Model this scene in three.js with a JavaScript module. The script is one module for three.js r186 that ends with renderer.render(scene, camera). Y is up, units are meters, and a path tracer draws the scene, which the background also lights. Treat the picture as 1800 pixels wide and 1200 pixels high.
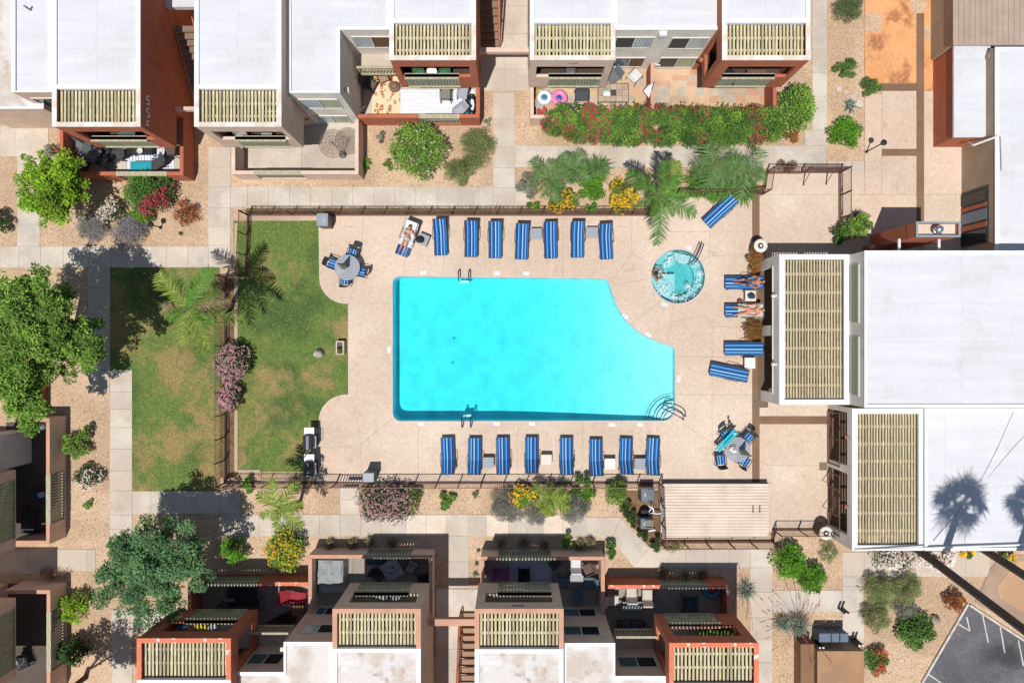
import * as THREE from 'three';
import { MarchingCubes } from 'three/addons/objects/MarchingCubes.js';
import { mergeGeometries } from 'three/addons/utils/BufferGeometryUtils.js';

// ───────── camera, sky, sun, exposure ─────────
const HC = 37.5, PXM = 32;                      // camera height; photo pixels per metre on the ground
const scene = new THREE.Scene();
const camera = new THREE.PerspectiveCamera(53.13, 1.5, 0.5, 2000);
camera.up.set(0, 0, -1); camera.position.set(0, HC, 0); camera.lookAt(0, 0, 0);
const SUN = new THREE.Vector3(-0.145, 1, 0.36).normalize();
{ // clear, slightly hazy midday sky
  const w = 512, h = 256, d = new Float32Array(w * h * 4);
  for (let y = 0; y < h; y++) for (let x = 0; x < w; x++) {
    const el = ((y + .5) / h - .5) * Math.PI, az = ((x + .5) / w - .5) * 2 * Math.PI, v = new THREE.Vector3(Math.cos(el) * Math.cos(az), Math.sin(el), Math.cos(el) * Math.sin(az));
    const s = Math.max(0, Math.sin(el)), t = Math.pow(s, .45), g = Math.pow(Math.max(0, v.dot(SUN)), 14) * .5, i = (y * w + x) * 4;
    d[i] = 1.08 - .64 * t + g; d[i + 1] = 1.14 - .48 * t + g; d[i + 2] = 1.28 - .12 * t + g; d[i + 3] = 1;
  }
  const t = new THREE.DataTexture(d, w, h, THREE.RGBAFormat, THREE.FloatType); t.mapping = THREE.EquirectangularReflectionMapping; t.magFilter = t.minFilter = THREE.LinearFilter; t.needsUpdate = true;
  scene.background = t; scene.environment = t;
}
scene.environmentIntensity = 0.26;
const sun = new THREE.DirectionalLight(0xfffaf6, 4.6);
sun.name = 'sun'; sun.position.copy(SUN).multiplyScalar(90); sun.target.position.set(0, 0, 0);
sun.castShadow = true; sun.shadow.mapSize.set(4096, 4096); sun.shadow.radius = 1;
Object.assign(sun.shadow.camera, { left: -45, right: 45, top: 35, bottom: -35, near: 1, far: 200 });
scene.add(sun, sun.target);
const renderer = new THREE.WebGLRenderer({ antialias: true });
renderer.setSize(1024, 682);
renderer.toneMapping = THREE.LinearToneMapping;
renderer.toneMappingExposure = 1.0;
renderer.shadowMap.enabled = true;

// ───────── helpers ─────────
let seed_ = 7;
function rnd() { seed_ = (seed_ + 0x6d2b79f5) | 0; let t = Math.imul(seed_ ^ (seed_ >>> 15), 1 | seed_); t = (t + Math.imul(t ^ (t >>> 7), 61 | t)) ^ t; return ((t ^ (t >>> 14)) >>> 0) / 4294967296; }
const reseed = (s) => { seed_ = (s * 7919 + 13) | 0; };
const rr = (a, b) => a + (b - a) * rnd();
const lerp = (a, b, t) => a + (b - a) * t, clamp = (x, a = 0, b = 1) => Math.min(b, Math.max(a, x));
const sstep = (a, b, x) => { const t = clamp((x - a) / (b - a)); return t * t * (3 - 2 * t); };
const wx = (px, h = 0) => (px - 900) / PXM * (1 - h / HC);
const wz = (py, h = 0) => (py - 600) / PXM * (1 - h / HC);
const V = (x, y, z) => new THREE.Vector3(x, y, z);
const at = (px, py, h = 0) => V(wx(px, h), h, wz(py, h));
const G2 = (pts, h = 0) => pts.map(([a, b]) => [wx(a, h), wz(b, h)]);

const used = new Map();
function numbered(name) { const n = used.get(name) || 0; used.set(name, n + 1); return n ? name + '_' + String(n).padStart(3, '0') : name; }
function tag(o, label, category, group) { o.userData.label = label; o.userData.category = category; if (group) o.userData.group = group; return o; }
function thing(name, label, category, pos = [0, 0, 0], turn = 0, group) {
  const o = new THREE.Group(); o.name = numbered(name); o.position.set(...pos); o.rotation.y = turn; scene.add(o);
  return tag(o, label, category, group);
}
function copyOf(root, pos, turn, label, group) {
  const c = root.clone(); c.name = numbered(root.name.replace(/_\d{3}$/, '')); c.position.set(...pos); c.rotation.y = turn; scene.add(c);
  c.userData = { ...root.userData }; if (label) c.userData.label = label; if (group) c.userData.group = group; return c;
}

class MB {
  constructor() { this.p = []; this.n = []; this.u = []; this.c = []; this.col = null; this.uvs = 1; }
  color(r, g, b) { this.col = [r, g, b]; return this; }
  vert(a, n, u, v) { this.p.push(a.x, a.y, a.z); this.n.push(n.x, n.y, n.z); this.u.push(u, v); if (this.col) this.c.push(...this.col); }
  uvOf(a, n) { const x = Math.abs(n.x), y = Math.abs(n.y), z = Math.abs(n.z); return y >= x && y >= z ? [a.x, -a.z] : x >= z ? [-a.z, a.y] : [a.x, a.y]; }
  tri(a, b, c, uv) {
    const n = V(0, 0, 0).crossVectors(V(b.x - a.x, b.y - a.y, b.z - a.z), V(c.x - a.x, c.y - a.y, c.z - a.z));
    const l = n.length(); if (l < 1e-12) return this; n.divideScalar(l);
    [a, b, c].forEach((q, i) => { const t = uv ? uv[i] : this.uvOf(q, n); this.vert(q, n, t[0], t[1]); }); return this;
  }
  quad(a, b, c, d, uv) { this.tri(a, b, c, uv && [uv[0], uv[1], uv[2]]); return this.tri(a, c, d, uv && [uv[0], uv[2], uv[3]]); }
  hexa(q) { // q: 8 points, 0-3 bottom (ccw seen from above), 4-7 top
    const [a, b, c, d, e, f, g, h] = q;
    this.quad(e, f, g, h); this.quad(d, c, b, a); this.quad(a, b, f, e); this.quad(b, c, g, f); this.quad(c, d, h, g); return this.quad(d, a, e, h);
  }
  box(x0, y0, z0, x1, y1, z1, bevel = 0) {
    if (x0 > x1) [x0, x1] = [x1, x0]; if (y0 > y1) [y0, y1] = [y1, y0]; if (z0 > z1) [z0, z1] = [z1, z0];
    const b = Math.min(bevel, (x1 - x0) / 3, (z1 - z0) / 3, (y1 - y0) / 2);
    if (b > 0) { // chamfered top edge
      this.box0(x0, y0, z0, x1, y1 - b, z1, true);
      const o = [V(x0, y1 - b, z1), V(x1, y1 - b, z1), V(x1, y1 - b, z0), V(x0, y1 - b, z0)], i = [V(x0 + b, y1, z1 - b), V(x1 - b, y1, z1 - b), V(x1 - b, y1, z0 + b), V(x0 + b, y1, z0 + b)];
      for (let k = 0; k < 4; k++) { const m = (k + 1) % 4; this.quad(o[k], o[m], i[m], i[k]); }
      return this.quad(i[0], i[1], i[2], i[3]);
    }
    return this.box0(x0, y0, z0, x1, y1, z1);
  }
  box0(x0, y0, z0, x1, y1, z1, open) {
    const q = [V(x0, y0, z1), V(x1, y0, z1), V(x1, y0, z0), V(x0, y0, z0), V(x0, y1, z1), V(x1, y1, z1), V(x1, y1, z0), V(x0, y1, z0)];
    if (!open) return this.hexa(q);
    const [a, b, c, d, e, f, g, h] = q; this.quad(d, c, b, a); this.quad(a, b, f, e); this.quad(b, c, g, f); this.quad(c, d, h, g); return this.quad(d, a, e, h);
  }
  bar(p, q, w, h = w, up = V(0, 1, 0)) { // rectangular bar between two points; w across, h along 'up'
    const d = V(0, 0, 0).subVectors(q, p).normalize(); let s = V(0, 0, 0).crossVectors(d, up);
    if (s.lengthSq() < 1e-6) s = V(0, 0, 0).crossVectors(d, V(1, 0, 0)); s.normalize();
    const u = V(0, 0, 0).crossVectors(s, d), P = (o, a, b) => V(o.x + s.x * a + u.x * b, o.y + s.y * a + u.y * b, o.z + s.z * a + u.z * b), a = w / 2, b = h / 2;
    return this.hexa([P(p, -a, -b), P(p, a, -b), P(q, a, -b), P(q, -a, -b), P(p, -a, b), P(p, a, b), P(q, a, b), P(q, -a, b)]);
  }
  geo(g, m) { // add any geometry
    let k = g.index ? g.toNonIndexed() : g.clone(); if (m) k.applyMatrix4(m);
    const P = k.attributes.position, N = k.attributes.normal, U = k.attributes.uv;
    for (let i = 0; i < P.count; i++) { this.p.push(P.getX(i), P.getY(i), P.getZ(i)); this.n.push(N.getX(i), N.getY(i), N.getZ(i)); this.u.push(U ? U.getX(i) : P.getX(i), U ? U.getY(i) : P.getZ(i)); if (this.col) this.c.push(...this.col); }
    return this;
  }
  tube(pts, r, seg = 6, closed = false) {
    const c = new THREE.CatmullRomCurve3(pts, closed, 'centripetal');
    return this.geo(new THREE.TubeGeometry(c, Math.max(2, (pts.length - 1) * 3), r, seg, closed));
  }
  pipe(pts, r, seg = 6) { for (let i = 0; i + 1 < pts.length; i++) this.cyl(pts[i], pts[i + 1], r, r, seg); return this; }
  cyl(p, q, r0, r1 = r0, seg = 8, caps = true) {
    const d = V(0, 0, 0).subVectors(q, p), l = d.length(); const g = new THREE.CylinderGeometry(r1, r0, l, seg, 1, !caps);
    const m = new THREE.Matrix4().compose(V((p.x + q.x) / 2, (p.y + q.y) / 2, (p.z + q.z) / 2), new THREE.Quaternion().setFromUnitVectors(V(0, 1, 0), d.normalize()), V(1, 1, 1));
    return this.geo(g, m);
  }
  lathe(prof, cx, cy, cz, seg = 20) { return this.geo(new THREE.LatheGeometry(prof.map(([r, y]) => new THREE.Vector2(r, y)), seg), new THREE.Matrix4().makeTranslation(cx, cy, cz)); }
  ball(cx, cy, cz, rx, ry = rx, rz = rx, seg = 10) { return this.geo(new THREE.SphereGeometry(1, seg, Math.max(5, seg * 0.7 | 0)), new THREE.Matrix4().compose(V(cx, cy, cz), new THREE.Quaternion(), V(rx, ry, rz))); }
  poly(pts, y0, y1, holes = []) { // prism: outline [[x,z]...], y0 bottom, y1 top
    const s = pts.map(([x, z]) => new THREE.Vector2(x, z)), hs = holes.map((h) => h.map(([x, z]) => new THREE.Vector2(x, z)));
    if (THREE.ShapeUtils.area(s) < 0) s.reverse(); hs.forEach((h) => { if (THREE.ShapeUtils.area(h) > 0) h.reverse(); });
    const all = [...s, ...hs.flat()];
    for (const f of THREE.ShapeUtils.triangulateShape(s, hs)) {
      const [a, b, c] = f.map((i) => all[i]);
      this.tri(V(c.x, y1, c.y), V(b.x, y1, b.y), V(a.x, y1, a.y));
      if (y0 < y1 - 1e-6) this.tri(V(a.x, y0, a.y), V(b.x, y0, b.y), V(c.x, y0, c.y));
    }
    if (y0 < y1 - 1e-6) for (const ring of [s, ...hs]) for (let i = 0; i < ring.length; i++) { const a = ring[i], b = ring[(i + 1) % ring.length]; this.quad(V(b.x, y0, b.y), V(a.x, y0, a.y), V(a.x, y1, a.y), V(b.x, y1, b.y)); }
    return this;
  }
  wall(axis, pos, t, a0, a1, y0, y1, holes = []) { // wall plane across 'axis' ('x' or 'z'); pos = outer coordinate, t signed thickness; holes [[a0,a1,y0,y1]]
    if (a0 > a1) [a0, a1] = [a1, a0];
    const ring = [[a0, y0], [a1, y0], [a1, y1], [a0, y1]];
    const hs = holes.map(([p, q, r, s]) => [[Math.min(p, q), r], [Math.max(p, q), r], [Math.max(p, q), s], [Math.min(p, q), s]]);
    const m = new MB(); m.poly(ring, 0, Math.abs(t), hs);   // x = along, z = height, y = depth
    const lo = Math.min(pos, pos + t);
    for (let i = 0; i < m.p.length; i += 9) {
      const T = []; for (let k = 0; k < 3; k++) { const A = m.p[i + 3 * k], D = m.p[i + 3 * k + 1], Y = m.p[i + 3 * k + 2]; T.push(axis === 'z' ? V(A, Y, lo + D) : V(lo + D, Y, A)); }
      if (axis === 'z') this.tri(T[0], T[2], T[1]); else this.tri(T[0], T[1], T[2]);
    }
    return this;
  }
  ring(x0, z0, x1, z1, t, y0, y1) { return this.poly([[x0, z0], [x1, z0], [x1, z1], [x0, z1]], y0, y1, [[[x0 + t, z0 + t], [x1 - t, z0 + t], [x1 - t, z1 - t], [x0 + t, z1 - t]]]); }
  geometry() {
    const g = new THREE.BufferGeometry();
    g.setAttribute('position', new THREE.Float32BufferAttribute(this.p, 3)); g.setAttribute('normal', new THREE.Float32BufferAttribute(this.n, 3)); g.setAttribute('uv', new THREE.Float32BufferAttribute(this.u, 2));
    if (this.c.length) g.setAttribute('color', new THREE.Float32BufferAttribute(this.c, 3)); return g;
  }
  mesh(name, mat, parent) { // geometry given in world coordinates, or local ones when 'parent' is a thing built at the origin
    const m = new THREE.Mesh(this.geometry(), mat); m.castShadow = m.receiveShadow = true; m.name = name;
    (parent || scene).add(m); return m;
  }
  build(name, mat, parent) { // top level when no parent
    if (!this.p.length) return null;
    const m = this.mesh(parent ? name : numbered(name), mat, parent); return m;
  }
}
// children of a thing carry world coordinates; settle() moves a thing's base to its own foot afterwards
function settle(o) {
  const b = new THREE.Box3(), t = new THREE.Box3(); o.updateMatrixWorld(true);
  o.traverse((m) => { if (m.isMesh) { m.geometry.computeBoundingBox(); b.union(t.copy(m.geometry.boundingBox)); } });
  const cx = (b.min.x + b.max.x) / 2, cz = (b.min.z + b.max.z) / 2, y = b.min.y; const seen = new Set();
  o.traverse((m) => { if (m.isMesh && !seen.has(m.geometry)) { seen.add(m.geometry); m.geometry.translate(-cx, -y, -cz); } });
  o.position.set(cx, y, cz); return o;
}
const struct = (m) => { m.userData.kind = 'structure'; return m; };
const stuff = (m) => { m.userData.kind = 'stuff'; return m; };

// ───────── noise and textures ─────────
function lattice(n, seed) { let s = seed * 9973 + 17 | 0; const a = new Float32Array(n * n); for (let i = 0; i < a.length; i++) { s = (Math.imul(s, 1664525) + 1013904223) | 0; a[i] = ((s >>> 8) & 0xffff) / 65535; } return a; }
const fcache = new Map();
function field(size, freq, oct, seed, gain = 0.5) { // tileable fractal value noise, mean .5
  const key = [size, freq, oct, seed, gain].join(); if (fcache.has(key)) return fcache.get(key);
  const out = new Float32Array(size * size); let amp = 1, tot = 0, f = freq;
  for (let o = 0; o < oct && f <= size; o++, f *= 2, amp *= gain) {
    tot += amp; const L = lattice(f, seed + o * 31), k = f / size, X = new Int32Array(size), X1 = new Int32Array(size), T = new Float32Array(size);
    for (let x = 0; x < size; x++) { const q = x * k, i = Math.floor(q), t = q - i; X[x] = i % f; X1[x] = (i + 1) % f; T[x] = t * t * (3 - 2 * t); }
    for (let y = 0; y < size; y++) { const r0 = X[y] * f, r1 = X1[y] * f, ty = T[y]; for (let x = 0; x < size; x++) { const a = L[r0 + X[x]], b = L[r0 + X1[x]], c = L[r1 + X[x]], d = L[r1 + X1[x]], t = T[x]; const u = a + (b - a) * t; out[y * size + x] += amp * (u + (c + (d - c) * t - u) * ty); } }
  }
  for (let i = 0; i < out.length; i++) out[i] /= tot; fcache.set(key, out); return out;
}
function tex(size, fn, metres = 1, srgb = true, sizeY = size) { // fn(i, x, y) -> [r,g,b] in 0..255 (srgb)
  const d = new Uint8Array(size * sizeY * 4);
  for (let y = 0, i = 0; y < sizeY; y++) for (let x = 0; x < size; x++, i++) { const c = fn(i, x, y); if (c.length) { d[i * 4] = clamp(c[0], 0, 255); d[i * 4 + 1] = clamp(c[1], 0, 255); d[i * 4 + 2] = clamp(c[2], 0, 255); } d[i * 4 + 3] = 255; }
  const t = new THREE.DataTexture(d, size, sizeY, THREE.RGBAFormat); t.wrapS = t.wrapT = THREE.RepeatWrapping; t.magFilter = THREE.LinearFilter; t.minFilter = THREE.LinearMipmapLinearFilter; t.generateMipmaps = true;
  t.colorSpace = srgb ? THREE.SRGBColorSpace : THREE.NoColorSpace; if (Array.isArray(metres)) t.repeat.set(1 / metres[0], 1 / metres[1]); else t.repeat.set(1 / metres, 1 / metres); t.needsUpdate = true; return t;
}
function canvasTex(w, h, draw, repeat) { const c = document.createElement('canvas'); c.width = w; c.height = h; draw(c.getContext('2d'), w, h); const t = new THREE.CanvasTexture(c); t.colorSpace = THREE.SRGBColorSpace; t.wrapS = t.wrapT = THREE.RepeatWrapping; if (repeat) t.repeat.set(...repeat); return t; }
const mixc = (a, b, t) => [lerp(a[0], b[0], t), lerp(a[1], b[1], t), lerp(a[2], b[2], t)];
function M(color, rough = 0.85, o = {}) { const m = new THREE.MeshStandardMaterial({ roughness: rough, side: THREE.DoubleSide, ...o }); if (Array.isArray(color)) m.color.setRGB(...color); else m.color.set(color); return m; }
// ───────── shared noise fields and materials ─────────
const N = 1024;
const fA = field(N, 4, 6, 11), fB = field(N, 8, 7, 23), fC = field(N, 32, 5, 37), fD = field(N, 128, 4, 51, 0.7), fE = field(N, 3, 5, 77), fS = field(N, 256, 2, 91, 0.8);
const sh = (f, x, y, dx, dy) => f[((y + dy) & (N - 1)) * N + ((x + dx) & (N - 1))];

const texGravel = tex(N, (i, x, y) => {
  const g = fS[i], h = sh(fS, x, y, 300, 111), m = fA[i]; let c = mixc([203, 168, 130], [226, 190, 150], sstep(.35, .65, m));
  c = mixc(c, [244, 224, 192], sstep(.6, .86, g)); c = mixc(c, [142, 112, 84], sstep(.58, .86, h)); c = mixc(c, [192, 146, 108], sstep(.56, .74, sh(fD, x, y, 77, 400)) * .5); c = mixc(c, [140, 108, 80], sstep(.6, .76, sh(fD, x, y, 500, 13)) * .5);
  return c;
}, 9);
const bumpGravel = tex(N, (i) => { const v = fS[i] * 255; return [v, v, v]; }, 9, false);
const texDeck = tex(N, (i, x, y) => {
  let c = mixc([206, 180, 153], [226, 202, 175], sstep(.3, .7, fE[i])); c = mixc(c, [192, 164, 138], sstep(.56, .8, sh(fA, x, y, 400, 90)) * .5); c = mixc(c, [228, 190, 162], sstep(.6, .8, sh(fB, x, y, 50, 640)) * .25);
  c = mixc(c, [172, 148, 126], sstep(.68, .88, sh(fC, x, y, 700, 20)) * .3); const g = (fD[i] - .5) * 26 + (fS[i] - .5) * 20; return [c[0] + g, c[1] + g, c[2] + g];
}, 15);
const texConcrete = tex(N, (i, x, y) => {
  let c = mixc([188, 172, 152], [205, 191, 172], sstep(.3, .7, fA[i])); c = mixc(c, [158, 150, 144], sstep(.58, .78, sh(fB, x, y, 200, 500)) * .28); c = mixc(c, [170, 140, 112], sstep(.66, .85, sh(fA, x, y, 600, 300)) * .4);
  const g = (fD[i] - .5) * 26 + (fS[i] - .5) * 16; return [c[0] + g, c[1] + g, c[2] + g];
}, 7);
const texGrass = tex(N, (i, x, y) => {
  const dry = sstep(.43, .66, fB[i] * .55 + fE[i] * .45 + (fC[i] - .5) * .25), fr = fS[i], g = fD[i]; let c = mixc([86, 112, 46], [112, 138, 62], g);
  c = mixc(c, [58, 88, 40], sstep(.52, .8, sh(fB, x, y, 300, 300)) * .6); c = mixc(c, [170, 140, 92], dry * .72); const k = (fr - .5) * 60; return [c[0] + k, c[1] + k, c[2] + k * .6];
}, [13.5, 15]);
const bumpGrass = tex(N, (i) => { const v = (fS[i] * .7 + fD[i] * .3) * 255; return [v, v, v]; }, 5, false);
const texStucco = tex(512, (i, x, y) => { const j = y * N + x, v = 232 + (sh(fB, x * 2, y * 2, 0, 0) - .5) * 34 + (fS[j] - .5) * 20 + (sh(fD, x, y, 50, 60) - .5) * 16; return [v, v, v]; }, 4);
const bumpStucco = tex(512, (i, x, y) => { const v = (fS[y * N + x] * .6 + sh(fD, x, y, 9, 9) * .4) * 255; return [v, v, v]; }, 1.6, false);
const texRoof = tex(N, (i, x, y) => {
  let c = [232, 232, 232]; c = mixc(c, [226, 227, 230], sstep(.45, .75, fA[i]) * .6); c = mixc(c, [218, 214, 208], sstep(.58, .8, sh(fB, x, y, 333, 100)) * .4);
  const seam = (y % 170 < 2 || x % 340 < 2) ? 10 : 0, w = (sh(fC, x >> 3, y, 0, 0) - .5) * 16 + (fD[i] - .5) * 10; return [c[0] + w - seam, c[1] + w - seam, c[2] + w - seam];
}, 11);
const texRoofDirty = tex(N, (i, x, y) => {
  let c = [226, 221, 213]; c = mixc(c, [200, 184, 166], sstep(.45, .75, fB[i]) * .7); c = mixc(c, [168, 144, 122], sstep(.6, .85, sh(fB, x, y, 500, 700) * .6 + sh(fC, x, y, 90, 50) * .4) * .9);
  c = mixc(c, [244, 243, 240], sstep(.55, .7, sh(fA, x, y, 120, 800)) * .7); const w = (fD[i] - .5) * 22; return [c[0] + w, c[1] + w, c[2] + w];
}, 8);
const bumpRoof = tex(N, (i, x, y) => { const v = (fA[i] * .5 + fC[i] * .35 + fD[i] * .15) * 255; return [v, v, v]; }, 7, false);
const texWood = tex(256, (i, x, y) => { const v = 205 + (sh(fC, x * 4, y >> 2, 0, 0) - .5) * 90 + (fS[y * N + x] - .5) * 30; return [v, v, v]; }, 0.9);
const texAsphalt = tex(N, (i, x, y) => { let v = 92 + (fB[i] - .5) * 60 + (fS[i] - .5) * 34; v = lerp(v, 46, sstep(.6, .82, sh(fA, x, y, 222, 444)) * .7); const crack = 0; return [v + crack + 2, v + crack + 2, v + crack + 5]; }, 12);
const texSoil = tex(512, (i, x, y) => { const j = y * N + x; let c = mixc([120, 92, 70], [150, 120, 86], fB[j]); c = mixc(c, [96, 84, 40], sstep(.52, .75, fC[j]) * .7); const k = (fS[j] - .5) * 70; return [c[0] + k, c[1] + k, c[2] + k]; }, 4);
const texAcid = tex(N, (i, x, y) => { // stained concrete, marbled orange
  const w = Math.abs(sh(fA, x, y, 0, 0) - .5) * 2, v = Math.abs(sh(fB, x, y, 111, 40) - .5) * 2; let c = mixc([216, 148, 88], [232, 178, 118], fB[i]); c = mixc(c, [158, 98, 62], sstep(.46, .7, sh(fB, x, y, 40, 333)) * sstep(.36, .55, fE[i]) * .75); c = mixc(c, [230, 186, 132], sstep(.55, .75, sh(fC, x, y, 333, 40)) * .5); c = mixc(c, [178, 128, 104], sstep(.56, .72, sh(fE, x, y, 300, 60)) * .6); const g = (fD[i] - .5) * 22; return [c[0] + g, c[1] + g, c[2] + g];
}, [4.6, 5.4]);
const rip = (a, b, c) => tex(N, (i, x, y) => { const v = (fB[i] * a + fC[i] * b + fD[i] * c) * 255; return [v, v, v]; }, 6, false);
const bumpWater = rip(.0, .6, .4);
const STR = [[16, 66, 128], [12, 46, 104], [84, 152, 204], [18, 92, 154], [14, 76, 136], [10, 40, 96], [146, 190, 224], [20, 96, 160], [12, 46, 104], [104, 168, 212], [16, 66, 128], [24, 104, 168]];
const texStripe = tex(256, (i, x, y) => { const q = x / 256 * STR.length, a = Math.floor(q), f = q - a, w = (fS[y * N + x] - .5) * 26; const c = STR[a], d = STR[(a + 1) % STR.length]; const r = mixc(c, d, sstep(.88, 1, f)); return [r[0] + w, r[1] + w, r[2] + w]; }, 0.62);

const texPeel = tex(512, (i, x, y) => { const j = y * N + x; let c = [208, 116, 84]; c = mixc(c, [236, 226, 214], sstep(.6, .66, sh(fB, x * 2, y * 2, 200, 99) * .6 + sh(fC, x, y, 20, 20) * .4)); const k = (fD[j] - .5) * 30; return [c[0] + k, c[1] + k, c[2] + k]; }, 2.2); const texCap = texRoofDirty.clone(); texCap.repeat.set(1 / 2.6, 1 / 2.6); const stucco = (c, o = {}) => M(c, .92, { map: texStucco, bumpMap: bumpStucco, bumpScale: .012, ...o });
const mats = {
  gravel: M([.80,.85,.93], .97, { map: texGravel, bumpMap: bumpGravel, bumpScale: .03 }),
  deck: M([.87,.92,1.0], .93, { map: texDeck, bumpMap: bumpStucco, bumpScale: .006 }),
  grass: M([1,.92,1.02], .98, { map: texGrass, bumpMap: bumpGrass, bumpScale: .05 }),
  soil: M([.75, .75, .75], 1, { map: texSoil, bumpMap: bumpGravel, bumpScale: .04 }),
  terra: stucco([.51,.16,.08]), terraDark: stucco([.36,.10,.05]), beige: stucco([.78,.59,.465]), cream: stucco([.84,.81,.74]), peach: stucco([.62, .36, .25]), tan: stucco([.47, .36, .255]),
  capWhite: M([.96,.95,.93], .8, { map: texCap, bumpMap: bumpStucco, bumpScale: .006 }), capPeach: stucco([.66, .36, .24]), capTerra: M([1,1,1], .85, { map: texPeel }),
  roof: M([.73,.74,.76], .75, { map: texRoof, bumpMap: bumpRoof, bumpScale: .05 }), roofDirty: M([.80,.80,.82], .85, { map: texRoofDirty, bumpMap: bumpRoof, bumpScale: .04 }),
  roofTan: M([.76,.62,.49], .6, { map: texStucco }), metalTan: M([.45, .35, .27], .6, { map: texStucco }),
  slat: [0, 1, 2, 3].map((k) => M([[.84,.74,.42],[.78,.70,.42],[.88,.80,.52],[.60,.52,.32]][k], .8, { map: texWood })), slatWarm: [0, 1, 2, 3].map((k) => M([[.80,.67,.40],[.74,.63,.40],[.84,.73,.46],[.60,.49,.31]][k], .8, { map: texWood })),
  rail: M([.50,.53,.37], .8, { map: texWood }), railTop: M([.62, .57, .38], .8, { map: texWood }),
  fence: M([.13, .065, .05], .6, {}), metalDark: M([.02, .02, .024], .5, { metalness: .3 }), metalGrey: M([.30, .34, .38], .55, { metalness: .05, map: texStucco }), black: M([.012, .012, .014], .6), darkInt: M([.09, .08, .07], .9), steel: M([.6, .62, .65], .25, { metalness: .9 }),
  frameDark: M([.05, .045, .04], .5), white: M([.8, .8, .8], .6), whiteTrim: M([.74, .76, .78], .55), bone: M([.62, .58, .5], .7), wicker: M([.10, .095, .09], .8, { map: texWood }), wood: M([.2, .12, .07], .7, { map: texWood }),
  stripe: M([1, 1, 1], .9, { map: texStripe, bumpMap: bumpStucco, bumpScale: .003 }), band: M([.36, .25, .19], .9, { map: texConcrete }), acid: M([.86,.84,.88], .7, { map: texAcid }),
  asphalt: M([1, 1, 1], .95, { map: texAsphalt, bumpMap: bumpGravel, bumpScale: .01 }), paint: M([.72,.72,.71], .8, { map: texCap }), curtain: M([.7, .72, .74], .95), door: M([.25, .13, .08], .7, { map: texWood }),
  glass: new THREE.MeshPhysicalMaterial({ color: 0x9fb0b8, roughness: .04, transmission: .85, thickness: 0, ior: 1.5, side: THREE.DoubleSide }), glassDark: M([.015, .02, .024], .05, {}), screen: M([.06, .06, .06], .7),
};
mats.slabs = [[.95,1,1.05],[.92,.97,1.03],[.98,1.02,1.05],[.90,.94,.98]].map((c) => M(c, .93, { map: texConcrete, bumpMap: bumpStucco, bumpScale: .005 }));
mats.slabWhite = M([1.22, 1.24, 1.26], .93, { map: texConcrete, bumpMap: bumpStucco, bumpScale: .005 });
mats.plaza = [[.86,.90,.97],[.84,.88,.95],[.88,.91,.97]].map((c) => M(c, .9, { map: texDeck, bumpMap: bumpStucco, bumpScale: .004 }));

// ───────── pool outlines ─────────
function outline(steps) { return steps.flat().map(([a, b]) => [wx(a), wz(b)]); }
const arcPx = (cx, cy, r, a0, a1, n, ry = r) => Array.from({ length: n + 1 }, (_, i) => { const a = (a0 + (a1 - a0) * i / n) * Math.PI / 180; return [cx + r * Math.cos(a), cy + ry * Math.sin(a)]; });
const bez = (p0, p1, p2, p3, n) => Array.from({ length: n + 1 }, (_, i) => { const t = i / n, u = 1 - t; return [0, 1].map((k) => u * u * u * p0[k] + 3 * u * u * t * p1[k] + 3 * u * t * t * p2[k] + t * t * t * p3[k]); });
const poolPts = outline([arcPx(703, 498.5, 12.5, 180, 270, 5), [[880, 488]], bez([1052, 490], [1066, 490], [1069, 493], [1072, 502], 6), bez([1073, 506], [1088, 565], [1122, 592], [1175, 607], 14), bez([1177, 607.5], [1184, 609], [1186, 611], [1186, 618], 5), [[1186, 700]], bez([1186, 714], [1186, 730], [1178, 738.5], [1164, 739], 7), [[900, 739.5]], bez([706, 739.5], [697, 739], [691, 735], [690.5, 724], 6)]);
const spaPts = arcPx(1192, 486, 47, 0, 354, 59).map(([a, b]) => [wx(a), wz(b)]);
function offset(pts, d) { const n = pts.length; return pts.map((p, i) => { const a = pts[(i + n - 1) % n], b = pts[(i + 1) % n], tx = b[0] - a[0], tz = b[1] - a[1], l = Math.hypot(tx, tz) || 1; return [p[0] + tz / l * d, p[1] - tx / l * d]; }); }

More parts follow.
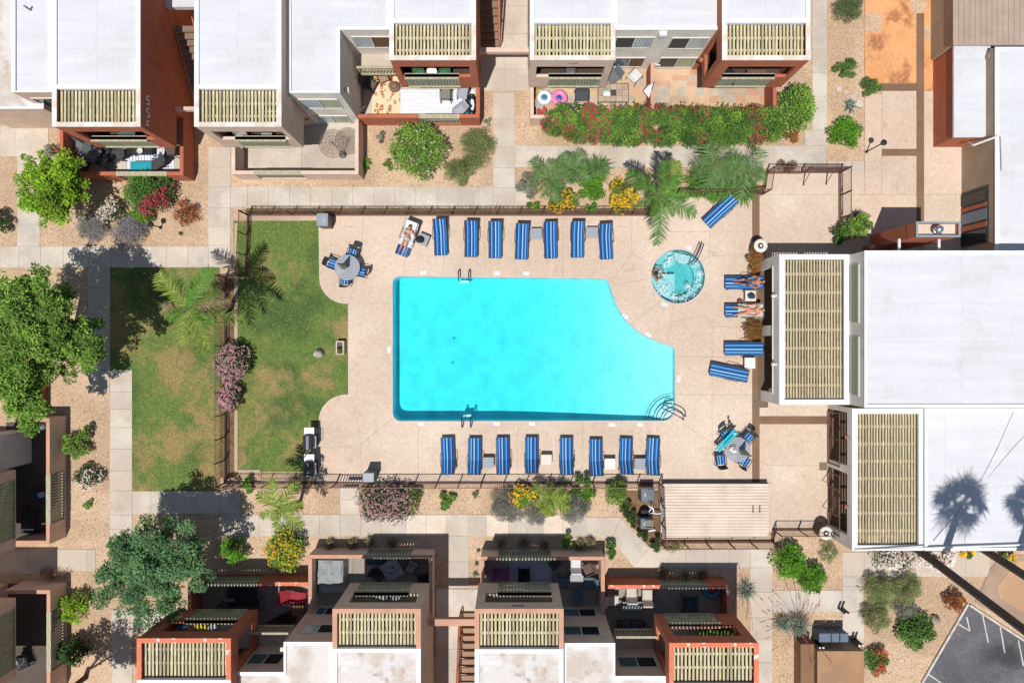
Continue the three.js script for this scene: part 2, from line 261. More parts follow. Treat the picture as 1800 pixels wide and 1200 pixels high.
// ───────── ground, lawns, deck ─────────
{
  const g = new MB(); g.poly([[-200, -200], [200, -200], [200, 200], [-200, 200]], 0, 0, [offset(poolPts, .02), offset(spaPts, .02)]); struct(g.build('ground', mats.gravel));
  const fill = new MB(); fill.poly(G2([[410, 388], [616, 388], [616, 829], [416, 829]]), -.02, .02); const la = struct(fill.build('lawn', mats.grass));
  const k = new MB(); for (const [a, b, c, d] of [[412, 392, 418, 560], [412, 560, 418, 700], [412, 700, 418, 829], [437, 378, 560, 388], [418, 825, 458, 829], [455, 829, 459, 842], [459, 841, 555, 845]]) k.box(wx(a), -.02, wz(b), wx(c), .06, wz(d), .01); k.mesh('kerb', M([.82,.72,.66], .95, { map: texConcrete }), la);
  const lb = new MB(); lb.poly(G2([[193, 470], [386, 470], [386, 863], [232, 863], [232, 650], [193, 650]]), -.02, .02); struct(lb.build('lawn', mats.grass));
  const soil = new MB(); soil.poly(G2([[432, 366], [1150, 366], [1185, 330], [1340, 326], [1340, 342], [1190, 344], [1160, 379], [432, 379]]), -.01, .012); soil.poly(G2([[384, 486], [412, 486], [412, 840], [384, 840]]), -.01, .01); soil.poly(G2([[1095, 862], [1165, 862], [1165, 960], [1140, 960], [1096, 905]]), -.01, .012);
  struct(soil.build('planting_bed', mats.soil));
  const dk = new MB();
  dk.poly(outline([[[560, 379], [1152, 379], [1185, 343], [1346, 341], [1346, 300], [1478, 300], [1478, 440], [1560, 440], [1560, 935], [1160, 935], [1160, 849], [560, 849], [560, 741]], arcPx(608, 741, 48, 190, 270, 8), [[612, 693], [612, 533]], arcPx(608, 487, 47, 90, 180, 8)]), -.06, .05, [offset(poolPts, .06), offset(spaPts, .06)]);
  const deck = struct(dk.build('pool_deck', mats.deck));
  const jm = M([.33,.27,.22], .95);
  const J = (pts, w = .018) => { const m = new MB(); for (let i = 0; i + 1 < pts.length; i++) m.bar(at(pts[i][0], pts[i][1], .049), at(pts[i + 1][0], pts[i + 1][1], .049), w, .008); m.mesh('joint', jm, deck); };
  [[[[612, 533], [690, 533]]], [[[614, 533], [633, 460], [638, 380]]], [[[710, 380], [710, 486]]], [[[780, 440], [780, 486]]], [[[852, 379], [852, 486]]], [[[908, 466], [908, 487]]], [[[989, 379], [989, 487]]], [[[1111, 382], [1110, 444], [1073, 500]]], [[[1110, 444], [1146, 466]]], [[[1076, 502], [1140, 490]]], [[[1175, 407], [1248, 407], [1248, 450], [1230, 462]]], [[[1248, 450], [1322, 446]]], [[[1106, 570], [1160, 530]]], [[[1184, 533], [1174, 605]]], [[[1184, 566], [1239, 552], [1254, 574], [1322, 576]]], [[[1252, 574], [1252, 848]]], [[[1187, 627], [1322, 628]]], [[[1187, 693], [1322, 694]]], [[[1200, 745], [1252, 777], [1266, 777]]], [[[617, 694], [632, 760], [636, 848]]], [[[560, 786], [632, 786]]], [[[690, 735], [632, 782]]], [[[1024, 740], [1024, 848]]], [[[910, 740], [910, 848]]], [[[735, 740], [735, 848]]], [[[1340, 818], [1455, 818]]], [[[1346, 342], [1478, 342]]]].forEach(([p]) => J(p));
  const rimM = M([.60,.58,.54], .7, { map: texStucco });
  for (const P of [poolPts, spaPts]) { const r = new MB(); r.poly(offset(P, .06), .04, .056, [offset(P, .0)]); r.mesh('coping', rimM, deck); }
  const bands = new MB();
  for (const [a, b, c, d] of [[1322, 344, 1335, 848], [1335, 731, 1458, 745], [1335, 440, 1345, 455]]) bands.box(wx(a), .03, wz(b), wx(c), .055, wz(d)); bands.mesh('paving_band', mats.band, deck);
  const pads = new MB(); pads.box(wx(1322), .03, wz(688), wx(1350), .062, wz(716)); pads.box(wx(1440), .03, wz(812), wx(1454), .062, wz(826)); pads.mesh('concrete_pad', M([.3, .27, .22], .95, { map: texConcrete }), deck);
}
// ───────── paths of concrete slabs ─────────
function path(name, rects, m = mats.slabs, y = .03) { // each rect: [x0, y0, x1, y1, cuts along x, cuts along y]
  const o = new THREE.Group(); o.name = numbered(name); o.userData.kind = 'structure'; scene.add(o);
  for (const r of rects) {
    const [x0, y0, x1, y1, cx = [], cy = [], mm] = r, X = [x0, ...cx, x1], Y = [y0, ...cy, y1];
    for (let i = 0; i + 1 < X.length; i++) for (let j = 0; j + 1 < Y.length; j++) {
      const b = new MB(); b.box(wx(X[i]) + .005, -.04, wz(Y[j]) + .005, wx(X[i + 1]) - .005, y + rr(-.003, .003), wz(Y[j + 1]) - .005, .005); b.mesh('slab', mm || m[Math.floor(rnd() * m.length)], o);
    }
  }
  return o;
}
const every = (a, b, s) => { const r = []; for (let v = a + s; v < b - s * .5; v += s) r.push(v); return r; };
reseed(5);
path('walkway', [[0, 433, 382, 470, [33, 71, 111, 157, 195, 222, 258, 292, 330, 366]], [0, 221, 85, 275, [26], [], [mats.slabs[2]][0]], [30, 275, 70, 433, [], [320, 357, 394]], [154, 470, 193, 650, [], every(470, 650, 36)], [155, 650, 192, 689]]);
path('walkway', [[366, 258, 405, 431, [], [294, 328, 365, 398]], [366, 431, 405, 470], [405, 328, 867, 364, every(398, 867, 37)], [867, 163, 905, 364, [], [209, 259, 295, 330]], [842, -40, 930, 160, [888], [10, 60, 122]], [905, 256, 1415, 294, every(905, 1415, 38)], [1415, 230, 1453, 300, [], [256]], [1428, -40, 1454, 230, [], every(-40, 230, 42)], [905, 330, 935, 364]]);
path('walkway', [[193, 650, 232, 905, [], [689, 719, 751, 789, 827, 862]], [193, 905, 232, 960, [], [930]], [232, 863, 385, 903, [265, 305, 345]], [385, 866, 422, 904], [386, 904, 1030, 942, [423, 455, 488, 525, 561, 598, 634, 671, 714, 749, 784, 824, 855, 894, 925, 955, 990]], [598, 855, 632, 904, [], [878]], [787, 942, 824, 1032, [], [987]], [100, 965, 168, 1003, [152]], [196, 1070, 345, 1110, [229, 262, 300]], [196, 1110, 232, 1230, [], [1150]]]);
path('walkway', [[714, 905.5, 784, 941.5, [749], [], mats.slabWhite], [855, 905.5, 894, 941.5, [], [], mats.slabWhite], [955, 905.5, 1003, 941.5, [990], [], mats.slabWhite]], mats.slabs, .036);
{
  const o = path('walkway', [[1165, 964, 1318, 997, [1205, 1240, 1282]], [1319, 964, 1358, 1230, [], [997, 1040, 1085, 1123, 1164]], [1358, 1037, 1481, 1075, [1400, 1440]], [1481, 970, 1519, 1130, [], [1013, 1030, 1075]], [1519, 970, 1740, 1013, [1555, 1620, 1698]]]);
  [[[1030, 909], [1090, 909], [1076, 948], [1030, 942]], [[1090, 909], [1141, 962], [1114, 996], [1076, 948]], [[1141, 962], [1165, 965], [1165, 997], [1114, 996]]].forEach((q, k) => { const b = new MB(); b.poly(offset(G2(q), -.006), -.04, .03); b.mesh('slab', mats.slabs[k % 3], o); });
}
// plaza on the right: pale panels between brown bands, and a stained orange floor
path('plaza', [[1520, -30, 1611, 146, [], [], mats.acid], [1624, -30, 1640, 160, [], [], mats.acid], [1550, 160, 1611, 262], [1520, 166, 1550, 285], [1624, 160, 1700, 342], [1550, 274, 1611, 342], [1478, 342, 1611, 445], [1520, 285, 1550, 342], [1624, 342, 1760, 445], [1478, 300, 1520, 342]], mats.plaza, .05);
path('paving_band', [[1611, -30, 1624, 430], [1545, 147, 1611, 160], [1550, 262, 1611, 274]], [mats.band], .052);
path('stepping_stones', [[1455, 283, 1470, 300], [1472, 283, 1484, 300], [1485, 283, 1498, 300], [1499, 283, 1519, 300], [1471, 152, 1480, 161], [1485, 159, 1492, 165], [1494, 166, 1505, 176], [1505, 176, 1517, 188]], mats.slabs, .03);
struct((() => { const b = new MB(); b.box(wx(1519), -.02, wz(24), wx(1548), .058, wz(55)); b.box(wx(1600), -.02, wz(-20), wx(1628), .058, wz(24)); b.box(wx(1624), -.02, wz(46), wx(1638), .058, wz(70)); return b.build('gravel_bed', mats.gravel); })());

// ───────── car park, bottom right ─────────
{
  const A = new MB(); A.poly(G2([[1700, 1063], [1990, 1250], [1990, 1500], [1450, 1500], [1625, 1192]]), -.01, .015); const lot = struct(A.build('car_park', mats.asphalt));
  const ln = (p, q, w = .07) => { const m = new MB(); m.bar(at(p[0], p[1], .017), at(q[0], q[1], .017), w, .006); m.mesh('painted_line', mats.paint, lot); };
  [[[1700, 1084], [1706, 1109]], [[1684, 1096], [1706, 1109]], [[1728, 1080], [1738, 1129]], [[1759, 1101], [1767, 1147]], [[1791, 1125], [1800, 1170]], [[1823, 1146], [1835, 1200]], [[1623, 1178], [1665, 1207]]].forEach(([p, q]) => ln(p, q));
  const k = new MB(); k.bar(at(1702, 1061, .06), at(1621, 1200, .06), .11, .12); k.bar(at(1705, 1063, .06), at(1990, 1248, .06), .11, .12); k.mesh('kerb', mats.paint, lot);
  const W = new MB(); W.poly(G2([[1741, 1000], [1760, 975], [2000, 975], [2000, 1228], [1714, 1058]]), -.02, .035); struct(W.build('pavement', M([.62,.52,.47], .95, { map: texConcrete })));
  const T = new MB(); T.poly(G2([[1752, 1030], [1790, 985], [1990, 985], [1990, 1190], [1757, 1050]]), .0, .05); struct(T.build('terrace', M([.82,.62,.45], .95, { map: texConcrete })));
}
// ───────── swimming pool and spa ─────────
const poolDepth = (x) => -lerp(1.15, .52, sstep(wx(860), wx(1190), x));
{
  const plaster = M([.90,.96,.96], .8, { map: texStucco });
  const pool = thing('swimming_pool', 'large cyan swimming pool with one curved corner in the beige deck', 'swimming pool');
  const f = new MB(), w = new MB(), b2 = poolPts.map(([x, z]) => new THREE.Vector2(x, z));
  for (const t of THREE.ShapeUtils.triangulateShape(b2, [])) { const [a, b, c] = t.map((i) => V(b2[i].x, poolDepth(b2[i].x), b2[i].y)); f.tri(c, b, a); }
  // a finer floor so that the slope is smooth
  f.p = []; f.n = []; f.u = [];
  { const X0 = wx(688), X1 = wx(1190), n = 24; for (let i = 0; i < n; i++) { const a = lerp(X0, X1, i / n), b = lerp(X0, X1, (i + 1) / n), zt = wz(480), zb = wz(744); f.quad(V(a, poolDepth(a), zb), V(b, poolDepth(b), zb), V(b, poolDepth(b), zt), V(a, poolDepth(a), zt)); } }
  for (let i = 0; i < poolPts.length; i++) { const a = poolPts[i], b = poolPts[(i + 1) % poolPts.length]; w.quad(V(a[0], -1.5, a[1]), V(b[0], -1.5, b[1]), V(b[0], .045, b[1]), V(a[0], .045, a[1])); }
  f.mesh('pool_floor', plaster, pool); w.mesh('pool_wall', plaster, pool);
  const tl = new MB(); { const o = offset(poolPts, -.012); for (let i = 0; i < o.length; i++) { const a = o[i], b = o[(i + 1) % o.length]; tl.quad(V(a[0], -.2, a[1]), V(b[0], -.2, b[1]), V(b[0], .03, b[1]), V(a[0], .03, a[1])); } } tl.mesh('waterline_tiles', M([.45,.70,.74], .3), pool);
  // quarter-round steps in the corner, with dark nosing
  const cx = 1186, cy = 739.5;
  [[47, .46], [34.5, .29], [22.5, .14]].forEach(([r, d], k) => {
    const pts = [...arcPx(cx, cy, r, 180, 270, 18), [cx, cy]].map(([a, b]) => [wx(a), wz(b)]); const s = new MB(); s.poly(pts, -1.3, -d - .04 + k * .001); const sm = s.mesh('pool_step', plaster, pool);
    const n = new MB(), P = arcPx(cx, cy, r - 4, 184, 266, 20).map(([a, b]) => at(a, b, 0)); for (let i = 0; i + 1 < P.length; i++) { const q = [P[i], P[i + 1]].map((v) => V(v.x, -d - .034, v.z)); n.bar(q[0], q[1], .05, .012); } n.mesh('nosing', M([.012, .02, .09], .5), sm);
    const e = new MB(), Q = arcPx(cx, cy, r, 181, 269, 20).map(([a, b]) => at(a, b, 0)); for (let i = 0; i + 1 < Q.length; i++) { const q = [Q[i], Q[i + 1]].map((v) => V(v.x, -d - .06, v.z)); e.bar(q[0], q[1], .035, .05); } e.mesh('nosing', M([.05, .33, .33], .5), sm);
  });
  for (const [a, b] of [[795, 594], [793, 638]]) { const dr = new MB(); dr.lathe([[0, .012], [.09, .01], [.1, 0]], wx(a), poolDepth(wx(a)), wz(b), 12); dr.mesh('drain', M([.2, .45, .48], .6), pool); }
  const body = new THREE.MeshPhysicalMaterial({ color: 0xffffff, roughness: .3, transparent: true, opacity: .01, transmission: 1, thickness: 1, ior: 1.02, attenuationColor: new THREE.Color().setRGB(.27,.935,.98), attenuationDistance: 1, side: THREE.DoubleSide });
  const wb = new MB(); wb.poly(offset(poolPts, -.006), -1.45, -.075); struct(wb.build('water', body));
  const surf = new THREE.MeshPhysicalMaterial({ color: 0xffffff, roughness: .12, transmission: 1, thickness: 0, ior: 1.33, bumpMap: bumpWater, bumpScale: .27, side: THREE.DoubleSide });
  const ws = new MB(); ws.poly(offset(poolPts, -.004), -.07, -.07); struct(ws.build('water_surface', surf));
  // spa
  const spa = thing('hot_tub', 'round bubbling spa pool of teal water beside the large pool', 'hot tub');
  const sm = M([.72,.84,.85], .7, { map: texStucco }), sp = new MB(), bench = new MB(), c = [wx(1192), wz(486)], R = 47 / PXM;
  sp.geo(new THREE.CircleGeometry(R, 48).rotateX(-Math.PI / 2), new THREE.Matrix4().makeTranslation(c[0], -1.0, c[1])); for (let i = 0; i < spaPts.length; i++) { const a = spaPts[i], b = spaPts[(i + 1) % spaPts.length]; sp.quad(V(a[0], -1.0, a[1]), V(b[0], -1.0, b[1]), V(b[0], .045, b[1]), V(a[0], .045, a[1])); }
  sp.mesh('spa_shell', sm, spa); bench.poly(offset(spaPts, -.003), -.98, -.62, [offset(spaPts, -.4)]); const bm = bench.mesh('spa_bench', sm, spa);
  const stp = new MB(); stp.poly(arcPx(1204, 446, 17, 15, 195, 14).map(([a, b]) => [wx(a), wz(b)]), -.5, -.28); stp.mesh('spa_step', sm, spa);
  const tl2 = new MB(); { const o = offset(spaPts, -.012); for (let i = 0; i < o.length; i++) { const a = o[i], b = o[(i + 1) % o.length]; tl2.quad(V(a[0], -.2, a[1]), V(b[0], -.2, b[1]), V(b[0], .03, b[1]), V(a[0], .03, a[1])); } } tl2.mesh('waterline_tiles', M([.05, .22, .24], .3), spa);
  const b3 = body.clone(); b3.attenuationColor.setRGB(.36,.87,.89); const wb2 = new MB(); wb2.poly(offset(spaPts, -.006), -.99, -.095); struct(wb2.build('water', b3));
  const s3 = surf.clone(); s3.bumpMap = bumpWater.clone(); s3.bumpMap.repeat.set(1 / 2.2, 1 / 2.2); s3.bumpScale = .2; const ws2 = new MB(); ws2.poly(offset(spaPts, -.004), -.09, -.09); struct(ws2.build('water_surface', s3));
  // foam: clumps of small bubbles over the jets
  reseed(31); const foam = []; const jets = [[1163, 497, 11], [1160, 513, 9], [1177, 448, 9], [1180, 458, 8], [1170, 507, 12], [1229, 497, 10], [1222, 517, 9], [1202, 526, 9], [1222, 462, 9], [1186, 522, 7], [1212, 505, 9], [1165, 480, 9], [1172, 466, 7], [1232, 480, 6]];
  for (const [a, b, r] of jets) for (let i = 0; i < 80; i++) { const q = Math.sqrt(rnd()) * r * (rnd() < .35 ? 1.9 : 1), t = rnd() * 6.283, X = wx(a + q * Math.cos(t)), Z = wz(b + q * Math.sin(t)); if (Math.hypot(X - c[0], Z - c[1]) < R - .04) foam.push([X, Z, rr(.006, .024) * (1.1 - q / r / 2.4)]); }
  const im = new THREE.InstancedMesh(new THREE.SphereGeometry(1, 6, 4), M([.70,.82,.84], .5), foam.length), mt = new THREE.Matrix4(); foam.forEach(([X, Z, r], i) => im.setMatrixAt(i, mt.compose(V(X, -.088, Z), new THREE.Quaternion(), V(r * 1.5, r * .6, r * 1.5)))); im.name = 'foam'; im.castShadow = im.receiveShadow = true; scene.add(stuff(im));
}
// ───────── buildings ─────────
MB.prototype.apply = function (m) { // move everything collected so far
  const v = new THREE.Vector3(), q = new THREE.Matrix3().getNormalMatrix(m);
  for (let i = 0; i < this.p.length; i += 3) { v.set(this.p[i], this.p[i + 1], this.p[i + 2]).applyMatrix4(m); this.p[i] = v.x; this.p[i + 1] = v.y; this.p[i + 2] = v.z; v.set(this.n[i], this.n[i + 1], this.n[i + 2]).applyMatrix3(q).normalize(); this.n[i] = v.x; this.n[i + 1] = v.y; this.n[i + 2] = v.z; }
  return this;
};
const F_SLAT = new Map();
function slats(parent, m4, mats3, spec) { // spec: list of [x0,y0,z0,x1,y1,z1] in local axes -> parts named slat
  for (const s of spec) { const b = new MB(); b.box(...s, .008); if (s[6]) b.apply(s[6]); b.apply(m4); b.mesh('slat', mats3[rnd() < .1 ? mats3.length - 1 : Math.floor(rnd() * Math.max(1, mats3.length - 1))], parent); }
}
// one two-storey bay: roof, open beam pergola over a balcony, front wall with an opening and a slatted railing. Local axes: front faces +z at z = 0, x across.
function bay(bld, cx, zf, rot, W, dPerg, o) {
  const hT = o.hT || 5.5, hB = o.hB || 2.05, D = o.depth || 9, t = .15, m4 = new THREE.Matrix4().makeRotationY(rot).setPosition(cx, 0, zf), a = -W / 2, b = W / 2, P = -dPerg;
  const put = (name, f, mat, par = bld) => { const q = new MB(); f(q); q.apply(m4); return q.mesh(name, mat, par); };
  put('wall', (q) => {
    q.wall('x', a, t, P, -D, 0, hT - .01, o.sideWin && o.sideWin < 0 ? [] : []); q.wall('x', b, -t, P, -D, 0, hT - .01);
    q.wall('x', a, t, P + .001, -t, hB, hT - .01, o.slotL ? [[P + .25, -t - .25, hB + .5, hT - .9]] : []); q.wall('x', b, -t, P + .001, -t, hB, hT - .01, o.slotR ? [[P + .25, -t - .25, hB + .5, hT - .9]] : []);
    q.wall('z', 0, -t, a, b, hB, hT - .01, [[a + o.jl, b - o.jr, 3.42, 4.7], [a + o.pl, b - o.pr, hB + .12, 3.42 - .06]].filter(Boolean));
  }, o.wall);
  put('wall', (q) => { q.wall('z', P, -.12, a + t, b - t, hB + .16, hT - .2, [[a + .6, b - .7, hB + .2, hB + 2.2]]); q.wall('z', P, -.12, a + t, b - t, 0, hB - .001, [[a + .6, b - .9, .05, hB - .2]]); }, o.back || o.wall);
  const gd = put('glass_door', (q) => { q.box(a + .6, hB + .2, P - .09, b - .7, hB + 2.2, P - .06); q.box(a + .6, .05, P - .09, b - .9, hB - .2, P - .06); }, mats.glassDark);
  put('door_frame', (q) => { const m = (a + b) / 2 - .05; q.box(m - .03, hB + .2, P - .055, m + .03, hB + 2.2, P - .02); q.box(m - .03, .05, P - .055, m + .03, hB - .2, P - .02); }, mats.whiteTrim, gd);
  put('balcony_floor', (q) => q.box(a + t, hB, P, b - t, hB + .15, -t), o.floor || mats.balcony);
  const rf = put('roof', (q) => q.box(a + .12, hT - .3, -D, b - .12, hT - .035, P - .12), o.roof || mats.roof);
  put('parapet', (q) => { q.box(a - .02, hT - .012, -D, a + .2, hT + .04, P, .015); q.box(b - .2, hT - .012, -D, b + .02, hT + .04, P, .015); q.box(a + .2, hT - .3, P - .2, b - .2, hT + .04, P, .015); }, mats.whiteTrim, rf);
  put('wall_cap', (q) => { const c = o.capW || .2; q.box(a - .02, hT - .012, P, a + c, hT + .035, .02); q.box(b - c, hT - .012, P, b + .02, hT + .035, .02); q.box(a + c, hT - .012, -c, b - c, hT + .034, .022); }, o.cap || mats.capWhite);
  const pg = put('pergola', (q) => { for (const k of [1 / 3, 2 / 3]) q.box(a + t, hT - .36, P * k - .06, b - t, hT - .292, P * k + .06, .01); }, o.slat[0]);
  const n = o.n || 22, sp = [], ins = o.capW || .2; for (let i = 0; i < n; i++) { const x = lerp(a + ins + .08, b - ins - .08, i / (n - 1)), skew = rr(-.012, .012) * (rnd() < .2 ? 2.6 : 1); sp.push([x - .049, hT - .29, P + .02, x + .049, hT - .2 + rr(-.01, .01), -t - .01, new THREE.Matrix4().makeTranslation(0, 0, 0).multiply(new THREE.Matrix4().makeRotationY(skew / 2)).setPosition(skew, 0, 0)]); }
  slats(pg, m4, o.slat, sp);
  const rl = put('balcony_railing', (q) => { q.box(a + o.pl - .02, 3.30, -.2, b - o.pr + .02, 3.42, .1, .01); q.box(a + o.pl, hB + .06, -.17, b - o.pr, hB + .14, .05); }, mats.railTop);
  const rs = []; const L = W - o.pl - o.pr, k = Math.round(L / .155); for (let i = 0; i < k; i++) { const x = a + o.pl + (i + .5) * L / k; rs.push([x - .066, hB + .14, -.06, x + .066, 3.30, -.02]); }
  slats(rl, m4, [mats.rail], rs);
  return { m4, a, b, P, hT, hB, put };
}
function wing(bld, rects, h, o) { // flat-roofed wing: outline px at its roof height
  const pts = G2(rects, h), inn = offset(pts, -.16); const w = new MB(); w.poly(pts, 0, h - .012, [inn]); w.mesh('wall', o.wall, bld);
  const r = new MB(); r.poly(inn, h - .3, h - .045); const rf = r.mesh('roof', o.roof || mats.roof, bld); const c = new MB(); c.poly(offset(pts, .02), h - .012, h + .035, [offset(pts, -.2)]); c.mesh('parapet', mats.whiteTrim, rf); return pts;
}
function windowZ(bld, px0, px1, py0, py1, zw, dir, o = {}) { // window on a wall across z at world zw facing dir; px box as seen at the left top, right bottom
  const f = (py) => zw * PXM / (py - 600), hA = HC * (1 - f(py0)), hB = HC * (1 - f(py1)), x0 = (px0 - 900) / PXM * f(py0), x1 = (px1 - 900) / PXM * f(py0), y0 = Math.min(hA, hB), y1 = Math.max(hA, hB), s = dir, m = lerp(x0, x1, .5);
  const F = new MB(); F.box(x0 - .05, y0 - .05, zw, x1 + .05, y0, zw + s * .05); F.box(x0 - .05, y1, zw, x1 + .05, y1 + .05, zw + s * .05); F.box(x0 - .05, y0, zw, x0, y1, zw + s * .05); F.box(x1, y0, zw, x1 + .05, y1, zw + s * .05); F.box(m - .02, y0, zw, m + .02, y1, zw + s * .05);
  const fm = F.mesh('window', o.frame || mats.bone, bld);
  const a = new MB(); a.box(x0, y0, zw, m - .02, y1, zw + s * .02); a.mesh('pane', o.a || mats.screen, fm); const b = new MB(); b.box(m + .02, y0, zw, x1, y1, zw + s * .02); b.mesh('pane', o.b || mats.glassDark, fm);
  if (o.curtain) { const c = new MB(), [ca, cb] = o.curtain < 0 ? [x0, m - .02] : [m + .02, x1]; for (let i = 0; i < 7; i++) { const u = lerp(ca, cb, i / 7), v = lerp(ca, cb, (i + .8) / 7); c.box(u + .01, y0 + .02, zw + s * .021, v, y1 - .02, zw + s * (.024 + .004 * (i % 2))); } c.mesh('curtain', mats.curtainBlue, fm); }
  return fm;
}
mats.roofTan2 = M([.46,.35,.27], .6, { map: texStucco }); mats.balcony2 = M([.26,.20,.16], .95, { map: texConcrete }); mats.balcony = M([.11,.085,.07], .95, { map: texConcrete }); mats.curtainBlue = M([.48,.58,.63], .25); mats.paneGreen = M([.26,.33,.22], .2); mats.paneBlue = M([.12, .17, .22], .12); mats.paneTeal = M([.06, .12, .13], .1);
const RED = { wall: mats.terra, back: mats.terra, cap: mats.capWhite, slat: mats.slat, roof: mats.roof };
const BEI = { wall: mats.beige, back: mats.beige, cap: mats.capWhite, slat: mats.slat, roof: mats.roof };
const bayPx = (bld, x0, x1, yF, yP, o) => { const h = 5.5, X0 = wx(x0, h), X1 = wx(x1, h), ZF = wz(yF, h), ZP = wz(yP, h), s = Math.sign(ZF - ZP); return bay(bld, (X0 + X1) / 2, ZF, s > 0 ? 0 : Math.PI, X1 - X0, Math.abs(ZF - ZP), s > 0 ? o : { ...o, jl: o.jr, jr: o.jl, pl: o.pr, pr: o.pl, slotL: o.slotR, slotR: o.slotL }); };
function text3(bld, str, w, h, m4, color, bg) { // raised number plate
  const t = canvasTex(256, 96, (c, W, H) => { c.fillStyle = bg; c.fillRect(0, 0, W, H); c.fillStyle = color; c.font = 'bold 84px sans-serif'; c.textAlign = 'center'; c.textBaseline = 'middle'; c.fillText(str, W / 2, H / 2 + 4, W - 12); });
  const q = new MB(); const a = V(-w / 2, -h / 2, 0), b = V(w / 2, -h / 2, 0), c = V(w / 2, h / 2, 0), d = V(-w / 2, h / 2, 0); q.quad(a, b, c, d, [[0, 0], [1, 0], [1, 1], [0, 1]]); q.apply(m4); return q.mesh('house_number', M('#ffffff', .7, { map: t }), bld);
}

// --- top row, west building (terracotta)
reseed(101);
{
  const b = thing('apartment_building', 'terracotta apartment block with white roof at the top left corner, lounge patio below', 'building');
  const B = bayPx(b, 92, 246, 222, 156, { ...RED, jl: .48, jr: .35, pl: .5, pr: .82, n: 22 });
  wing(b, [[20, -60], [91, -60], [91, 162], [20, 162]], 4.7, BEI); wing(b, [[-60, -60], [76, -60], [76, 191], [-60, 191]], 3.2, { ...BEI, roof: mats.roofDirty });
  windowZ(b, 55, 100, 172, 187, wz(162, 4.7), 1, { a: mats.glassDark });
  const p = new MB(); p.cyl(V(wx(52, 4.7), 4.5, wz(17, 4.7)), V(wx(52, 4.7), 5.1, wz(17, 4.7)), .05); p.mesh('roof_vent', mats.metalGrey, b);
  // raised sign on the stair side of the block
  const s = new MB(); const xs = wx(246, 5.5); for (let i = 0; i < 8; i++) { const z = wz(168, 4.9) + i * .20; s.box(xs, 4.80, z, xs + .06, 5.02, z + .035); if (i % 3) s.box(xs, i % 3 === 1 ? 4.98 : 4.80, z - .13, xs + .06, (i % 3 === 1 ? 4.98 : 4.80) + .04, z); } s.mesh('raised_sign', mats.white, b);
}
// --- top row, middle building: beige bay, wing, terracotta bay
{
  const b = thing('apartment_building', 'beige and terracotta apartment block with white roof between the two outdoor stairs, top', 'building');
  bayPx(b, 342, 494, 222, 156, { ...BEI, jl: .4, jr: .25, pl: 1.05, pr: .5 });
  bayPx(b, 685, 836, 105, 40, { ...RED, jl: .3, jr: .35, pl: .38, pr: .95 });
  wing(b, [[505, -60], [684, -60], [684, 52], [597, 52], [597, 163], [505, 163]], 4.7, { ...BEI, wall: mats.cream, roof: mats.roof });
  const z1 = wz(163, 4.7), z2 = wz(52, 4.7);
  windowZ(b, 525, 591, 174, 189, z1, 1, { a: mats.paneBlue, b: mats.paneGreen, curtain: -1 }); windowZ(b, 552, 608, 203, 215, z1, 1, { a: mats.paneBlue, b: mats.paneGreen, curtain: -1 });
  windowZ(b, 619, 683, 64, 82, z2, 1, { a: mats.paneBlue, b: mats.wood, curtain: -1 });
  const x0 = wx(630, 2.2), x1 = wx(690, 2.2), r = new MB(); r.box(x0, 1.75, z2, x1, 1.9, z2 + .95); r.mesh('balcony_floor', mats.slabs[3], b);
  const rail = new MB(); rail.box(x0, 1.75, z2 + .95, x1 + .1, 1.88, z2 + 1.05, .01); rail.box(x0, 2.62, z2 + .93, x1 + .1, 2.70, z2 + 1.05, .01); const rm = rail.mesh('balcony_railing', mats.railTop, b);
  for (let i = 0; i < 11; i++) { const q = new MB(), x = lerp(x0 + .05, x1, i / 10); q.box(x - .035, 1.88, z2 + .97, x + .035, 2.62, z2 + 1.02); q.mesh('slat', mats.slat[0], rm); }
  const l = new MB(); const xe = wx(597, 4.7); l.box(xe, 3.55, wz(150, 4), xe + .22, 3.8, wz(150, 4) + .25, .02); l.mesh('wall_lamp', mats.bone, b);
  const wl = new MB(); wl.ball(wx(539, 1.2), 1.2, z1 - .0 + .1, .11); wl.mesh('wall_ornament', mats.terra, b);
  const g = new MB(); g.box(wx(504, 4), 2.6, wz(168, 4), wx(504, 4) + .06, 4.6, wz(168, 4) + .06); g.box(wx(504, 4), 2.6, wz(214, 4), wx(504, 4) + .06, 4.6, wz(214, 4) + .06); for (let i = 0; i < 6; i++) g.box(wx(504, 4), 2.7 + i * .33, wz(168, 4) + .06, wx(504, 4) + .04, 2.74 + i * .33, wz(214, 4)); g.mesh('roof_ladder', mats.white, b);
}
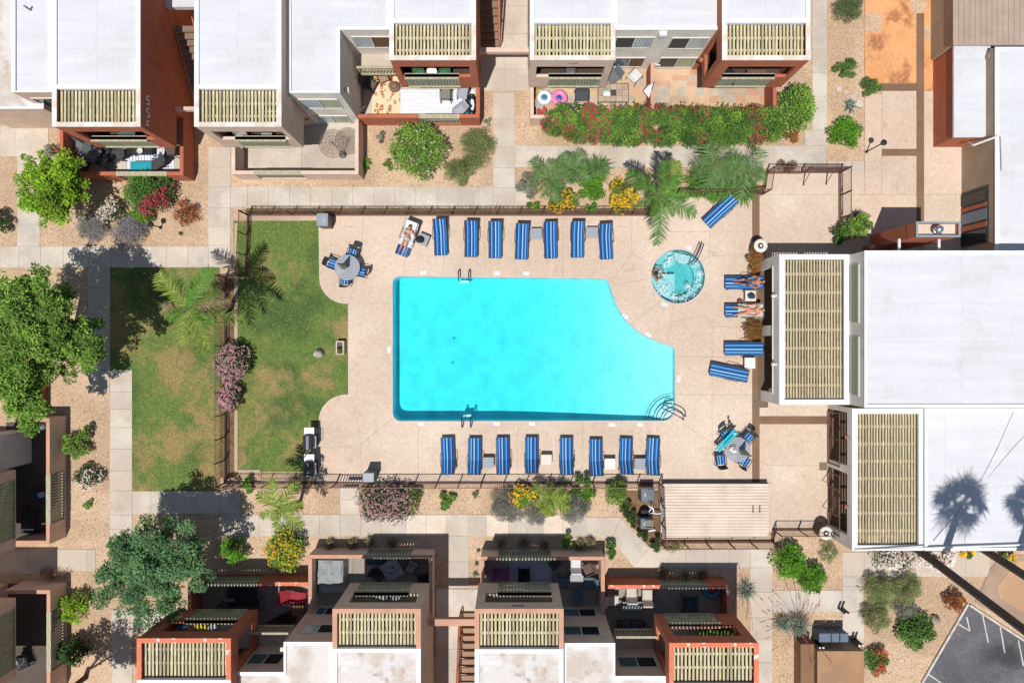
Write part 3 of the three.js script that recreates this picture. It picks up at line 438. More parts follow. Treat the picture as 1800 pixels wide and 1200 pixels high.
// --- top row, east building
{
  const b = thing('apartment_building', 'beige and terracotta apartment block with long white roof over the stone tiled patio, top right', 'building');
  const B = bayPx(b, 932, 1081, 105, 40, { ...BEI, jl: .33, jr: .33, pl: .98, pr: .35 });
  bayPx(b, 1270, 1424, 105, 40, { ...RED, jl: .55, jr: .3, pl: .62, pr: .85, slotL: true });
  wing(b, [[1081, -60], [1265, -60], [1265, 52], [1081, 52]], 4.7, { ...BEI, wall: mats.cream });
  const z2 = wz(52, 4.7);
  windowZ(b, 1085, 1150, 65, 83, z2, 1, { b: mats.paneBlue, curtain: 1 }); windowZ(b, 1183, 1246, 66, 84, z2, 1, { b: mats.paneGreen, curtain: 1 }); windowZ(b, 1084, 1134, 101, 116, z2, 1, { a: mats.paneBlue, b: mats.wood }); windowZ(b, 1163, 1225, 101, 117, z2, 1, { b: mats.paneGreen });
  const d = new MB(); d.pipe([V(wx(1166, 4.4), 4.4, z2 + .06), V(wx(1154, 2.2), .9, z2 + .06), V(wx(1154, .9) + .25, .7, z2 + .1)], .035); d.box(wx(1165, 4.5) - .15, 4.3, z2, wx(1165, 4.5) + .2, 4.55, z2 + .2); d.mesh('downpipe', mats.white, b);
  text3(b, '2238', .55, .2, new THREE.Matrix4().makeTranslation(wx(1007, 5.1), 5.1, wz(105, 5.5) + .012), '#6b3324', '#c9ab92');
  const l = new MB(); l.ball(wx(1233, 2.4), 2.4, wz(105, 2.4), .13); l.mesh('wall_lamp', mats.terra, b);
}
// --- bottom row, west building
const REDB = { ...RED, floor: mats.slabs[0], cap: mats.capTerra, roof: mats.roofDirty }, BEIB = { ...BEI, floor: mats.slabs[0], cap: mats.capPeach, roof: mats.roofDirty };
{
  const b = thing('apartment_building', 'terracotta and beige apartment block with stained roof at the bottom left, by the leafy tree', 'building');
  bayPx(b, 241, 405, 1122, 1194, { ...REDB, jl: .6, jr: .47, pl: 1.2, pr: .5, n: 23, slotR: true });
  bayPx(b, 585, 739, 1070, 1139, { ...BEIB, jl: .5, jr: .35, pl: .52, pr: .87 });
  wing(b, [[409, 1181], [499, 1181], [499, 1128], [584, 1128], [584, 1260], [409, 1260]], 4.7, { ...BEI, roof: mats.roofDirty });
  const z1 = wz(1181, 4.7), z2 = wz(1128, 4.7), kw = { frame: mats.bone, a: mats.paneTeal, b: mats.glassDark };
  windowZ(b, 431, 488, 1168, 1150, z1, -1, kw); windowZ(b, 528, 582, 1113, 1099, z2, -1, { ...kw, curtain: -1 }); windowZ(b, 552, 584, 1081, 1069, z2, -1, kw);
  const x0 = wx(444, 2.2), x1 = wx(512, 2.2), rail = new MB(); rail.box(x0, 1.75, z1 - 1.05, x1, 1.88, z1 - .95, .01); rail.box(x0, 2.62, z1 - 1.05, x1, 2.70, z1 - .93, .01); const rm = rail.mesh('balcony_railing', mats.railTop, b);
  for (let i = 0; i < 13; i++) { const q = new MB(), x = lerp(x0 + .05, x1 - .05, i / 12); q.box(x - .03, 1.88, z1 - 1.02, x + .03, 2.62, z1 - .97); q.mesh('slat', mats.rail, rm); }
  const r = new MB(); r.box(x0, 1.6, z1 - .95, x1, 1.75, z1); r.mesh('balcony_floor', mats.slabs[3], b);
  const l = new MB(); l.box(wx(492, 4.2), 3.9, wz(1138, 4.2), wx(500, 4.2), 4.2, wz(1145, 4.2)); l.mesh('wall_lamp', mats.bone, b);
}
// --- bottom row, east building
{
  const b = thing('apartment_building', 'beige and terracotta apartment block with stained roof right of the bottom stairs', 'building');
  bayPx(b, 835, 990, 1070, 1140, { ...BEIB, jl: .42, jr: .42, pl: 1.04, pr: .42 });
  bayPx(b, 1177, 1333, 1130, 1202, { ...REDB, jl: .43, jr: .48, pl: .44, pr: 1.1, slotL: true, n: 21 });
  wing(b, [[990, 1130], [1081, 1130], [1081, 1188], [1173, 1188], [1173, 1260], [990, 1260]], 4.7, { ...BEI, roof: mats.roofDirty });
  const z2 = wz(1130, 4.7), z1 = wz(1188, 4.7), kw = { frame: mats.bone, a: mats.paneTeal, b: mats.glassDark };
  windowZ(b, 993, 1055, 1117, 1102, z2, -1, { ...kw, a: mats.paneTeal }); windowZ(b, 992, 1048, 1084, 1071, z2, -1, { ...kw, a: mats.paneBlue }); windowZ(b, 1091, 1156, 1173, 1156, z1, -1, kw);
  const x0 = wx(1081, 2.2), x1 = wx(1152, 2.2), rail = new MB(); rail.box(x0, 1.75, z1 - 1.05, x1, 1.88, z1 - .95, .01); rail.box(x0, 2.62, z1 - 1.05, x1, 2.70, z1 - .93, .01); const rm = rail.mesh('balcony_railing', mats.railTop, b);
  for (let i = 0; i < 13; i++) { const q = new MB(), x = lerp(x0 + .05, x1 - .05, i / 12); q.box(x - .03, 1.88, z1 - 1.02, x + .03, 2.62, z1 - .97); q.mesh('slat', mats.rail, rm); }
  const r = new MB(); r.box(x0, 1.6, z1 - .95, x1, 1.75, z1); r.mesh('balcony_floor', mats.slabs[3], b);
  text3(b, '4350', .55, .2, new THREE.Matrix4().makeRotationY(Math.PI).setPosition(wx(910, 5.1), 5.1, wz(1070, 5.5) - .012), '#cfc6ba', '#5c4a3e');
}
// --- left edge, two blocks that face east
{
  const b = thing('apartment_building', 'beige apartment block at the left edge, lattice balcony facing the gravel path', 'building');
  const xf = wx(27, 2.05), z0 = wz(825, 2.05), z1 = wz(962, 2.05);
  bay(b, xf, (z0 + z1) / 2, Math.PI / 2, z1 - z0, 1.9, { ...BEIB, jl: .5, jr: .4, pl: .5, pr: .5, depth: 7 });
  const w = new MB(); w.poly([[wx(-90, 4.2), wz(755, 0)], [xf - .6, wz(755, 0)], [xf - .6, z0], [wx(-90, 4.2), z0]], 0, 4.7); w.mesh('wall', mats.cream, b);
  const c = thing('apartment_building', 'brown apartment block at the bottom left edge behind a lattice patio fence', 'building');
  const y0 = wz(1050, 2.05), y1 = wz(1190, 2.05); bay(c, xf, (y0 + y1) / 2, Math.PI / 2, y1 - y0, 1.9, { ...BEIB, jl: .5, jr: .4, pl: .5, pr: .5, depth: 7 });
}
// --- club house on the right
function bigPergola(bld, x0, y0, x1, y1, h, n, rails, extra) { // px outer frame at height h
  const X0 = wx(x0, h), X1 = wx(x1, h), Z0 = wz(y0, h), Z1 = wz(y1, h); const f = new MB(); f.ring(X0, Z0, X1, Z1, .26, h - .10, h + .04); f.mesh('pergola_frame', extra.cap || mats.whiteTrim, bld);
  const pg = new MB(); for (let i = 0; i < rails; i++) { const z = lerp(Z0 + .5, Z1 - .5, (i + .5) / rails); pg.box(X0 + .26, h - .28, z - .07, X1 - .26, h - .222, z + .07, .01); } const pm = pg.mesh('pergola', mats.slatWarm[0], bld);
  for (let i = 0; i < n; i++) { const b = new MB(), x = lerp(X0 + .36, X1 - .36, i / (n - 1)); b.box(x - .040, h - .22, Z0 + .27, x + .040, h - .14 + rr(-.012, .012), Z1 - .27 - (extra.short || 0), .01); b.mesh('slat', mats.slatWarm[rnd() < .12 ? 3 : Math.floor(rnd() * 3)], pm); }
}
{
  const b = thing('club_house', 'pool club house with two slatted pergola walks and white flat roofs on the right', 'building');
  const R1 = wing(b, [[1520, 441], [1900, 441], [1900, 716], [1520, 716]], 4.2, { ...BEI, wall: mats.cream });
  const h = 2.7, X = wx(1370, h), Z0 = wz(447, h), Z1 = wz(711, h), XR = wx(1520, 4.2);
  bigPergola(b, 1370, 447, 1493, 711, h, 20, 7, {});
  const col = new MB(); const zc = [[Z0, Z0 + .55], [wz(572, 1.2), wz(590, 1.2)], [Z1 - .55, Z1]];
  for (const [a, c] of zc) col.box(X, 0, a, X + .22, 1.87, c); col.box(X, 1.87, Z0, X + .22, h - .1, Z1); col.box(X + .22, 1.87, Z0, XR, h - .1, Z0 + .2); col.box(X + .22, 1.87, Z1 - .2, XR, h - .1, Z1); col.box(X + 1.9, 0, Z0, X + 2.15, 1.87, Z0 + .2); col.mesh('colonnade', mats.cream, b);
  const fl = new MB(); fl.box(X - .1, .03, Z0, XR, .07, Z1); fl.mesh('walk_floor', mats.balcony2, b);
  for (const [a, c] of [[465, 568], [592, 696]]) { const w = new MB(); w.box(XR - .05, 3.0, wz(a, 3.4), XR - .002, 3.75, wz(c, 3.4)); const wm = w.mesh('window', mats.bone, b); const p = new MB(); p.box(XR - .07, 3.06, wz(a, 3.4) + .06, XR - .05, 3.7, wz(c, 3.4) - .06); p.mesh('pane', mats.paneGreen, wm); }
  for (const y of [520, 640]) { const l = new MB(); l.ball(X - .12, 2.25, wz(y, 2.25), .12, .14, .12); l.box(X - .06, 2.1, wz(y, 2.25) - .06, X, 2.4, wz(y, 2.25) + .06); l.mesh('wall_lamp', mats.bone, b); }
  const ln = new MB(); ln.box(X - .05, 1.87, Z0 + .5, X - .002, 1.93, Z1 - .5); ln.mesh('wall_trim', mats.bone, b);
  // south-east part
  wing(b, [[1626, 718], [1900, 718], [1900, 967], [1626, 967]], 2.9, { ...BEI, wall: mats.cream });
  bigPergola(b, 1498, 718, 1624, 967, h, 21, 7, {});
  const X2 = wx(1498, h), W0 = wz(718, h), W1 = wz(967, h), c2 = new MB(); for (const [a, c] of [[W0, W0 + .25], [wz(813, 1.2), wz(826, 1.2)], [W1 - .6, W1]]) c2.box(X2, 0, a, X2 + .22, 2.2, c); c2.box(X2, 2.2, W0, X2 + .22, h - .1, W1); c2.box(X2 + .22, 2.0, W1 - .2, wx(1626, 2.9), h - .1, W1); c2.box(X2 + .22, 0, W1 - .2, X2 + 1.2, 2.0, W1); c2.mesh('colonnade', mats.cream, b);
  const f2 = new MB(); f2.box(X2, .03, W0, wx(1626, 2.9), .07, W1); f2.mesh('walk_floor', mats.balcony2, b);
  for (const y of [768, 890]) { const l = new MB(); l.ball(X2 - .1, 2.35, wz(y, 2.35), .1); l.mesh('wall_lamp', mats.terra, b); }
  const pp = new MB(); pp.pipe([V(wx(1502, 2.75), 2.8, wz(966, 2.75)), V(wx(1640, 2.95), 3.0, wz(962, 2.95)), V(wx(1900, 2.95), 3.0, wz(953, 2.95))], .05); pp.mesh('roof_pipe', mats.white, b);
  const cb = new MB(); cb.tube([V(wx(1786, 2.85), 2.85, wz(715, 2.85)), V(wx(1740, 2.85), 2.86, wz(815, 2.85)), V(wx(1700, 2.85), 2.84, wz(880, 2.85)), V(wx(1640, 2.85), 2.9, wz(950, 2.85))], .011, 5); cb.tube([V(wx(1830, 2.85), 2.85, wz(735, 2.85)), V(wx(1770, 2.85), 2.86, wz(800, 2.85)), V(wx(1720, 2.85), 2.84, wz(862, 2.85)), V(wx(1690, 2.85), 2.85, wz(905, 2.85))], .011, 5); cb.mesh('roof_cable', mats.black, b);
}
{
  const b = thing('club_house', 'beige hall with a white roof, terracotta entrance block and ribbed tan roof, top right corner', 'building');
  const h = 2.65, P = wing(b, [[1750, 83], [1900, 83], [1900, 470], [1750, 470]], h, { ...BEI, wall: mats.tan });
  const xw = wx(1750, h); // recessed entrance
  const e = new MB(); e.box(xw - .012, 0, wz(340, 0), xw + .02, 2.2, wz(436, 0)); e.mesh('entrance_recess', mats.darkInt, b);
  for (const [a, c, m] of [[346, 364, mats.glassDark], [368, 374, mats.terra], [378, 396, mats.paneBlue], [400, 408, mats.terra], [412, 432, mats.glassDark]]) { const d = new MB(); d.box(xw - .05, .05, wz(a, 0), xw - .013, 2.05, wz(c, 0)); d.mesh('door', m, b); }
  const red = new MB(), hr = 1.97, X0 = wx(1681, hr), X1 = wx(1741, hr), Z0 = wz(80, hr), Z1 = wz(240, hr); red.box(X0, 0, Z0, X1, hr - .12, Z1); red.mesh('entrance_block', mats.terra, b);
  const rr2 = new MB(); rr2.box(X0 - .1, hr - .12, Z0, X1 + .05, hr, Z1 + .02, .02); rr2.mesh('roof', mats.roof, b);
  const pipe = new MB(); pipe.pipe([V(wx(1753, 2.7), 2.72, wz(240, 2.7)), V(wx(1712, 2.2), 2.2, wz(255, 2.2)), V(wx(1705, 1.8), 1.7, wz(249, 1.8))], .06, 7); pipe.pipe([V(wx(1762, 2.7), 2.72, wz(300, 2.7)), V(wx(1760, 2.7), 2.72, wz(240, 2.7)), V(wx(1752, 2.7), 2.72, wz(237, 2.7))], .025, 6); pipe.mesh('downpipe', mats.bone, b);
  const v = new MB(); v.box(wx(1735, 2.1), 1.97, wz(97, 2.1), wx(1742, 2.1), 2.25, wz(103, 2.1)); v.mesh('roof_vent', mats.metalTan, b);
  const hw = 1.95, wl = new MB(); wl.box(wx(1676, hw), 0, wz(-60, hw), wx(1690, hw), hw, wz(79, hw)); wl.mesh('wall', mats.tan, b);
  const rm = new MB(); rm.box(wx(1678, 2.2), 2.1, wz(-60, 2.2), wx(1900, 2.2), 2.16, wz(79, 2.2)); const rf = rm.mesh('ribbed_roof', mats.roofTan2, b);
  for (let x = 1681; x < 1830; x += 9.8) { const r = new MB(); r.box(wx(x, 2.2) - .13, 2.16, wz(-60, 2.2), wx(x, 2.2) + .13, 2.19, wz(79, 2.2), .02); r.mesh('roof_panel', mats.roofTan2, rf); }
}
{ // chimney-like tower wall
  const b = thing('chimney', 'tall terracotta chimney block with a metal vent ball on its blue grey top', 'chimney'), h = 4.27;
  const X0 = wx(1611, h), X1 = wx(1688, h), Z0 = wz(390, h), Z1 = wz(416, h); const w = new MB(); w.ring(X0, Z0, X1, Z1, .07, 0, h); w.mesh('wall', mats.terra, b);
  const t = new MB(); t.box(X0 + .07, h - .35, Z0 + .07, X1 - .07, h - .25, Z1 - .07); t.mesh('chimney_top', mats.roofTan, b); const r = new MB(); r.ring(X0 - .02, Z0 - .02, X1 + .02, Z1 + .02, .1, h, h + .04); r.mesh('metal_cap', mats.metalGrey, b);
  const v = new MB(), vx = wx(1650, 4.3), vz = wz(403, 4.3); v.cyl(V(vx, h - .25, vz), V(vx, h + .05, vz), .16, .16, 14); v.ball(vx, h + .12, vz, .2, .16, .2, 14); v.lathe([[.19, 0], [.26, .03], [.19, .06]], vx, h - .05, vz, 16); v.mesh('vent', mats.steel, b);
  const s = new MB(); s.box(X0 - .015, 3.55, Z0 - .015, X0, 3.6, Z1 + .015); s.box(X0, 3.55, Z1, X1, 3.6, Z1 + .015); s.mesh('wall_trim', mats.terraDark, b);
  const low = thing('garden_wall', 'low terracotta wall stub beside the chimney block and green bush', 'wall'); const l = new MB(); l.box(wx(1516), 0, wz(434), wx(1560), .9, wz(440)); l.mesh('wall', mats.terra, low); const c = new MB(); c.box(wx(1516) - .04, .9, wz(434) - .04, wx(1522), .97, wz(440) + .04); c.mesh('wall_cap', mats.capPeach, low);
  const bp = new MB(); for (const x of [1582, 1652]) bp.box(wx(x, 3.6) - .05, 3.5, Z1, wx(x, 3.6) + .05, 3.6, wz(441, 4.2)); bp.mesh('tie_beam', mats.white, b);
}
{ // plant shed with a ribbed tan roof
  const b = thing('equipment_vault', 'low equipment vault with ribbed pinkish tan panel roof below the round table', 'vault'), h = .45;
  const X0 = wx(1165, h), X1 = wx(1351, h), Z0 = wz(850, h), Z1 = wz(947, h); const w = new MB(); w.box(X0 + .1, 0, Z0 + .1, X1 - .1, h - .14, Z1 - .1); w.mesh('wall', mats.tan, b);
  const r = new MB(); r.box(X0, h - .14, Z0, X1, h - .05, Z1); const rm = r.mesh('roof', mats.roofTan, b); for (let i = 0; i < 18; i++) { const q = new MB(), z = lerp(Z0, Z1, i / 18); q.box(X0 - .02, h - .05, z + .007, X1 + .02, h + .0 + (i % 2) * .004, z + (Z1 - Z0) / 18 - .007, .006); q.mesh('roof_panel', mats.roofTan, rm); }
  const f = new MB(); f.box(X0 - .02, h - .22, Z0 - .05, X1 + .02, h - .03, Z0 - .002); f.mesh('fascia', mats.black, rm);
  for (const x of [1324, 1336]) { const q = new MB(); q.bar(at(x, 888, h + .02), at(x, 901, h + .02), .05, .03); q.mesh('roof_bracket', mats.black, rm); }
}
// ───────── stairs ─────────
function stairs(label, x0, x1, zBottom, zTop, h, n, m, rail, handX) {
  const o = thing('staircase', label, 'staircase'), dz = (zTop - zBottom) / n;
  for (let i = 0; i < n; i++) { const b = new MB(), y = (i + 1) * h / n; b.box(x0, y - .09, zBottom + i * dz, x1, y, zBottom + (i + 1) * dz + Math.sign(dz) * .03, .01); b.mesh('step', m, o); }
  const s = new MB(); for (const x of [x0 - .05, x1 + .05]) s.hexa([V(x - .04, -.1, zBottom), V(x + .04, -.1, zBottom), V(x + .04, h - .3, zTop), V(x - .04, h - .3, zTop), V(x - .04, .2, zBottom), V(x + .04, .2, zBottom), V(x + .04, h, zTop), V(x - .04, h, zTop)]); s.mesh('stringer', rail, o);
  const r = new MB(); r.bar(V(handX, 1.0, zBottom), V(handX, h + .95, zTop), .06, .06); r.bar(V(handX, .55, zBottom), V(handX, h + .5, zTop), .04, .04); for (let i = 0; i < 5; i++) { const t = i / 4; r.box(handX - .02, t * h, lerp(zBottom, zTop, t) - .02, handX + .02, t * h + 1, lerp(zBottom, zTop, t) + .02); } r.mesh('handrail', mats.terra, o); return o;
}
{
  const conc = M([.40, .35, .32], .95, { map: texConcrete, bumpMap: bumpStucco, bumpScale: .005 });
  stairs('outdoor concrete stair along the dark side wall of the top left terracotta block', wx(246, 5.5) + .12, wx(246, 5.5) + 1.3, wz(186), wz(46, 2.4), 2.4, 12, conc, mats.peach, wx(246, 5.5) + 1.42);
  stairs('outdoor concrete stair with red handrail between the top buildings', wx(845), wx(876), wz(84), wz(84) - 4.6, 2.8, 14, conc, mats.terra, wx(879));
  stairs('outdoor concrete stair with open treads between the bottom buildings', wx(812), wx(838), wz(1075), wz(1075) + 4.6, 2.8, 14, M([.60, .45, .36], .95, { map: texConcrete }), mats.terra, wx(809));
  const beam = (label, x0, x1, y0, y1, h, m) => { const b = new MB(); b.box(wx(x0, h), h - .3, wz(y0, h), wx(x1, h), h, wz(y1, h), .01); settle(tag(b.build('tie_beam', m), label, 'beam')); };
  beam('pale beam bridging the gap beside the top left stair', 306, 344, 187, 193, 2.3, mats.beige); beam('pale beam across the passage between the top buildings', 842, 932, 83, 91, 2.9, mats.beige); beam('peach beam across the stair passage between the bottom buildings', 753, 836, 1088, 1100, 3.0, mats.peach);
  const w = new MB(); w.box(wx(258, 3.2), 2.9, wz(-50, 3.2), wx(345, 3.2), 3.2, wz(12, 3.2)); settle(tag(w.build('walkway_canopy', mats.roof), 'small white canopy roof over the top left stair landing', 'canopy'));
}
// ───────── patio walls and floors ─────────
function patio(label, m, segs, cap, h = 1.3) { // segs: [x0,y0,x1,y1,[lattice from,to]?] px at wall top
  const o = thing('patio_wall', label, 'wall'); const w = new MB(), c = new MB(), t = .17;
  for (const [x0, y0, x1, y1, lat] of segs) {
    const A = at(x0, y0, h), B = at(x1, y1, h), hor = Math.abs(A.x - B.x) > Math.abs(A.z - B.z);
    const piece = (a, b, q, top) => hor ? q.box(a, 0, A.z - t / 2, b, top, A.z + t / 2) : q.box(A.x - t / 2, 0, a, A.x + t / 2, top, b);
    const capp = (a, b) => hor ? c.box(a, h, A.z - t / 2 - .01, b, h + .025, A.z + t / 2 + .01) : c.box(A.x - t / 2 - .01, h, a, A.x + t / 2 + .01, h + .025, b);
    let a = hor ? Math.min(A.x, B.x) - t / 2 : Math.min(A.z, B.z) + t / 2, b = hor ? Math.max(A.x, B.x) + t / 2 : Math.max(A.z, B.z) - t / 2;
    if (!lat) { piece(a, b, w, h); capp(a, b); continue; }
    const p = hor ? wx(lat[0], h) : wz(lat[0], h), q = hor ? wx(lat[1], h) : wz(lat[1], h);
    piece(a, p, w, h); piece(q, b, w, h); capp(a, p); capp(q, b); piece(p, q, w, .18);
    const f = new MB(); if (hor) f.box(p, h - .07, A.z - .12, q, h + .02, A.z + .12, .01); else f.box(A.x - .12, h - .07, p, A.x + .12, h + .02, q, .01); const fm = f.mesh('lattice_panel', mats.railTop, o);
    const n = Math.round((q - p) / .16); for (let i = 0; i < n; i++) { const s = lerp(p, q, (i + .5) / n), k = new MB(); if (hor) k.box(s - .05, .18, A.z - .02, s + .05, h - .07, A.z + .02); else k.box(A.x - .02, .18, s - .05, A.x + .02, h - .07, s + .05); k.mesh('slat', mats.rail, fm); }
  }
  w.mesh('wall', m, o); c.mesh('wall_cap', cap || m, o); return o;
}
patio('terracotta patio wall with lattice panel around the lounge patio, top left', mats.terra, [[107.5, 170, 107.5, 305], [107.5, 305, 319, 305, [203, 292]], [319, 190, 319, 305]]);
patio('beige patio wall with lattice panel around the wire fire globe patio', mats.beige, [[410, 250, 410, 303], [410, 303, 627, 303, [446, 529]], [627, 207, 627, 303]]);
patio('terracotta patio wall with lattice panel below the floral rug', mats.terra, [[632, 204, 840, 204, [736, 808]], [840, 120, 840, 204]]);
patio('beige patio wall at the left end of the flowering hedge', mats.beige, [[935, 120, 935, 205], [935, 205, 985, 205]]);
patio('terracotta divider wall on the stone tiled patio', mats.terra, [[1147, 107, 1147, 194]], mats.capPeach);
patio('short terracotta patio wall beside the leafy bush, top right', mats.terra, [[1362, 120, 1362, 205]]);
patio('terracotta patio wall with lattice panel in front of the red cushioned lounger', mats.terra, [[333, 1026, 540, 1026, [357, 452]], [333, 1026, 333, 1100]], mats.capTerra);
patio('peach patio wall with lattice panel around the grey covered furniture', mats.beige, [[545, 978, 758, 978, [642, 722]], [545, 978, 545, 1100], [757, 978, 757, 1100]], mats.capPeach);
patio('peach patio wall with lattice panel around the white rug, bottom centre', mats.beige, [[848, 981, 1060, 981, [876, 969]], [848, 981, 848, 1030], [1060, 981, 1060, 1100]], mats.capPeach);
patio('terracotta patio wall with lattice panel around the blue cushion patio, bottom right', mats.terra, [[1072, 1031, 1281, 1031, [1163, 1246]], [1281, 1031, 1281, 1120]], mats.capTerra);
patio('peach patio wall with lattice panel in front of the left edge block', mats.beige, [[84, 738, 84, 953, [833, 922]], [30, 738, 84, 738], [20, 953, 84, 953]], mats.capPeach, 1.37);
patio('peach patio wall with lattice panel at the bottom left edge', mats.beige, [[85, 1040, 85, 1230, [1075, 1182]], [10, 1040, 85, 1040]], mats.capPeach, 1.37);
patio('dark red patio wall under the big tree at the left edge', mats.terraDark, [[50, 612, 50, 760], [-20, 612, 50, 612]]);
const flo = (x0, y0, x1, y1, cx, cy) => [x0, y0, x1, y1, cx, cy];
path('patio_floor', [flo(118, 200, 334, 310, [190, 262], []), flo(424, 240, 634, 312, [530], []), flo(520, 215, 634, 240, [], []), flo(640, 121, 843, 213, [740], [])], mats.slabs, .032);
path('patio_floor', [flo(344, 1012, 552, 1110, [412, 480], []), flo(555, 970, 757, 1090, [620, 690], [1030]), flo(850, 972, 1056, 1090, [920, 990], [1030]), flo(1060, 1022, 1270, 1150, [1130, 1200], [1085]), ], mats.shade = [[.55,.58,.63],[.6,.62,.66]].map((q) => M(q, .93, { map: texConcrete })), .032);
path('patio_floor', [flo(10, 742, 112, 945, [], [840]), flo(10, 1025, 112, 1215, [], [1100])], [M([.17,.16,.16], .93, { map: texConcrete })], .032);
path('passage_floor', [flo(766, 1035, 840, 1230, [], [1085, 1140]), flo(0, 965, 100, 1008, [50], [])], mats.slabs, .03);
// slate tiles, each its own stone
{
  reseed(77); const o = new THREE.Group(); o.name = 'tiled_patio'; o.userData.kind = 'structure'; scene.add(o);
  const cols = [[.62,.45,.36],[.62,.54,.45],[.50,.52,.52],[.68,.55,.42],[.60,.42,.34],[.58,.57,.53],[.66,.52,.42],[.52,.46,.40]].map((c) => M(c.map((v) => v * 1.5), .75, { map: texConcrete, bumpMap: bumpRoof, bumpScale: .02 }));
  let y = 122; while (y < 212) { const hgt = [10, 13, 16][Math.floor(rnd() * 3)]; let x = 942; while (x < 1365) { const wd = [11, 14, 18][Math.floor(rnd() * 3)]; const blue = x < 1147; const m = rnd() < .55 ? (blue ? [cols[2], cols[5], cols[1], cols[3]][Math.floor(rnd() * 4)] : [cols[0], cols[6], cols[4], cols[3]][Math.floor(rnd() * 4)]) : cols[Math.floor(rnd() * 8)]; const b = new MB(); b.box(wx(x) + .008, -.03, wz(y) + .008, wx(Math.min(x + wd, 1365)) - .008, .032 + rr(-.003, .003), wz(y + hgt) - .008); b.mesh('tile', m, o); x += wd; } y += hgt; }
  const g = new MB(); g.box(wx(942), -.02, wz(122), wx(1365), .018, wz(214)); g.mesh('mortar', mats.slabs[2], o);
}
// ───────── fences and gates ─────────
mats.fenceKerb = M([.24,.13,.10], .9, { map: texStucco });
function fence(label, pts, h = 1.4, step = 1.22) {
  const o = thing('metal_fence', label, 'fence'), pk = new MB();
  for (let i = 0; i + 1 < pts.length; i++) {
    const A = at(...pts[i]), B = at(...pts[i + 1]), L = A.distanceTo(B), n = Math.max(1, Math.round(L / step)), P = (t, y) => V(lerp(A.x, B.x, t), y, lerp(A.z, B.z, t));
    for (let k = i ? 1 : 0; k <= n; k++) { const q = P(k / n, 0), b = new MB(); b.box(q.x - .028, 0, q.z - .028, q.x + .028, h + .04, q.z + .028); b.mesh('post', mats.fence, o); }
    const kb = new MB(); kb.bar(P(0, .07), P(1, .07), .11, .16); kb.mesh('kerb_wall', mats.fenceKerb, o); const r = new MB(); for (const y of [.17, h - .02]) r.bar(P(0, y), P(1, y), .035, .035); r.mesh('rail', mats.fence, o);
    const m = Math.round(L / .105); for (let k = 0; k < m; k++) { const q = P((k + .5) / m, 0); pk.box(q.x - .0075, .1, q.z - .0075, q.x + .0075, h, q.z + .0075); }
  }
  stuff(pk.mesh('pickets', mats.fence, o)); return o;
}
fence('brown metal picket fence along the north edge of the pool deck', [[437, 378], [1150, 378], [1188, 346], [1340, 342], [1346, 304], [1408, 304]]);
fence('brown metal picket fence running south from the double gate to the clubhouse corner bush', [[1475, 304], [1475, 425]]);
fence('brown metal picket fence between the two lawns', [[437, 378], [431, 485], [396, 487], [396, 848], [592, 848]]);
fence('brown metal picket fence behind the southern lounger row', [[652, 848], [1158, 848], [1162, 952], [1356, 951]]);
fence('short brown metal picket fence between equipment vault roof and litter bin', [[1358, 951], [1358, 930], [1446, 930]]);
fence('brown metal fence bay between the club house columns, upper one', [[1455, 722], [1455, 812]]);
fence('brown metal fence bay between the club house columns, lower one', [[1455, 828], [1455, 852]]); fence('short brown metal fence bay below the barred gate', [[1455, 898], [1455, 930]]);
function gate(label, p, q, h, n, m, solid) { // barred gate leaf
  const o = thing('metal_gate', label, 'gate'), A = at(...p), B = at(...q), P = (t, y) => V(lerp(A.x, B.x, t), y, lerp(A.z, B.z, t)); const f = new MB();
  for (const t of [0, 1]) { const c = P(t, 0); f.box(c.x - .035, 0, c.z - .035, c.x + .035, h, c.z + .035); } for (const y of [.1, h - .05]) f.bar(P(0, y), P(1, y), .05, .05); f.mesh('gate_frame', m, o);
  for (let i = 1; i < n; i++) { const c = P(i / n, 0), b = new MB(); b.box(c.x - .02, .12, c.z - .02, c.x + .02, h - .05, c.z + .02); b.mesh('bar', m, o); }
  if (solid) { const b = new MB(); b.bar(P(.3, h * .55), P(.75, h * .55), .02, .5); b.mesh('lock_plate', m, o); } return o;
}
gate('brown barred gate in the south fence beside the grey cabinet', [592, 848], [651, 848], 1.35, 12, mats.fence, true);
gate('brown barred double gate at the north end of the club house terrace', [1409, 304], [1474, 304], 1.4, 16, mats.fence);
gate('brown barred gate between club house columns, right side', [1455, 853], [1455, 897], 1.4, 12, mats.fence, true);
{ // wall-hung bracket lights standing in front of the double gate
  for (const [x, y, d] of [[1412, 325, 'left'], [1452, 324, 'right']]) { const o = thing('gate_stay', 'slim dark stay bar propping the ' + (d === 'left' ? 'left' : 'right') + ' leaf of the double gate', 'bar'); const b = new MB(); b.bar(at(x, y, .06), at(x + 4, 304, .1), .03); b.bar(at(x, y, .06), at(x + 12, 304, 1.0), .03); b.ball(wx(x), .07, wz(y), .05); b.mesh('bar', mats.fence, o); settle(o); }
  for (const y of [838, 884]) { const o = thing('gate_stay', 'slim dark stay frame ' + (y < 860 ? 'above' : 'below') + ' the barred gate by the club house columns', 'bar'); const b = new MB(); b.bar(at(1446, y + 6, .06), at(1454, y - 6, .06), .03); b.bar(at(1446, y + 6, .06), at(1454, y + 10, .5), .03); b.mesh('bar', mats.fence, o); settle(o); }
}
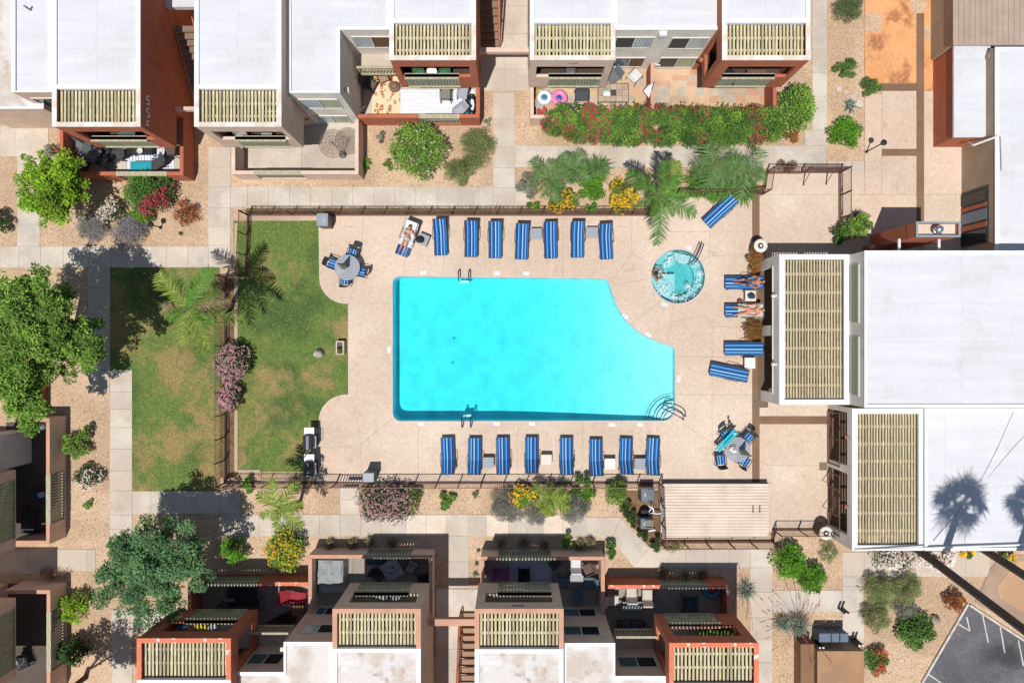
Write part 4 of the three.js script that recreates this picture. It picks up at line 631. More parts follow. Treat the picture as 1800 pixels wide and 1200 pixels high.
// ───────── sun loungers ─────────
function makeLounger(rec) {
  const o = new THREE.Group(); o.name = 'sun_lounger'; const zk = -.22, Lb = .84, a = rec, hz = zk - Lb * Math.cos(a), hy = .36 + Lb * Math.sin(a), w = .33;
  const s = new MB(); const strip = (z0, y0, z1, y1, n) => { for (let i = 0; i < n; i++) { const t0 = i / n, t1 = (i + 1) / n, sag = (t) => -.018 * Math.sin(t * Math.PI); const A = [lerp(z0, z1, t0), lerp(y0, y1, t0) + sag(t0)], B = [lerp(z0, z1, t1), lerp(y0, y1, t1) + sag(t1)]; for (const [dy, fl] of [[0, 0], [-.02, 1]]) { const q = [V(-w, A[1] + dy, A[0]), V(w, A[1] + dy, A[0]), V(w, B[1] + dy, B[0]), V(-w, B[1] + dy, B[0])], u = [[0, A[0]], [.62, A[0]], [.62, B[0]], [0, B[0]]]; if (fl) s.quad(q[0], q[1], q[2], q[3], u); else s.quad(q[3], q[2], q[1], q[0], [u[3], u[2], u[1], u[0]]); } } };
  const f = new MB(); for (const x of [-.35, .35]) { f.pipe([V(x, .33, .98), V(x, .33, -.9)], .018); f.pipe([V(x, .36, zk), V(x, hy, hz)], .018); }
  f.pipe([V(-.35, .33, .98), V(.35, .33, .98)], .018); f.pipe([V(-.35, hy, hz), V(.35, hy, hz)], .018); f.pipe([V(-.35, .33, -.9), V(.35, .33, -.9)], .016); f.pipe([V(-.3, .33, -.75), V(-.3, lerp(.36, hy, .6), lerp(zk, hz, .6))], .012); f.pipe([V(.3, .33, -.75), V(.3, lerp(.36, hy, .6), lerp(zk, hz, .6))], .012);
  f.mesh('frame', mats.frameDark, o);
  strip(.97, .35, zk, .365, 8); s.mesh('seat_sling', mats.stripe, o); const k = s; s.p = []; s.n = []; s.u = []; strip(zk, .365, hz, hy, 6); s.mesh('back_sling', mats.stripe, o);
  for (const x of [-.36, .36]) for (const z of [.78, -.72]) { const l = new MB(); l.cyl(V(x, 0, z + (z > 0 ? .05 : -.05)), V(x, .33, z), .016, .018, 7); l.mesh('leg', mats.frameDark, o); }
  for (const x of [-.40, .40]) { const l = new MB(); l.pipe([V(x * .92, .34, .12), V(x, .55, .06), V(x, .56, -.5), V(x * .92, .42, -.62)], .018); l.mesh('armrest', mats.frameDark, o); }
  return o;
}
const fabrics = [mats.stripe, ...[[1.12, 1.08, 1.02], [.9, .94, .98]].map((c) => { const m = mats.stripe.clone(); m.color.setRGB(...c); return m; })];
const lgs = [.62, .54, .7, .36].map((a) => makeLounger(a)), lgUsed = [0, 0, 0, 0]; let lgK = 0;
function lounger(px, py, turn, label, flat) { const v = flat ? 3 : label.includes('lying') || label.includes('bather') || label.includes('woman') ? 0 : [0, 1, 2, 1, 0, 2, 1][lgK++ % 7], o = lgUsed[v]++ ? lgs[v].clone() : lgs[v]; const fab = fabrics[lgK * 2 % 3]; for (const m of o.children) if (m.name.endsWith('sling')) m.material = fab; o.name = numbered('sun_lounger'); o.userData = {}; tag(o, label, 'sun lounger', 'blue striped sun loungers round the pool'); o.position.set(wx(px, .3), .05, wz(py, .3)); o.rotation.y = turn; scene.add(o); return o; }
lounger(716.5, 419, -.36, 'blue striped sun lounger half covered with a white towel, woman lying on it');
lounger(774.5, 417, .03, 'blue striped sun lounger next right of the woman on the white towel'); lounger(828.5, 420, -.01, 'blue striped sun lounger standing behind the north pool ladder'); lounger(870.5, 422, .0, 'blue striped sun lounger between the north ladder and the left grey side table'); lounger(917.5, 424, -.03, 'blue striped sun lounger touching the left side of the first northern side table'); lounger(967.5, 422.5, .03, 'blue striped sun lounger just right of the first northern side table'); lounger(1015, 421, .0, 'blue striped sun lounger touching the left side of the second northern side table'); lounger(1064.5, 424, .06, 'blue striped sun lounger at the right end of the northern row, under the palm');
const PI = Math.PI;
lounger(787.5, 800, PI + .04, 'blue striped sun lounger at the left end of the southern row'); lounger(834.5, 801, PI + .0, 'blue striped sun lounger touching the left side of the grey table, southern row'); lounger(884, 800, PI + .02, 'blue striped sun lounger right of the grey table, third in the southern row'); lounger(934.5, 799.5, PI, 'blue striped sun lounger left of the shaded side table, southern row'); lounger(995.5, 800.5, PI, 'blue striped sun lounger right of the palm shadow, southern row'); lounger(1047.5, 803, PI, 'blue striped sun lounger left of the white topped table, southern row'); lounger(1100, 801.5, PI - .03, 'blue striped sun lounger between the white topped and the last grey table'); lounger(1147, 801, PI - .06, 'blue striped sun lounger at the right end of the southern row');
lounger(1264, 372, -.82 , 'blue striped sun lounger standing askew below the big palm', true);
lounger(1306, 497, -PI / 2, 'blue striped sun lounger with a man in dark shorts lying on a blue towel'); lounger(1306, 546, -PI / 2, 'blue striped sun lounger with a bather on a pale green towel'); lounger(1305, 613, -PI / 2, 'empty blue striped sun lounger beside the red leaved plant and white table', true); lounger(1279, 654, -PI / 2 - .2, 'empty blue striped sun lounger turned askew, closest to the pool steps', true);
// side tables
function sideTable(px, py, turn, label, kind) {
  const o = thing('side_table', label, 'table', [wx(px, .4), .05, wz(py, .4)], turn, 'small tables between the loungers'); const t = new MB(), w = .30;
  if (kind === 'grey') { for (let i = 0; i < 7; i++) { const z = lerp(-w, w, i / 7); t.box(-w, .4, z + .006, w, .425, z + 2 * w / 7 - .006); } t.box(-w, .385, -w, w, .4, w); t.mesh('table_top', mats.tableGrey, o); } else { t.box(-w + .02, .4, -w + .02, w - .02, .425, w - .02, .008); t.mesh('table_top', kind === 'white' ? mats.white : mats.bone, o); const r = new MB(); r.ring(-w, -w, w, w, .025, .385, .415); r.mesh('table_rim', mats.capPeach, o); }
  for (const x of [-1, 1]) for (const z of [-1, 1]) { const l = new MB(); l.box(x * (w - .03) - .015, 0, z * (w - .03) - .015, x * (w - .03) + .015, .39, z * (w - .03) + .015); l.mesh('leg', mats.frameDark, o); } return o;
}
mats.tableGrey = M([.30, .33, .36], .6);
sideTable(743.5, 421, -.4, 'grey side table with a dark bag next to the woman on the towel', 'grey'); sideTable(942.5, 411, 0, 'grey slatted side table, first one between the northern loungers', 'grey'); sideTable(1041, 409, 0, 'grey slatted side table, second one between the northern loungers', 'grey');
sideTable(858, 813, 0, 'grey slatted side table in the left half of the southern row', 'grey'); sideTable(960.5, 808, 0, 'bone coloured side table under the palm shadow, southern row', 'bone'); sideTable(1072, 815, 0, 'white topped side table in the southern row', 'white'); sideTable(1125, 815, 0, 'grey slatted side table near the right end of the southern row', 'grey');
sideTable(1319, 520, 0, 'bone coloured side table with a dark blue bag between two bathers', 'bone'); sideTable(1318, 638, 0, 'white topped side table between the two empty right hand loungers', 'white');
// round tables, chairs, closed parasols
function makeChair() {
  const o = new THREE.Group(); o.name = 'patio_chair'; const f = new MB(); for (const x of [-.27, .27]) { f.pipe([V(x, .0, .26), V(x, .62, .24), V(x, .64, -.24), V(x * .95, .0, -.30)], .02); } f.box(-.26, .36, -.25, .26, .4, .25); f.mesh('frame', mats.frameDark, o);
  const b = new MB(); for (let i = 0; i < 6; i++) { const a0 = lerp(-.9, .9, i / 6), a1 = lerp(-.9, .9, (i + 1) / 6), P = (a, y) => V(.31 * Math.sin(a), y, -.18 - .12 * Math.cos(a) - (y - .4) * .25); b.hexa([P(a0, .42), P(a1, .42), V(P(a1, .42).x, .42, P(a1, .42).z - .03), V(P(a0, .42).x, .42, P(a0, .42).z - .03), P(a0, .88), P(a1, .88), V(P(a1, .88).x, .88, P(a1, .88).z - .03), V(P(a0, .88).x, .88, P(a0, .88).z - .03)]); } b.mesh('backrest', mats.wicker, o);
  const c = new MB(); const q = (y) => [V(-.25, y, .27), V(.25, y, .27), V(.25, y, -.24), V(-.25, y, -.24)]; c.box(-.25, .4, -.24, .25, .455, .27, .02); const t = q(.462); c.quad(t[0], t[1], t[2], t[3], [[0, 0], [.62, 0], [.62, .5], [0, .5]]); c.mesh('seat_cushion', mats.stripe, o); return o;
}
const chair0 = makeChair(); let ch_ = false;
function chair(px, py, turn, label, group) { const o = ch_ ? chair0.clone() : chair0; ch_ = true; o.name = numbered('patio_chair'); o.userData = {}; tag(o, label, 'chair', group); o.position.set(wx(px, .4), .05, wz(py, .4)); o.rotation.y = turn; scene.add(o); return o; }
function roundTable(px, py, label, r = .68) {
  const o = thing('round_table', label, 'table', [wx(px, .72), .05, wz(py, .72)]); const t = new MB(); const n = 15; for (let i = 0; i < n; i++) { const z0 = lerp(-r, r, i / n), z1 = lerp(-r, r, (i + 1) / n) - .014, m = (z0 + z1) / 2, hx = Math.sqrt(Math.max(.01, r * r - m * m)) - .01; t.box(-hx, .70, z0, hx, .725, z1, .005); } t.mesh('table_top', mats.tableGrey, o);
  const rim = new MB(); rim.geo(new THREE.TorusGeometry(r - .01, .018, 6, 40).rotateX(PI / 2), new THREE.Matrix4().makeTranslation(0, .705, 0)); rim.mesh('table_rim', mats.metalGrey, o);
  for (let i = 0; i < 4; i++) { const a = i * PI / 2 + .78, l = new MB(); l.cyl(V(.5 * Math.cos(a), 0, .5 * Math.sin(a)), V(.42 * Math.cos(a), .7, .42 * Math.sin(a)), .022, .022, 7); l.mesh('leg', mats.frameDark, o); } return o;
}
function parasol(px, py, h, label, m) {
  const o = thing('closed_parasol', label, 'parasol', [wx(px, 0), .05, wz(py, 0)]); const p = new MB(); p.cyl(V(0, 0, 0), V(0, h, 0), .022, .022, 8); p.mesh('pole', mats.bone, o); const b = new MB(); b.lathe([[0, .06], [.22, .05], [.24, 0]], 0, 0, 0, 16); b.mesh('base', mats.frameDark, o);
  const c = new MB(), n = 8; for (let i = 0; i < n; i++) for (let s = 0; s < 2; s++) { const a0 = (i + s * .5) * 2 * PI / n, a1 = (i + s * .5 + .5) * 2 * PI / n, R = (t, e) => lerp(.035, e ? .2 : .10, t) , Y = (t) => lerp(h, h - 1.25, t); for (let k = 0; k < 4; k++) { const t0 = k / 4, t1 = (k + 1) / 4, e0 = s === 0 ? 0 : 1, e1 = 1 - e0; const P = (a, t, e) => V(R(t, e) * Math.cos(a), Y(t), R(t, e) * Math.sin(a)); c.quad(P(a0, t1, e0), P(a1, t1, e1), P(a1, t0, e1), P(a0, t0, e0)); } } c.mesh('folded_canopy', m, o); const f = new MB(); f.ball(0, h + .03, 0, .04); f.mesh('finial', mats.frameDark, o); return o;
}
mats.canvas = M([.46, .43, .30], .95, { map: texStucco });
roundTable(610.5, 470, 'round grey slatted table with closed parasol near the lawn edge'); parasol(613, 472, 2.3, 'closed cream parasol in the round table near the lawn', mats.canvas);
const gA = 'chairs at the round table near the lawn', gB = 'chairs at the round table near the equipment vault';
chair(620, 446, -.3, 'dark wicker chair with striped cushion above the round lawn side table', gA); chair(585, 464, 1.2, 'dark wicker chair with striped cushion on the lawn side of the round table', gA); chair(634, 478, -1.75, 'dark wicker chair with striped cushion on the pool side of the round lawn side table', gA); chair(607, 492, 3.1, 'dark wicker chair with striped cushion below the round lawn side table', gA);
roundTable(1297, 790, 'round grey slatted table with white bag near the equipment vault', .66); parasol(1295, 789, 2.2, 'closed cream parasol in the round table near the equipment vault', mats.canvas);
chair(1314, 769, -.75, 'dark wicker chair with striped cushion behind the equipment vault side table', gB); chair(1308, 810, 2.6, 'dark wicker chair with striped cushion pushed under the equipment vault side table', gB); chair(1266, 808, .1 + PI, 'dark wicker chair with striped cushion standing apart left of the round table', gB); chair(1276, 765, .7, 'dark wicker chair under the turquoise inflatable board', gB);
{ // things on and by the tables
  const d = thing('inflatable_board', 'turquoise inflatable board leaning over a chair at the round table', 'inflatable', [wx(1279, .8), .7, wz(775, .8)], .82); const b = new MB(); for (const x of [-.12, .05]) b.geo(new THREE.CapsuleGeometry(.07, 1.35, 4, 10).rotateZ(PI / 2), new THREE.Matrix4().makeTranslation(0, .05, x)); b.mesh('tube', M([.02, .50, .62], .35), d); const g = new MB(); g.geo(new THREE.CapsuleGeometry(.05, 1.0, 4, 8).rotateZ(PI / 2), new THREE.Matrix4().makeTranslation(.2, .12, .1)); g.mesh('tube', M([.10, .42, .30], .35), d); const v = new MB(); v.geo(new THREE.CapsuleGeometry(.09, .12, 3, 8), new THREE.Matrix4().makeTranslation(.55, .12, -.02)); v.mesh('handle', M([.3, .6, .85], .4), d);
  for (const [x, y, a, l, s] of [[1265, 783, .75, .62, 'left'], [1283, 750, 1.6, .45, 'upper']]) { const o = thing('paddle', 'black paddle shaft at the ' + s + ' end of the turquoise board', 'paddle', [wx(x, .5), .5, wz(y, .5)], a); const q = new MB(); q.cyl(V(-l / 2, 0, 0), V(l / 2, .05, 0), .025, .025, 7); q.box(l / 2 - .02, .03, -.05, l / 2 + .16, .06, .05, .01); q.mesh('shaft', mats.black, o); }
  const bag = thing('tote_bag', 'white tote bag with dark figures on the round table', 'bag', [wx(1288, .8), .775, wz(789, .8)], .2); const q = new MB(); q.ball(0, .08, 0, .2, .1, .17, 12); q.ball(.08, .07, .14, .15, .09, .1, 10); q.mesh('bag_body', M([.75, .74, .72], .9, { map: texStucco }), bag); const p = new MB(); for (const x of [-.02, .07]) p.box(x, .172, -.08, x + .05, .182, .06, .01); p.mesh('print', mats.black, bag); const h = new MB(); h.tube([V(-.1, .1, -.14), V(.02, .14, -.2), V(.22, .1, -.16)], .012); h.mesh('handle', mats.black, bag);
  const dark = (label, x, y, hgt, r, c) => { const o = thing('beach_bag', label, 'bag', [wx(x, hgt), hgt, wz(y, hgt)]); const b = new MB(); b.ball(0, .1, 0, r, .12, r * .8, 12); b.ball(r * .4, .09, r * .3, r * .6, .1, r * .5, 10); b.mesh('bag_body', M(c, .85, { map: texStucco }), o); const h2 = new MB(); h2.tube([V(-r * .6, .15, 0), V(-r * .2, .3, -r * .5), V(r * .5, .17, -r * .4)], .013); h2.mesh('handle', M(c, .8), o); };
  dark('dark grey beach bag on the table beside the woman', 738, 421, .475, .24, [.012, .014, .018]); dark('dark blue beach bag on the table between two bathers', 1320, 520, .475, .21, [.01, .05, .11]); 
  const cap = thing('beach_bag', 'small dark red bag on the deck left of the green towel lounger', 'bag', [wx(1299), .05, wz(529)]); const cb = new MB(); cb.ball(0, .1, 0, .15, .12, .13, 10); cb.mesh('bag_body', M([.16, .02, .03], .8), cap); const ch = new MB(); ch.tube([V(-.1, .14, 0), V(0, .27, .03), V(.1, .14, 0)], .014); ch.mesh('handle', M([.5, .3, .3], .8), cap);
}
// ───────── towels ─────────
function towel(name, label, px, py, turn, prof, w, m, x0 = 0) { // prof: [[z,y]...] along the lounger
  const o = thing('beach_towel', label, 'towel', [wx(px, .3), .05, wz(py, .3)], turn, 'towels on the loungers'); const b = new MB(); for (let i = 0; i + 1 < prof.length; i++) for (let k = 0; k < 8; k++) { const X = (q) => x0 + lerp(-w, w, q / 8), wob = (q, r) => .012 * Math.sin(q * 2.1 + r * 1.7) + (q === 0 || q === 8 ? -.06 : 0), P = (q, r) => V(X(q) + .012 * Math.sin(r * 3.1 + q), prof[r][1] + .02 + wob(q, r), prof[r][0]); b.quad(P(k, i), P(k, i + 1), P(k + 1, i + 1), P(k + 1, i)); } const mm = b.mesh('cloth', m, o); return o;
}
const prof = (z1, rec, full = 1) => { const r = []; for (let z = z1; z > -.22; z -= .13) r.push([z, .365]); for (let t = 0; t <= full; t += .14) r.push([-.22 - .84 * Math.cos(rec) * t, .37 + .84 * Math.sin(rec) * t]); return r; };
towel('t', 'white towel spread under the lying woman', 716.5, 419, -.36, prof(.45, .62, 1.05), .40, M([.74, .75, .76], .95, { map: texStucco, bumpMap: bumpRoof, bumpScale: .03 }));
towel('t', 'bright blue towel under the man in dark shorts', 1306, 497, -PI / 2, prof(.28, .62, .9), .37, M([.02, .20, .52], .95, { map: texStucco, bumpMap: bumpRoof, bumpScale: .03 }));
towel('t', 'pale green and white towel under the bather on the right', 1306, 546, -PI / 2, prof(.30, .62, 1.0), .39, M([.55, .60, .50], .95, { map: texStucco, bumpMap: bumpRoof, bumpScale: .03 }));
// ───────── pool hardware ─────────
mats.railNavy = M([.025,.035,.09], .3);
function ladder(px0, px1, py, dir, label) { // two hoop rails over the pool edge; dir: +1 water lies towards +z
  const o = thing('pool_ladder', label, 'ladder'); for (const px of [px0, px1]) { const b = new MB(), x = wx(px), z = wz(py), pts = []; for (let i = 0; i <= 8; i++) { const a = PI * i / 8; pts.push(V(x, .30 + .28 * Math.sin(a), z - dir * .28 * Math.cos(a))); } b.pipe([V(x, .05, z - dir * .28), ...pts, V(x, -.8, z + dir * .28)], .034, 8); b.mesh('rail', mats.railNavy, o); } for (const y of [-.3, -.6]) { const s = new MB(); s.box(wx(px0), y, wz(py) + dir * .24, wx(px1), y + .03, wz(py) + dir * .34); s.mesh('step', mats.white, o); }
}
ladder(807, 825, 485, 1, 'chrome pool ladder on the north edge'); ladder(813, 828, 741, -1, 'chrome pool ladder on the south edge');
{
  const o = thing('stair_rail', 'curved chrome handrail at the corner pool steps', 'handrail'); const b = new MB(), P = (x, y, h) => at(x, y, 0).setY(h); for (const [dx, dy] of [[0, 0], [3.5, -6]]) b.tube([P(1166 + dx, 718 + dy, -.4), P(1168 + dx, 719 + dy, .55), P(1178 + dx, 724 + dy, .82), P(1194 + dx, 733 + dy, .84), P(1199 + dx, 736 + dy, .5), P(1200 + dx, 737 + dy, .05)], .03, 8); b.mesh('rail', mats.railNavy, o);
  const s = thing('stair_rail', 'straight chrome handrail at the hot tub edge', 'handrail'); const c = new MB(); for (const d of [0, 4]) c.tube([P(1212 + d, 463 + d * .4, -.35), P(1213 + d, 461 + d * .4, .6), P(1217 + d, 454, .85), P(1225 + d, 435, .86), P(1227 + d, 430, .5), P(1228 + d, 428, .05)], .03, 8); c.mesh('rail', mats.railNavy, s);
}
{ // depth marker tiles
  const dm = canvasTex(128, 64, (c, w, h) => { c.fillStyle = '#f4f4f0'; c.fillRect(0, 0, w, h); c.fillStyle = '#16181c'; c.font = 'bold 58px sans-serif'; c.textAlign = 'center'; c.textBaseline = 'middle'; c.fillText('4', 34, 34); c.font = 'bold 40px sans-serif'; c.fillText('FT', 90, 36); });
  const m = M('#ffffff', .4, { map: dm }), tile = new MB(); tile.box(-.16, 0, -.08, .16, .008, .08); tile.mesh; const g0 = new THREE.Group(); g0.name = 'depth_marker'; tile.mesh('tile_body', mats.white, g0); const f = new MB(); f.quad(V(-.155, .0095, .075), V(.155, .0095, .075), V(.155, .0095, -.075), V(-.155, .0095, -.075), [[0, 0], [1, 0], [1, 1], [0, 1]]); f.mesh('print', m, g0);
  let k = 0; for (const [x, y, a, w] of [[744, 479, 0, 'on the north pool edge left of the ladder'], [874, 480.5, 0, 'on the north pool edge, first right of the ladder'], [925, 480.5, 0, 'on the north pool edge, farthest right'], [684, 615, PI / 2, 'on the west pool edge'], [740, 745, PI, 'on the south pool edge left of the ladder'], [873, 744.5, PI, 'on the south pool edge, first right of the ladder'], [935, 744.5, PI, 'on the south pool edge above the shaded table'], [1076, 746, PI, 'on the south pool edge above the white topped table'], [1125, 746, PI, 'on the south pool edge nearest the corner steps'], [1193, 666, -PI / 2, 'on the short east pool edge'], [1099, 556, -.7, 'on the upper part of the curved pool edge'], [1139, 588, -.5, 'on the lower part of the curved pool edge'], [1210, 435, -.4, 'beside the hot tub handrail'], [1168, 535, PI - .45, 'below the hot tub']]) { const o = k++ ? g0.clone() : g0; o.name = numbered('depth_marker'); o.userData = {}; tag(o, 'small white depth marker tile ' + w, 'tile', 'depth marker tiles round the pool and hot tub'); o.position.set(wx(x), .051, wz(y)); o.rotation.y = a; scene.add(o); }
}
// ───────── grills, cabinets, lamps, bins ─────────
function grill(px, py, label) {
  const o = thing('gas_grill', label, 'grill', [wx(px, 0), .03, wz(py, 0)]); const c = new MB(); c.box(-.30, .08, -.32, .26, .78, .36, .01); c.mesh('cart', mats.metalDark, o); const s = new MB(); s.box(-.28, .8, -.76, .26, .84, -.35, .015); s.mesh('side_shelf', mats.white, o);
  const h = new MB(); const prf = []; for (let i = 0; i <= 7; i++) { const a = PI * i / 7; prf.push([-.02 - .32 * Math.cos(a), .80 + .34 * Math.sin(a)]); } for (let i = 0; i < 7; i++) { const [x0, y0] = prf[i], [x1, y1] = prf[i + 1]; h.quad(V(x0, y0, .38), V(x1, y1, .38), V(x1, y1, -.34), V(x0, y0, -.34)); h.tri(V(-.02, .8, .38), V(x1, y1, .38), V(x0, y0, .38)); h.tri(V(-.02, .8, -.34), V(x0, y0, -.34), V(x1, y1, -.34)); } h.mesh('hood', M([.055, .06, .068], .35, { metalness: .5 }), o);
  const b = new MB(); b.pipe([V(.30, .92, -.26), V(.38, .92, -.26), V(.38, .92, .3), V(.30, .92, .3)], .016); b.mesh('handle', mats.steel, o); const k = new MB(); k.box(.26, .7, -.3, .30, .8, .34, .01); k.mesh('control_panel', mats.steel, o); const t = new MB(); t.box(.24, .3, -.30, .262, .68, .34); t.mesh('cart_door', mats.black, o); for (const z of [-.28, .32]) { const w = new MB(); w.cyl(V(-.32, .07, z), V(-.26, .07, z), .08, .08, 12); w.mesh('wheel', mats.black, o); }
}
grill(551.5, 772, 'black gas grill with white side shelf, the upper of two at the lawn edge'); grill(551.5, 818, 'black gas grill with white side shelf, the lower of two at the lawn edge');
{ const o = struct((() => { const b = new MB(); b.box(wx(547), -.02, wz(752), wx(561), .045, wz(849)); return b.build('concrete_pad', mats.slabs[1]); })()); }
function cabinet(px0, py0, px1, py1, h, label) { const o = thing('utility_cabinet', label, 'cabinet'); const x0 = wx(px0, h), x1 = wx(px1, h), z0 = wz(py0, h), z1 = wz(py1, h), b = new MB(); b.box(x0 + .02, .02, z0 + .02, x1 - .02, h - .05, z1 - .02); b.mesh('cabinet_body', mats.metalDarkGrey, o); const l = new MB(); l.box(x0, h - .05, z0, x1, h, z1, .02); l.mesh('cabinet_lid', mats.metalGrey, o); const k = new MB(); k.ball((x0 + x1) / 2 + .1, h, (z0 + z1) / 2 + .05, .03); k.mesh('lock', mats.white, o); settle(o); }
mats.metalDarkGrey = M([.14, .125, .115], .6, { map: texStucco });
cabinet(556, 374.5, 576, 397, 1.15, 'grey metal utility cabinet at the upper corner of the lawn'); cabinet(637, 831, 657, 847.5, 1.2, 'grey metal utility cabinet by the south gate');
function lamp(px, py, h, label) { const o = thing('garden_lamp', label, 'lamp', [wx(px), .02, wz(py)]); const p = new MB(); p.cyl(V(0, 0, 0), V(0, h, 0), .035, .03, 8); p.mesh('lamp_post', mats.black, o); const b = new MB(); b.lathe([[0, .06], [.08, .05], [.1, 0]], 0, 0, 0, 12); b.mesh('lamp_base', mats.black, o); const s = new MB(); s.lathe([[.03, -.16], [.11, -.12], [.13, .02], [.16, .04], [.05, .11], [0, .12]], 0, h, 0, 14); s.mesh('lamp_head', mats.black, o); }
lamp(1523, 267, 1.75, 'black garden lamp post on the gravel beside the pale plaza'); lamp(282, 400, 1.0, 'black garden lamp post on the gravel near the red shrub'); lamp(545, 797, 1.7, 'black garden lamp post between the two grills');
function bin(px, py, h, label) { const o = thing('litter_bin', label, 'bin', [wx(px), .05, wz(py)]); const b = new MB(); b.lathe([[0, 0], [.3, 0], [.34, .1], [.34, h - .1], [.36, h]], 0, 0, 0, 20); b.mesh('bin_body', M([.22, .17, .13], .9, { map: texConcrete }), o); const r = new MB(); r.lathe([[.15, h], [.2, h + .06], [.33, h + .05], [.37, h], [.36, h - .04]], 0, 0, 0, 22); r.mesh('bin_rim', mats.bone, o); const i = new MB(); i.lathe([[0, h - .05], [.16, h - .04]], 0, 0, 0, 14); i.mesh('bin_opening', mats.black, o); const k = new MB(); k.ball(.02, h - .02, 0, .07, .05, .07); k.mesh('litter', mats.white, o); }
bin(1326, 436, .95, 'stone litter bin with pale rim at the upper club house corner'); bin(1438, 928, .95, 'stone litter bin with pale rim at the lower club house corner');
// heaters in the enclosure
{ const heater = (x0, y0, x1, y1, h, label, top) => { const o = thing('pool_heater', label, 'heater'); const a = wx(x0, h), b = wx(x1, h), c = wz(y0, h), d = wz(y1, h), q = new MB(); q.box(a, 0, c, b, h, d, .03); q.mesh('casing', mats.heater, o); const g = new MB(); for (const [u, v, w, z] of [[.5, .06, .68, .12], [.74, .06, .9, .12], [.5, .88, .68, .94], [.74, .88, .9, .94]]) g.box(lerp(a, b, u), h, lerp(c, d, v), lerp(a, b, w), h + .012, lerp(c, d, z)); g.mesh('vent', mats.black, o); const s = new MB(); s.box(lerp(a, b, .28), h, lerp(c, d, .35), lerp(a, b, .32), h + .015, lerp(c, d, .62)); s.mesh('badge', mats.white, o); if (top) { const t = new MB(); t.ring(lerp(a, b, .32), lerp(c, d, .12), lerp(a, b, .95), lerp(c, d, .9), .05, h, h + .09); t.mesh('flue_frame', M([.32, .17, .09], .8), o); } settle(o); };
  mats.heater = M([.10, .13, .145], .5, { metalness: .2, map: texStucco }); heater(1127, 858, 1151, 882, .95, 'grey pool heater cabinet in the equipment yard, upper one', false); heater(1126, 911, 1149, 930, .95, 'grey pool heater cabinet in the equipment yard, lower one with rusty frame', true);
  const o = thing('pool_pipes', 'white plastic pipes linking the heaters to the equipment vault', 'pipes'); const p = new MB(); p.tube([at(1142, 884, .3), at(1141, 890, .5), at(1148, 893, .5), at(1150, 902, .45), at(1163, 902, .4)], .035, 7); p.tube([at(1131, 905, .4), at(1150, 901, .5)], .03, 7); p.tube([at(1147, 884, .2), at(1147, 892, .5), at(1141, 899, .4), at(1143, 905, .3)], .03, 7); p.tube([at(1140, 933, .2), at(1152, 931, .25)], .05, 7); p.tube([at(1162, 884, .5), at(1163, 900, .3), at(1163, 936, .3)], .035, 7); p.mesh('pipe', mats.whiteTrim, o); const t = new MB(); t.lathe([[0, .5], [.2, .48], [.26, .4], [.26, 0]], wx(1131), 0, wz(899), 18); t.mesh('filter_tank', mats.black, o); }
// planter box and boulders
{ const o = thing('planter_box', 'white framed planter box of yellow green plants on the lawn edge', 'planter', [wx(600.5), .02, wz(611)]); const f = new MB(); f.ring(-.21, -.37, .21, .37, .06, 0, .42); f.mesh('box_frame', mats.paint, o); const s = new MB(); s.box(-.15, .0, -.31, .15, .3, .31); s.mesh('box_soil', mats.soil, o); reseed(3); const l = new MB(); for (let i = 0; i < 130; i++) { const z = rr(-.05, .3), x = rr(-.14, .14), y = .3 + rnd() * .2, a = rnd() * 6; l.color(...(z < .06 ? [.03, .06, .015] : [.30, .36, .02])); l.quad(V(x, y, z), V(x + .05 * Math.cos(a), y + .02, z + .05 * Math.sin(a)), V(x + .02, y + .05, z + .04), V(x - .05 * Math.sin(a), y + .03, z + .05 * Math.cos(a))); } l.mesh('leaves', mats.leaf0 = M([1, 1, 1], .7, { vertexColors: true }), o); }
function boulder(px, py, r, h, label, m) { reseed(px); const g = new THREE.IcosahedronGeometry(1, 3), p = g.attributes.position; for (let i = 0; i < p.count; i++) { const v = V(p.getX(i), p.getY(i), p.getZ(i)), k = 1 + .16 * Math.sin(v.x * 3.1 + px) * Math.cos(v.z * 2.7 + 1) + .08 * Math.sin(v.y * 7 + v.x * 5); p.setXYZ(i, v.x * r * k, Math.max(-.05, v.y * h * k), v.z * r * .8 * k); } g.computeVertexNormals(); const b = new MB(); b.geo(g); const o = tag(b.build('boulder', m), label, 'boulder'); o.position.set(wx(px), .02, wz(py)); return o; }
boulder(560.5, 621, .3, .42, 'whitish boulder lying on the inner lawn', M([.55, .54, .52], .95, { map: texRoofDirty, bumpMap: bumpRoof, bumpScale: .1 })); boulder(1641, 1088, .34, .35, 'tan boulder on the gravel near the car park corner', M([.42, .36, .30], .95, { map: texRoofDirty }));
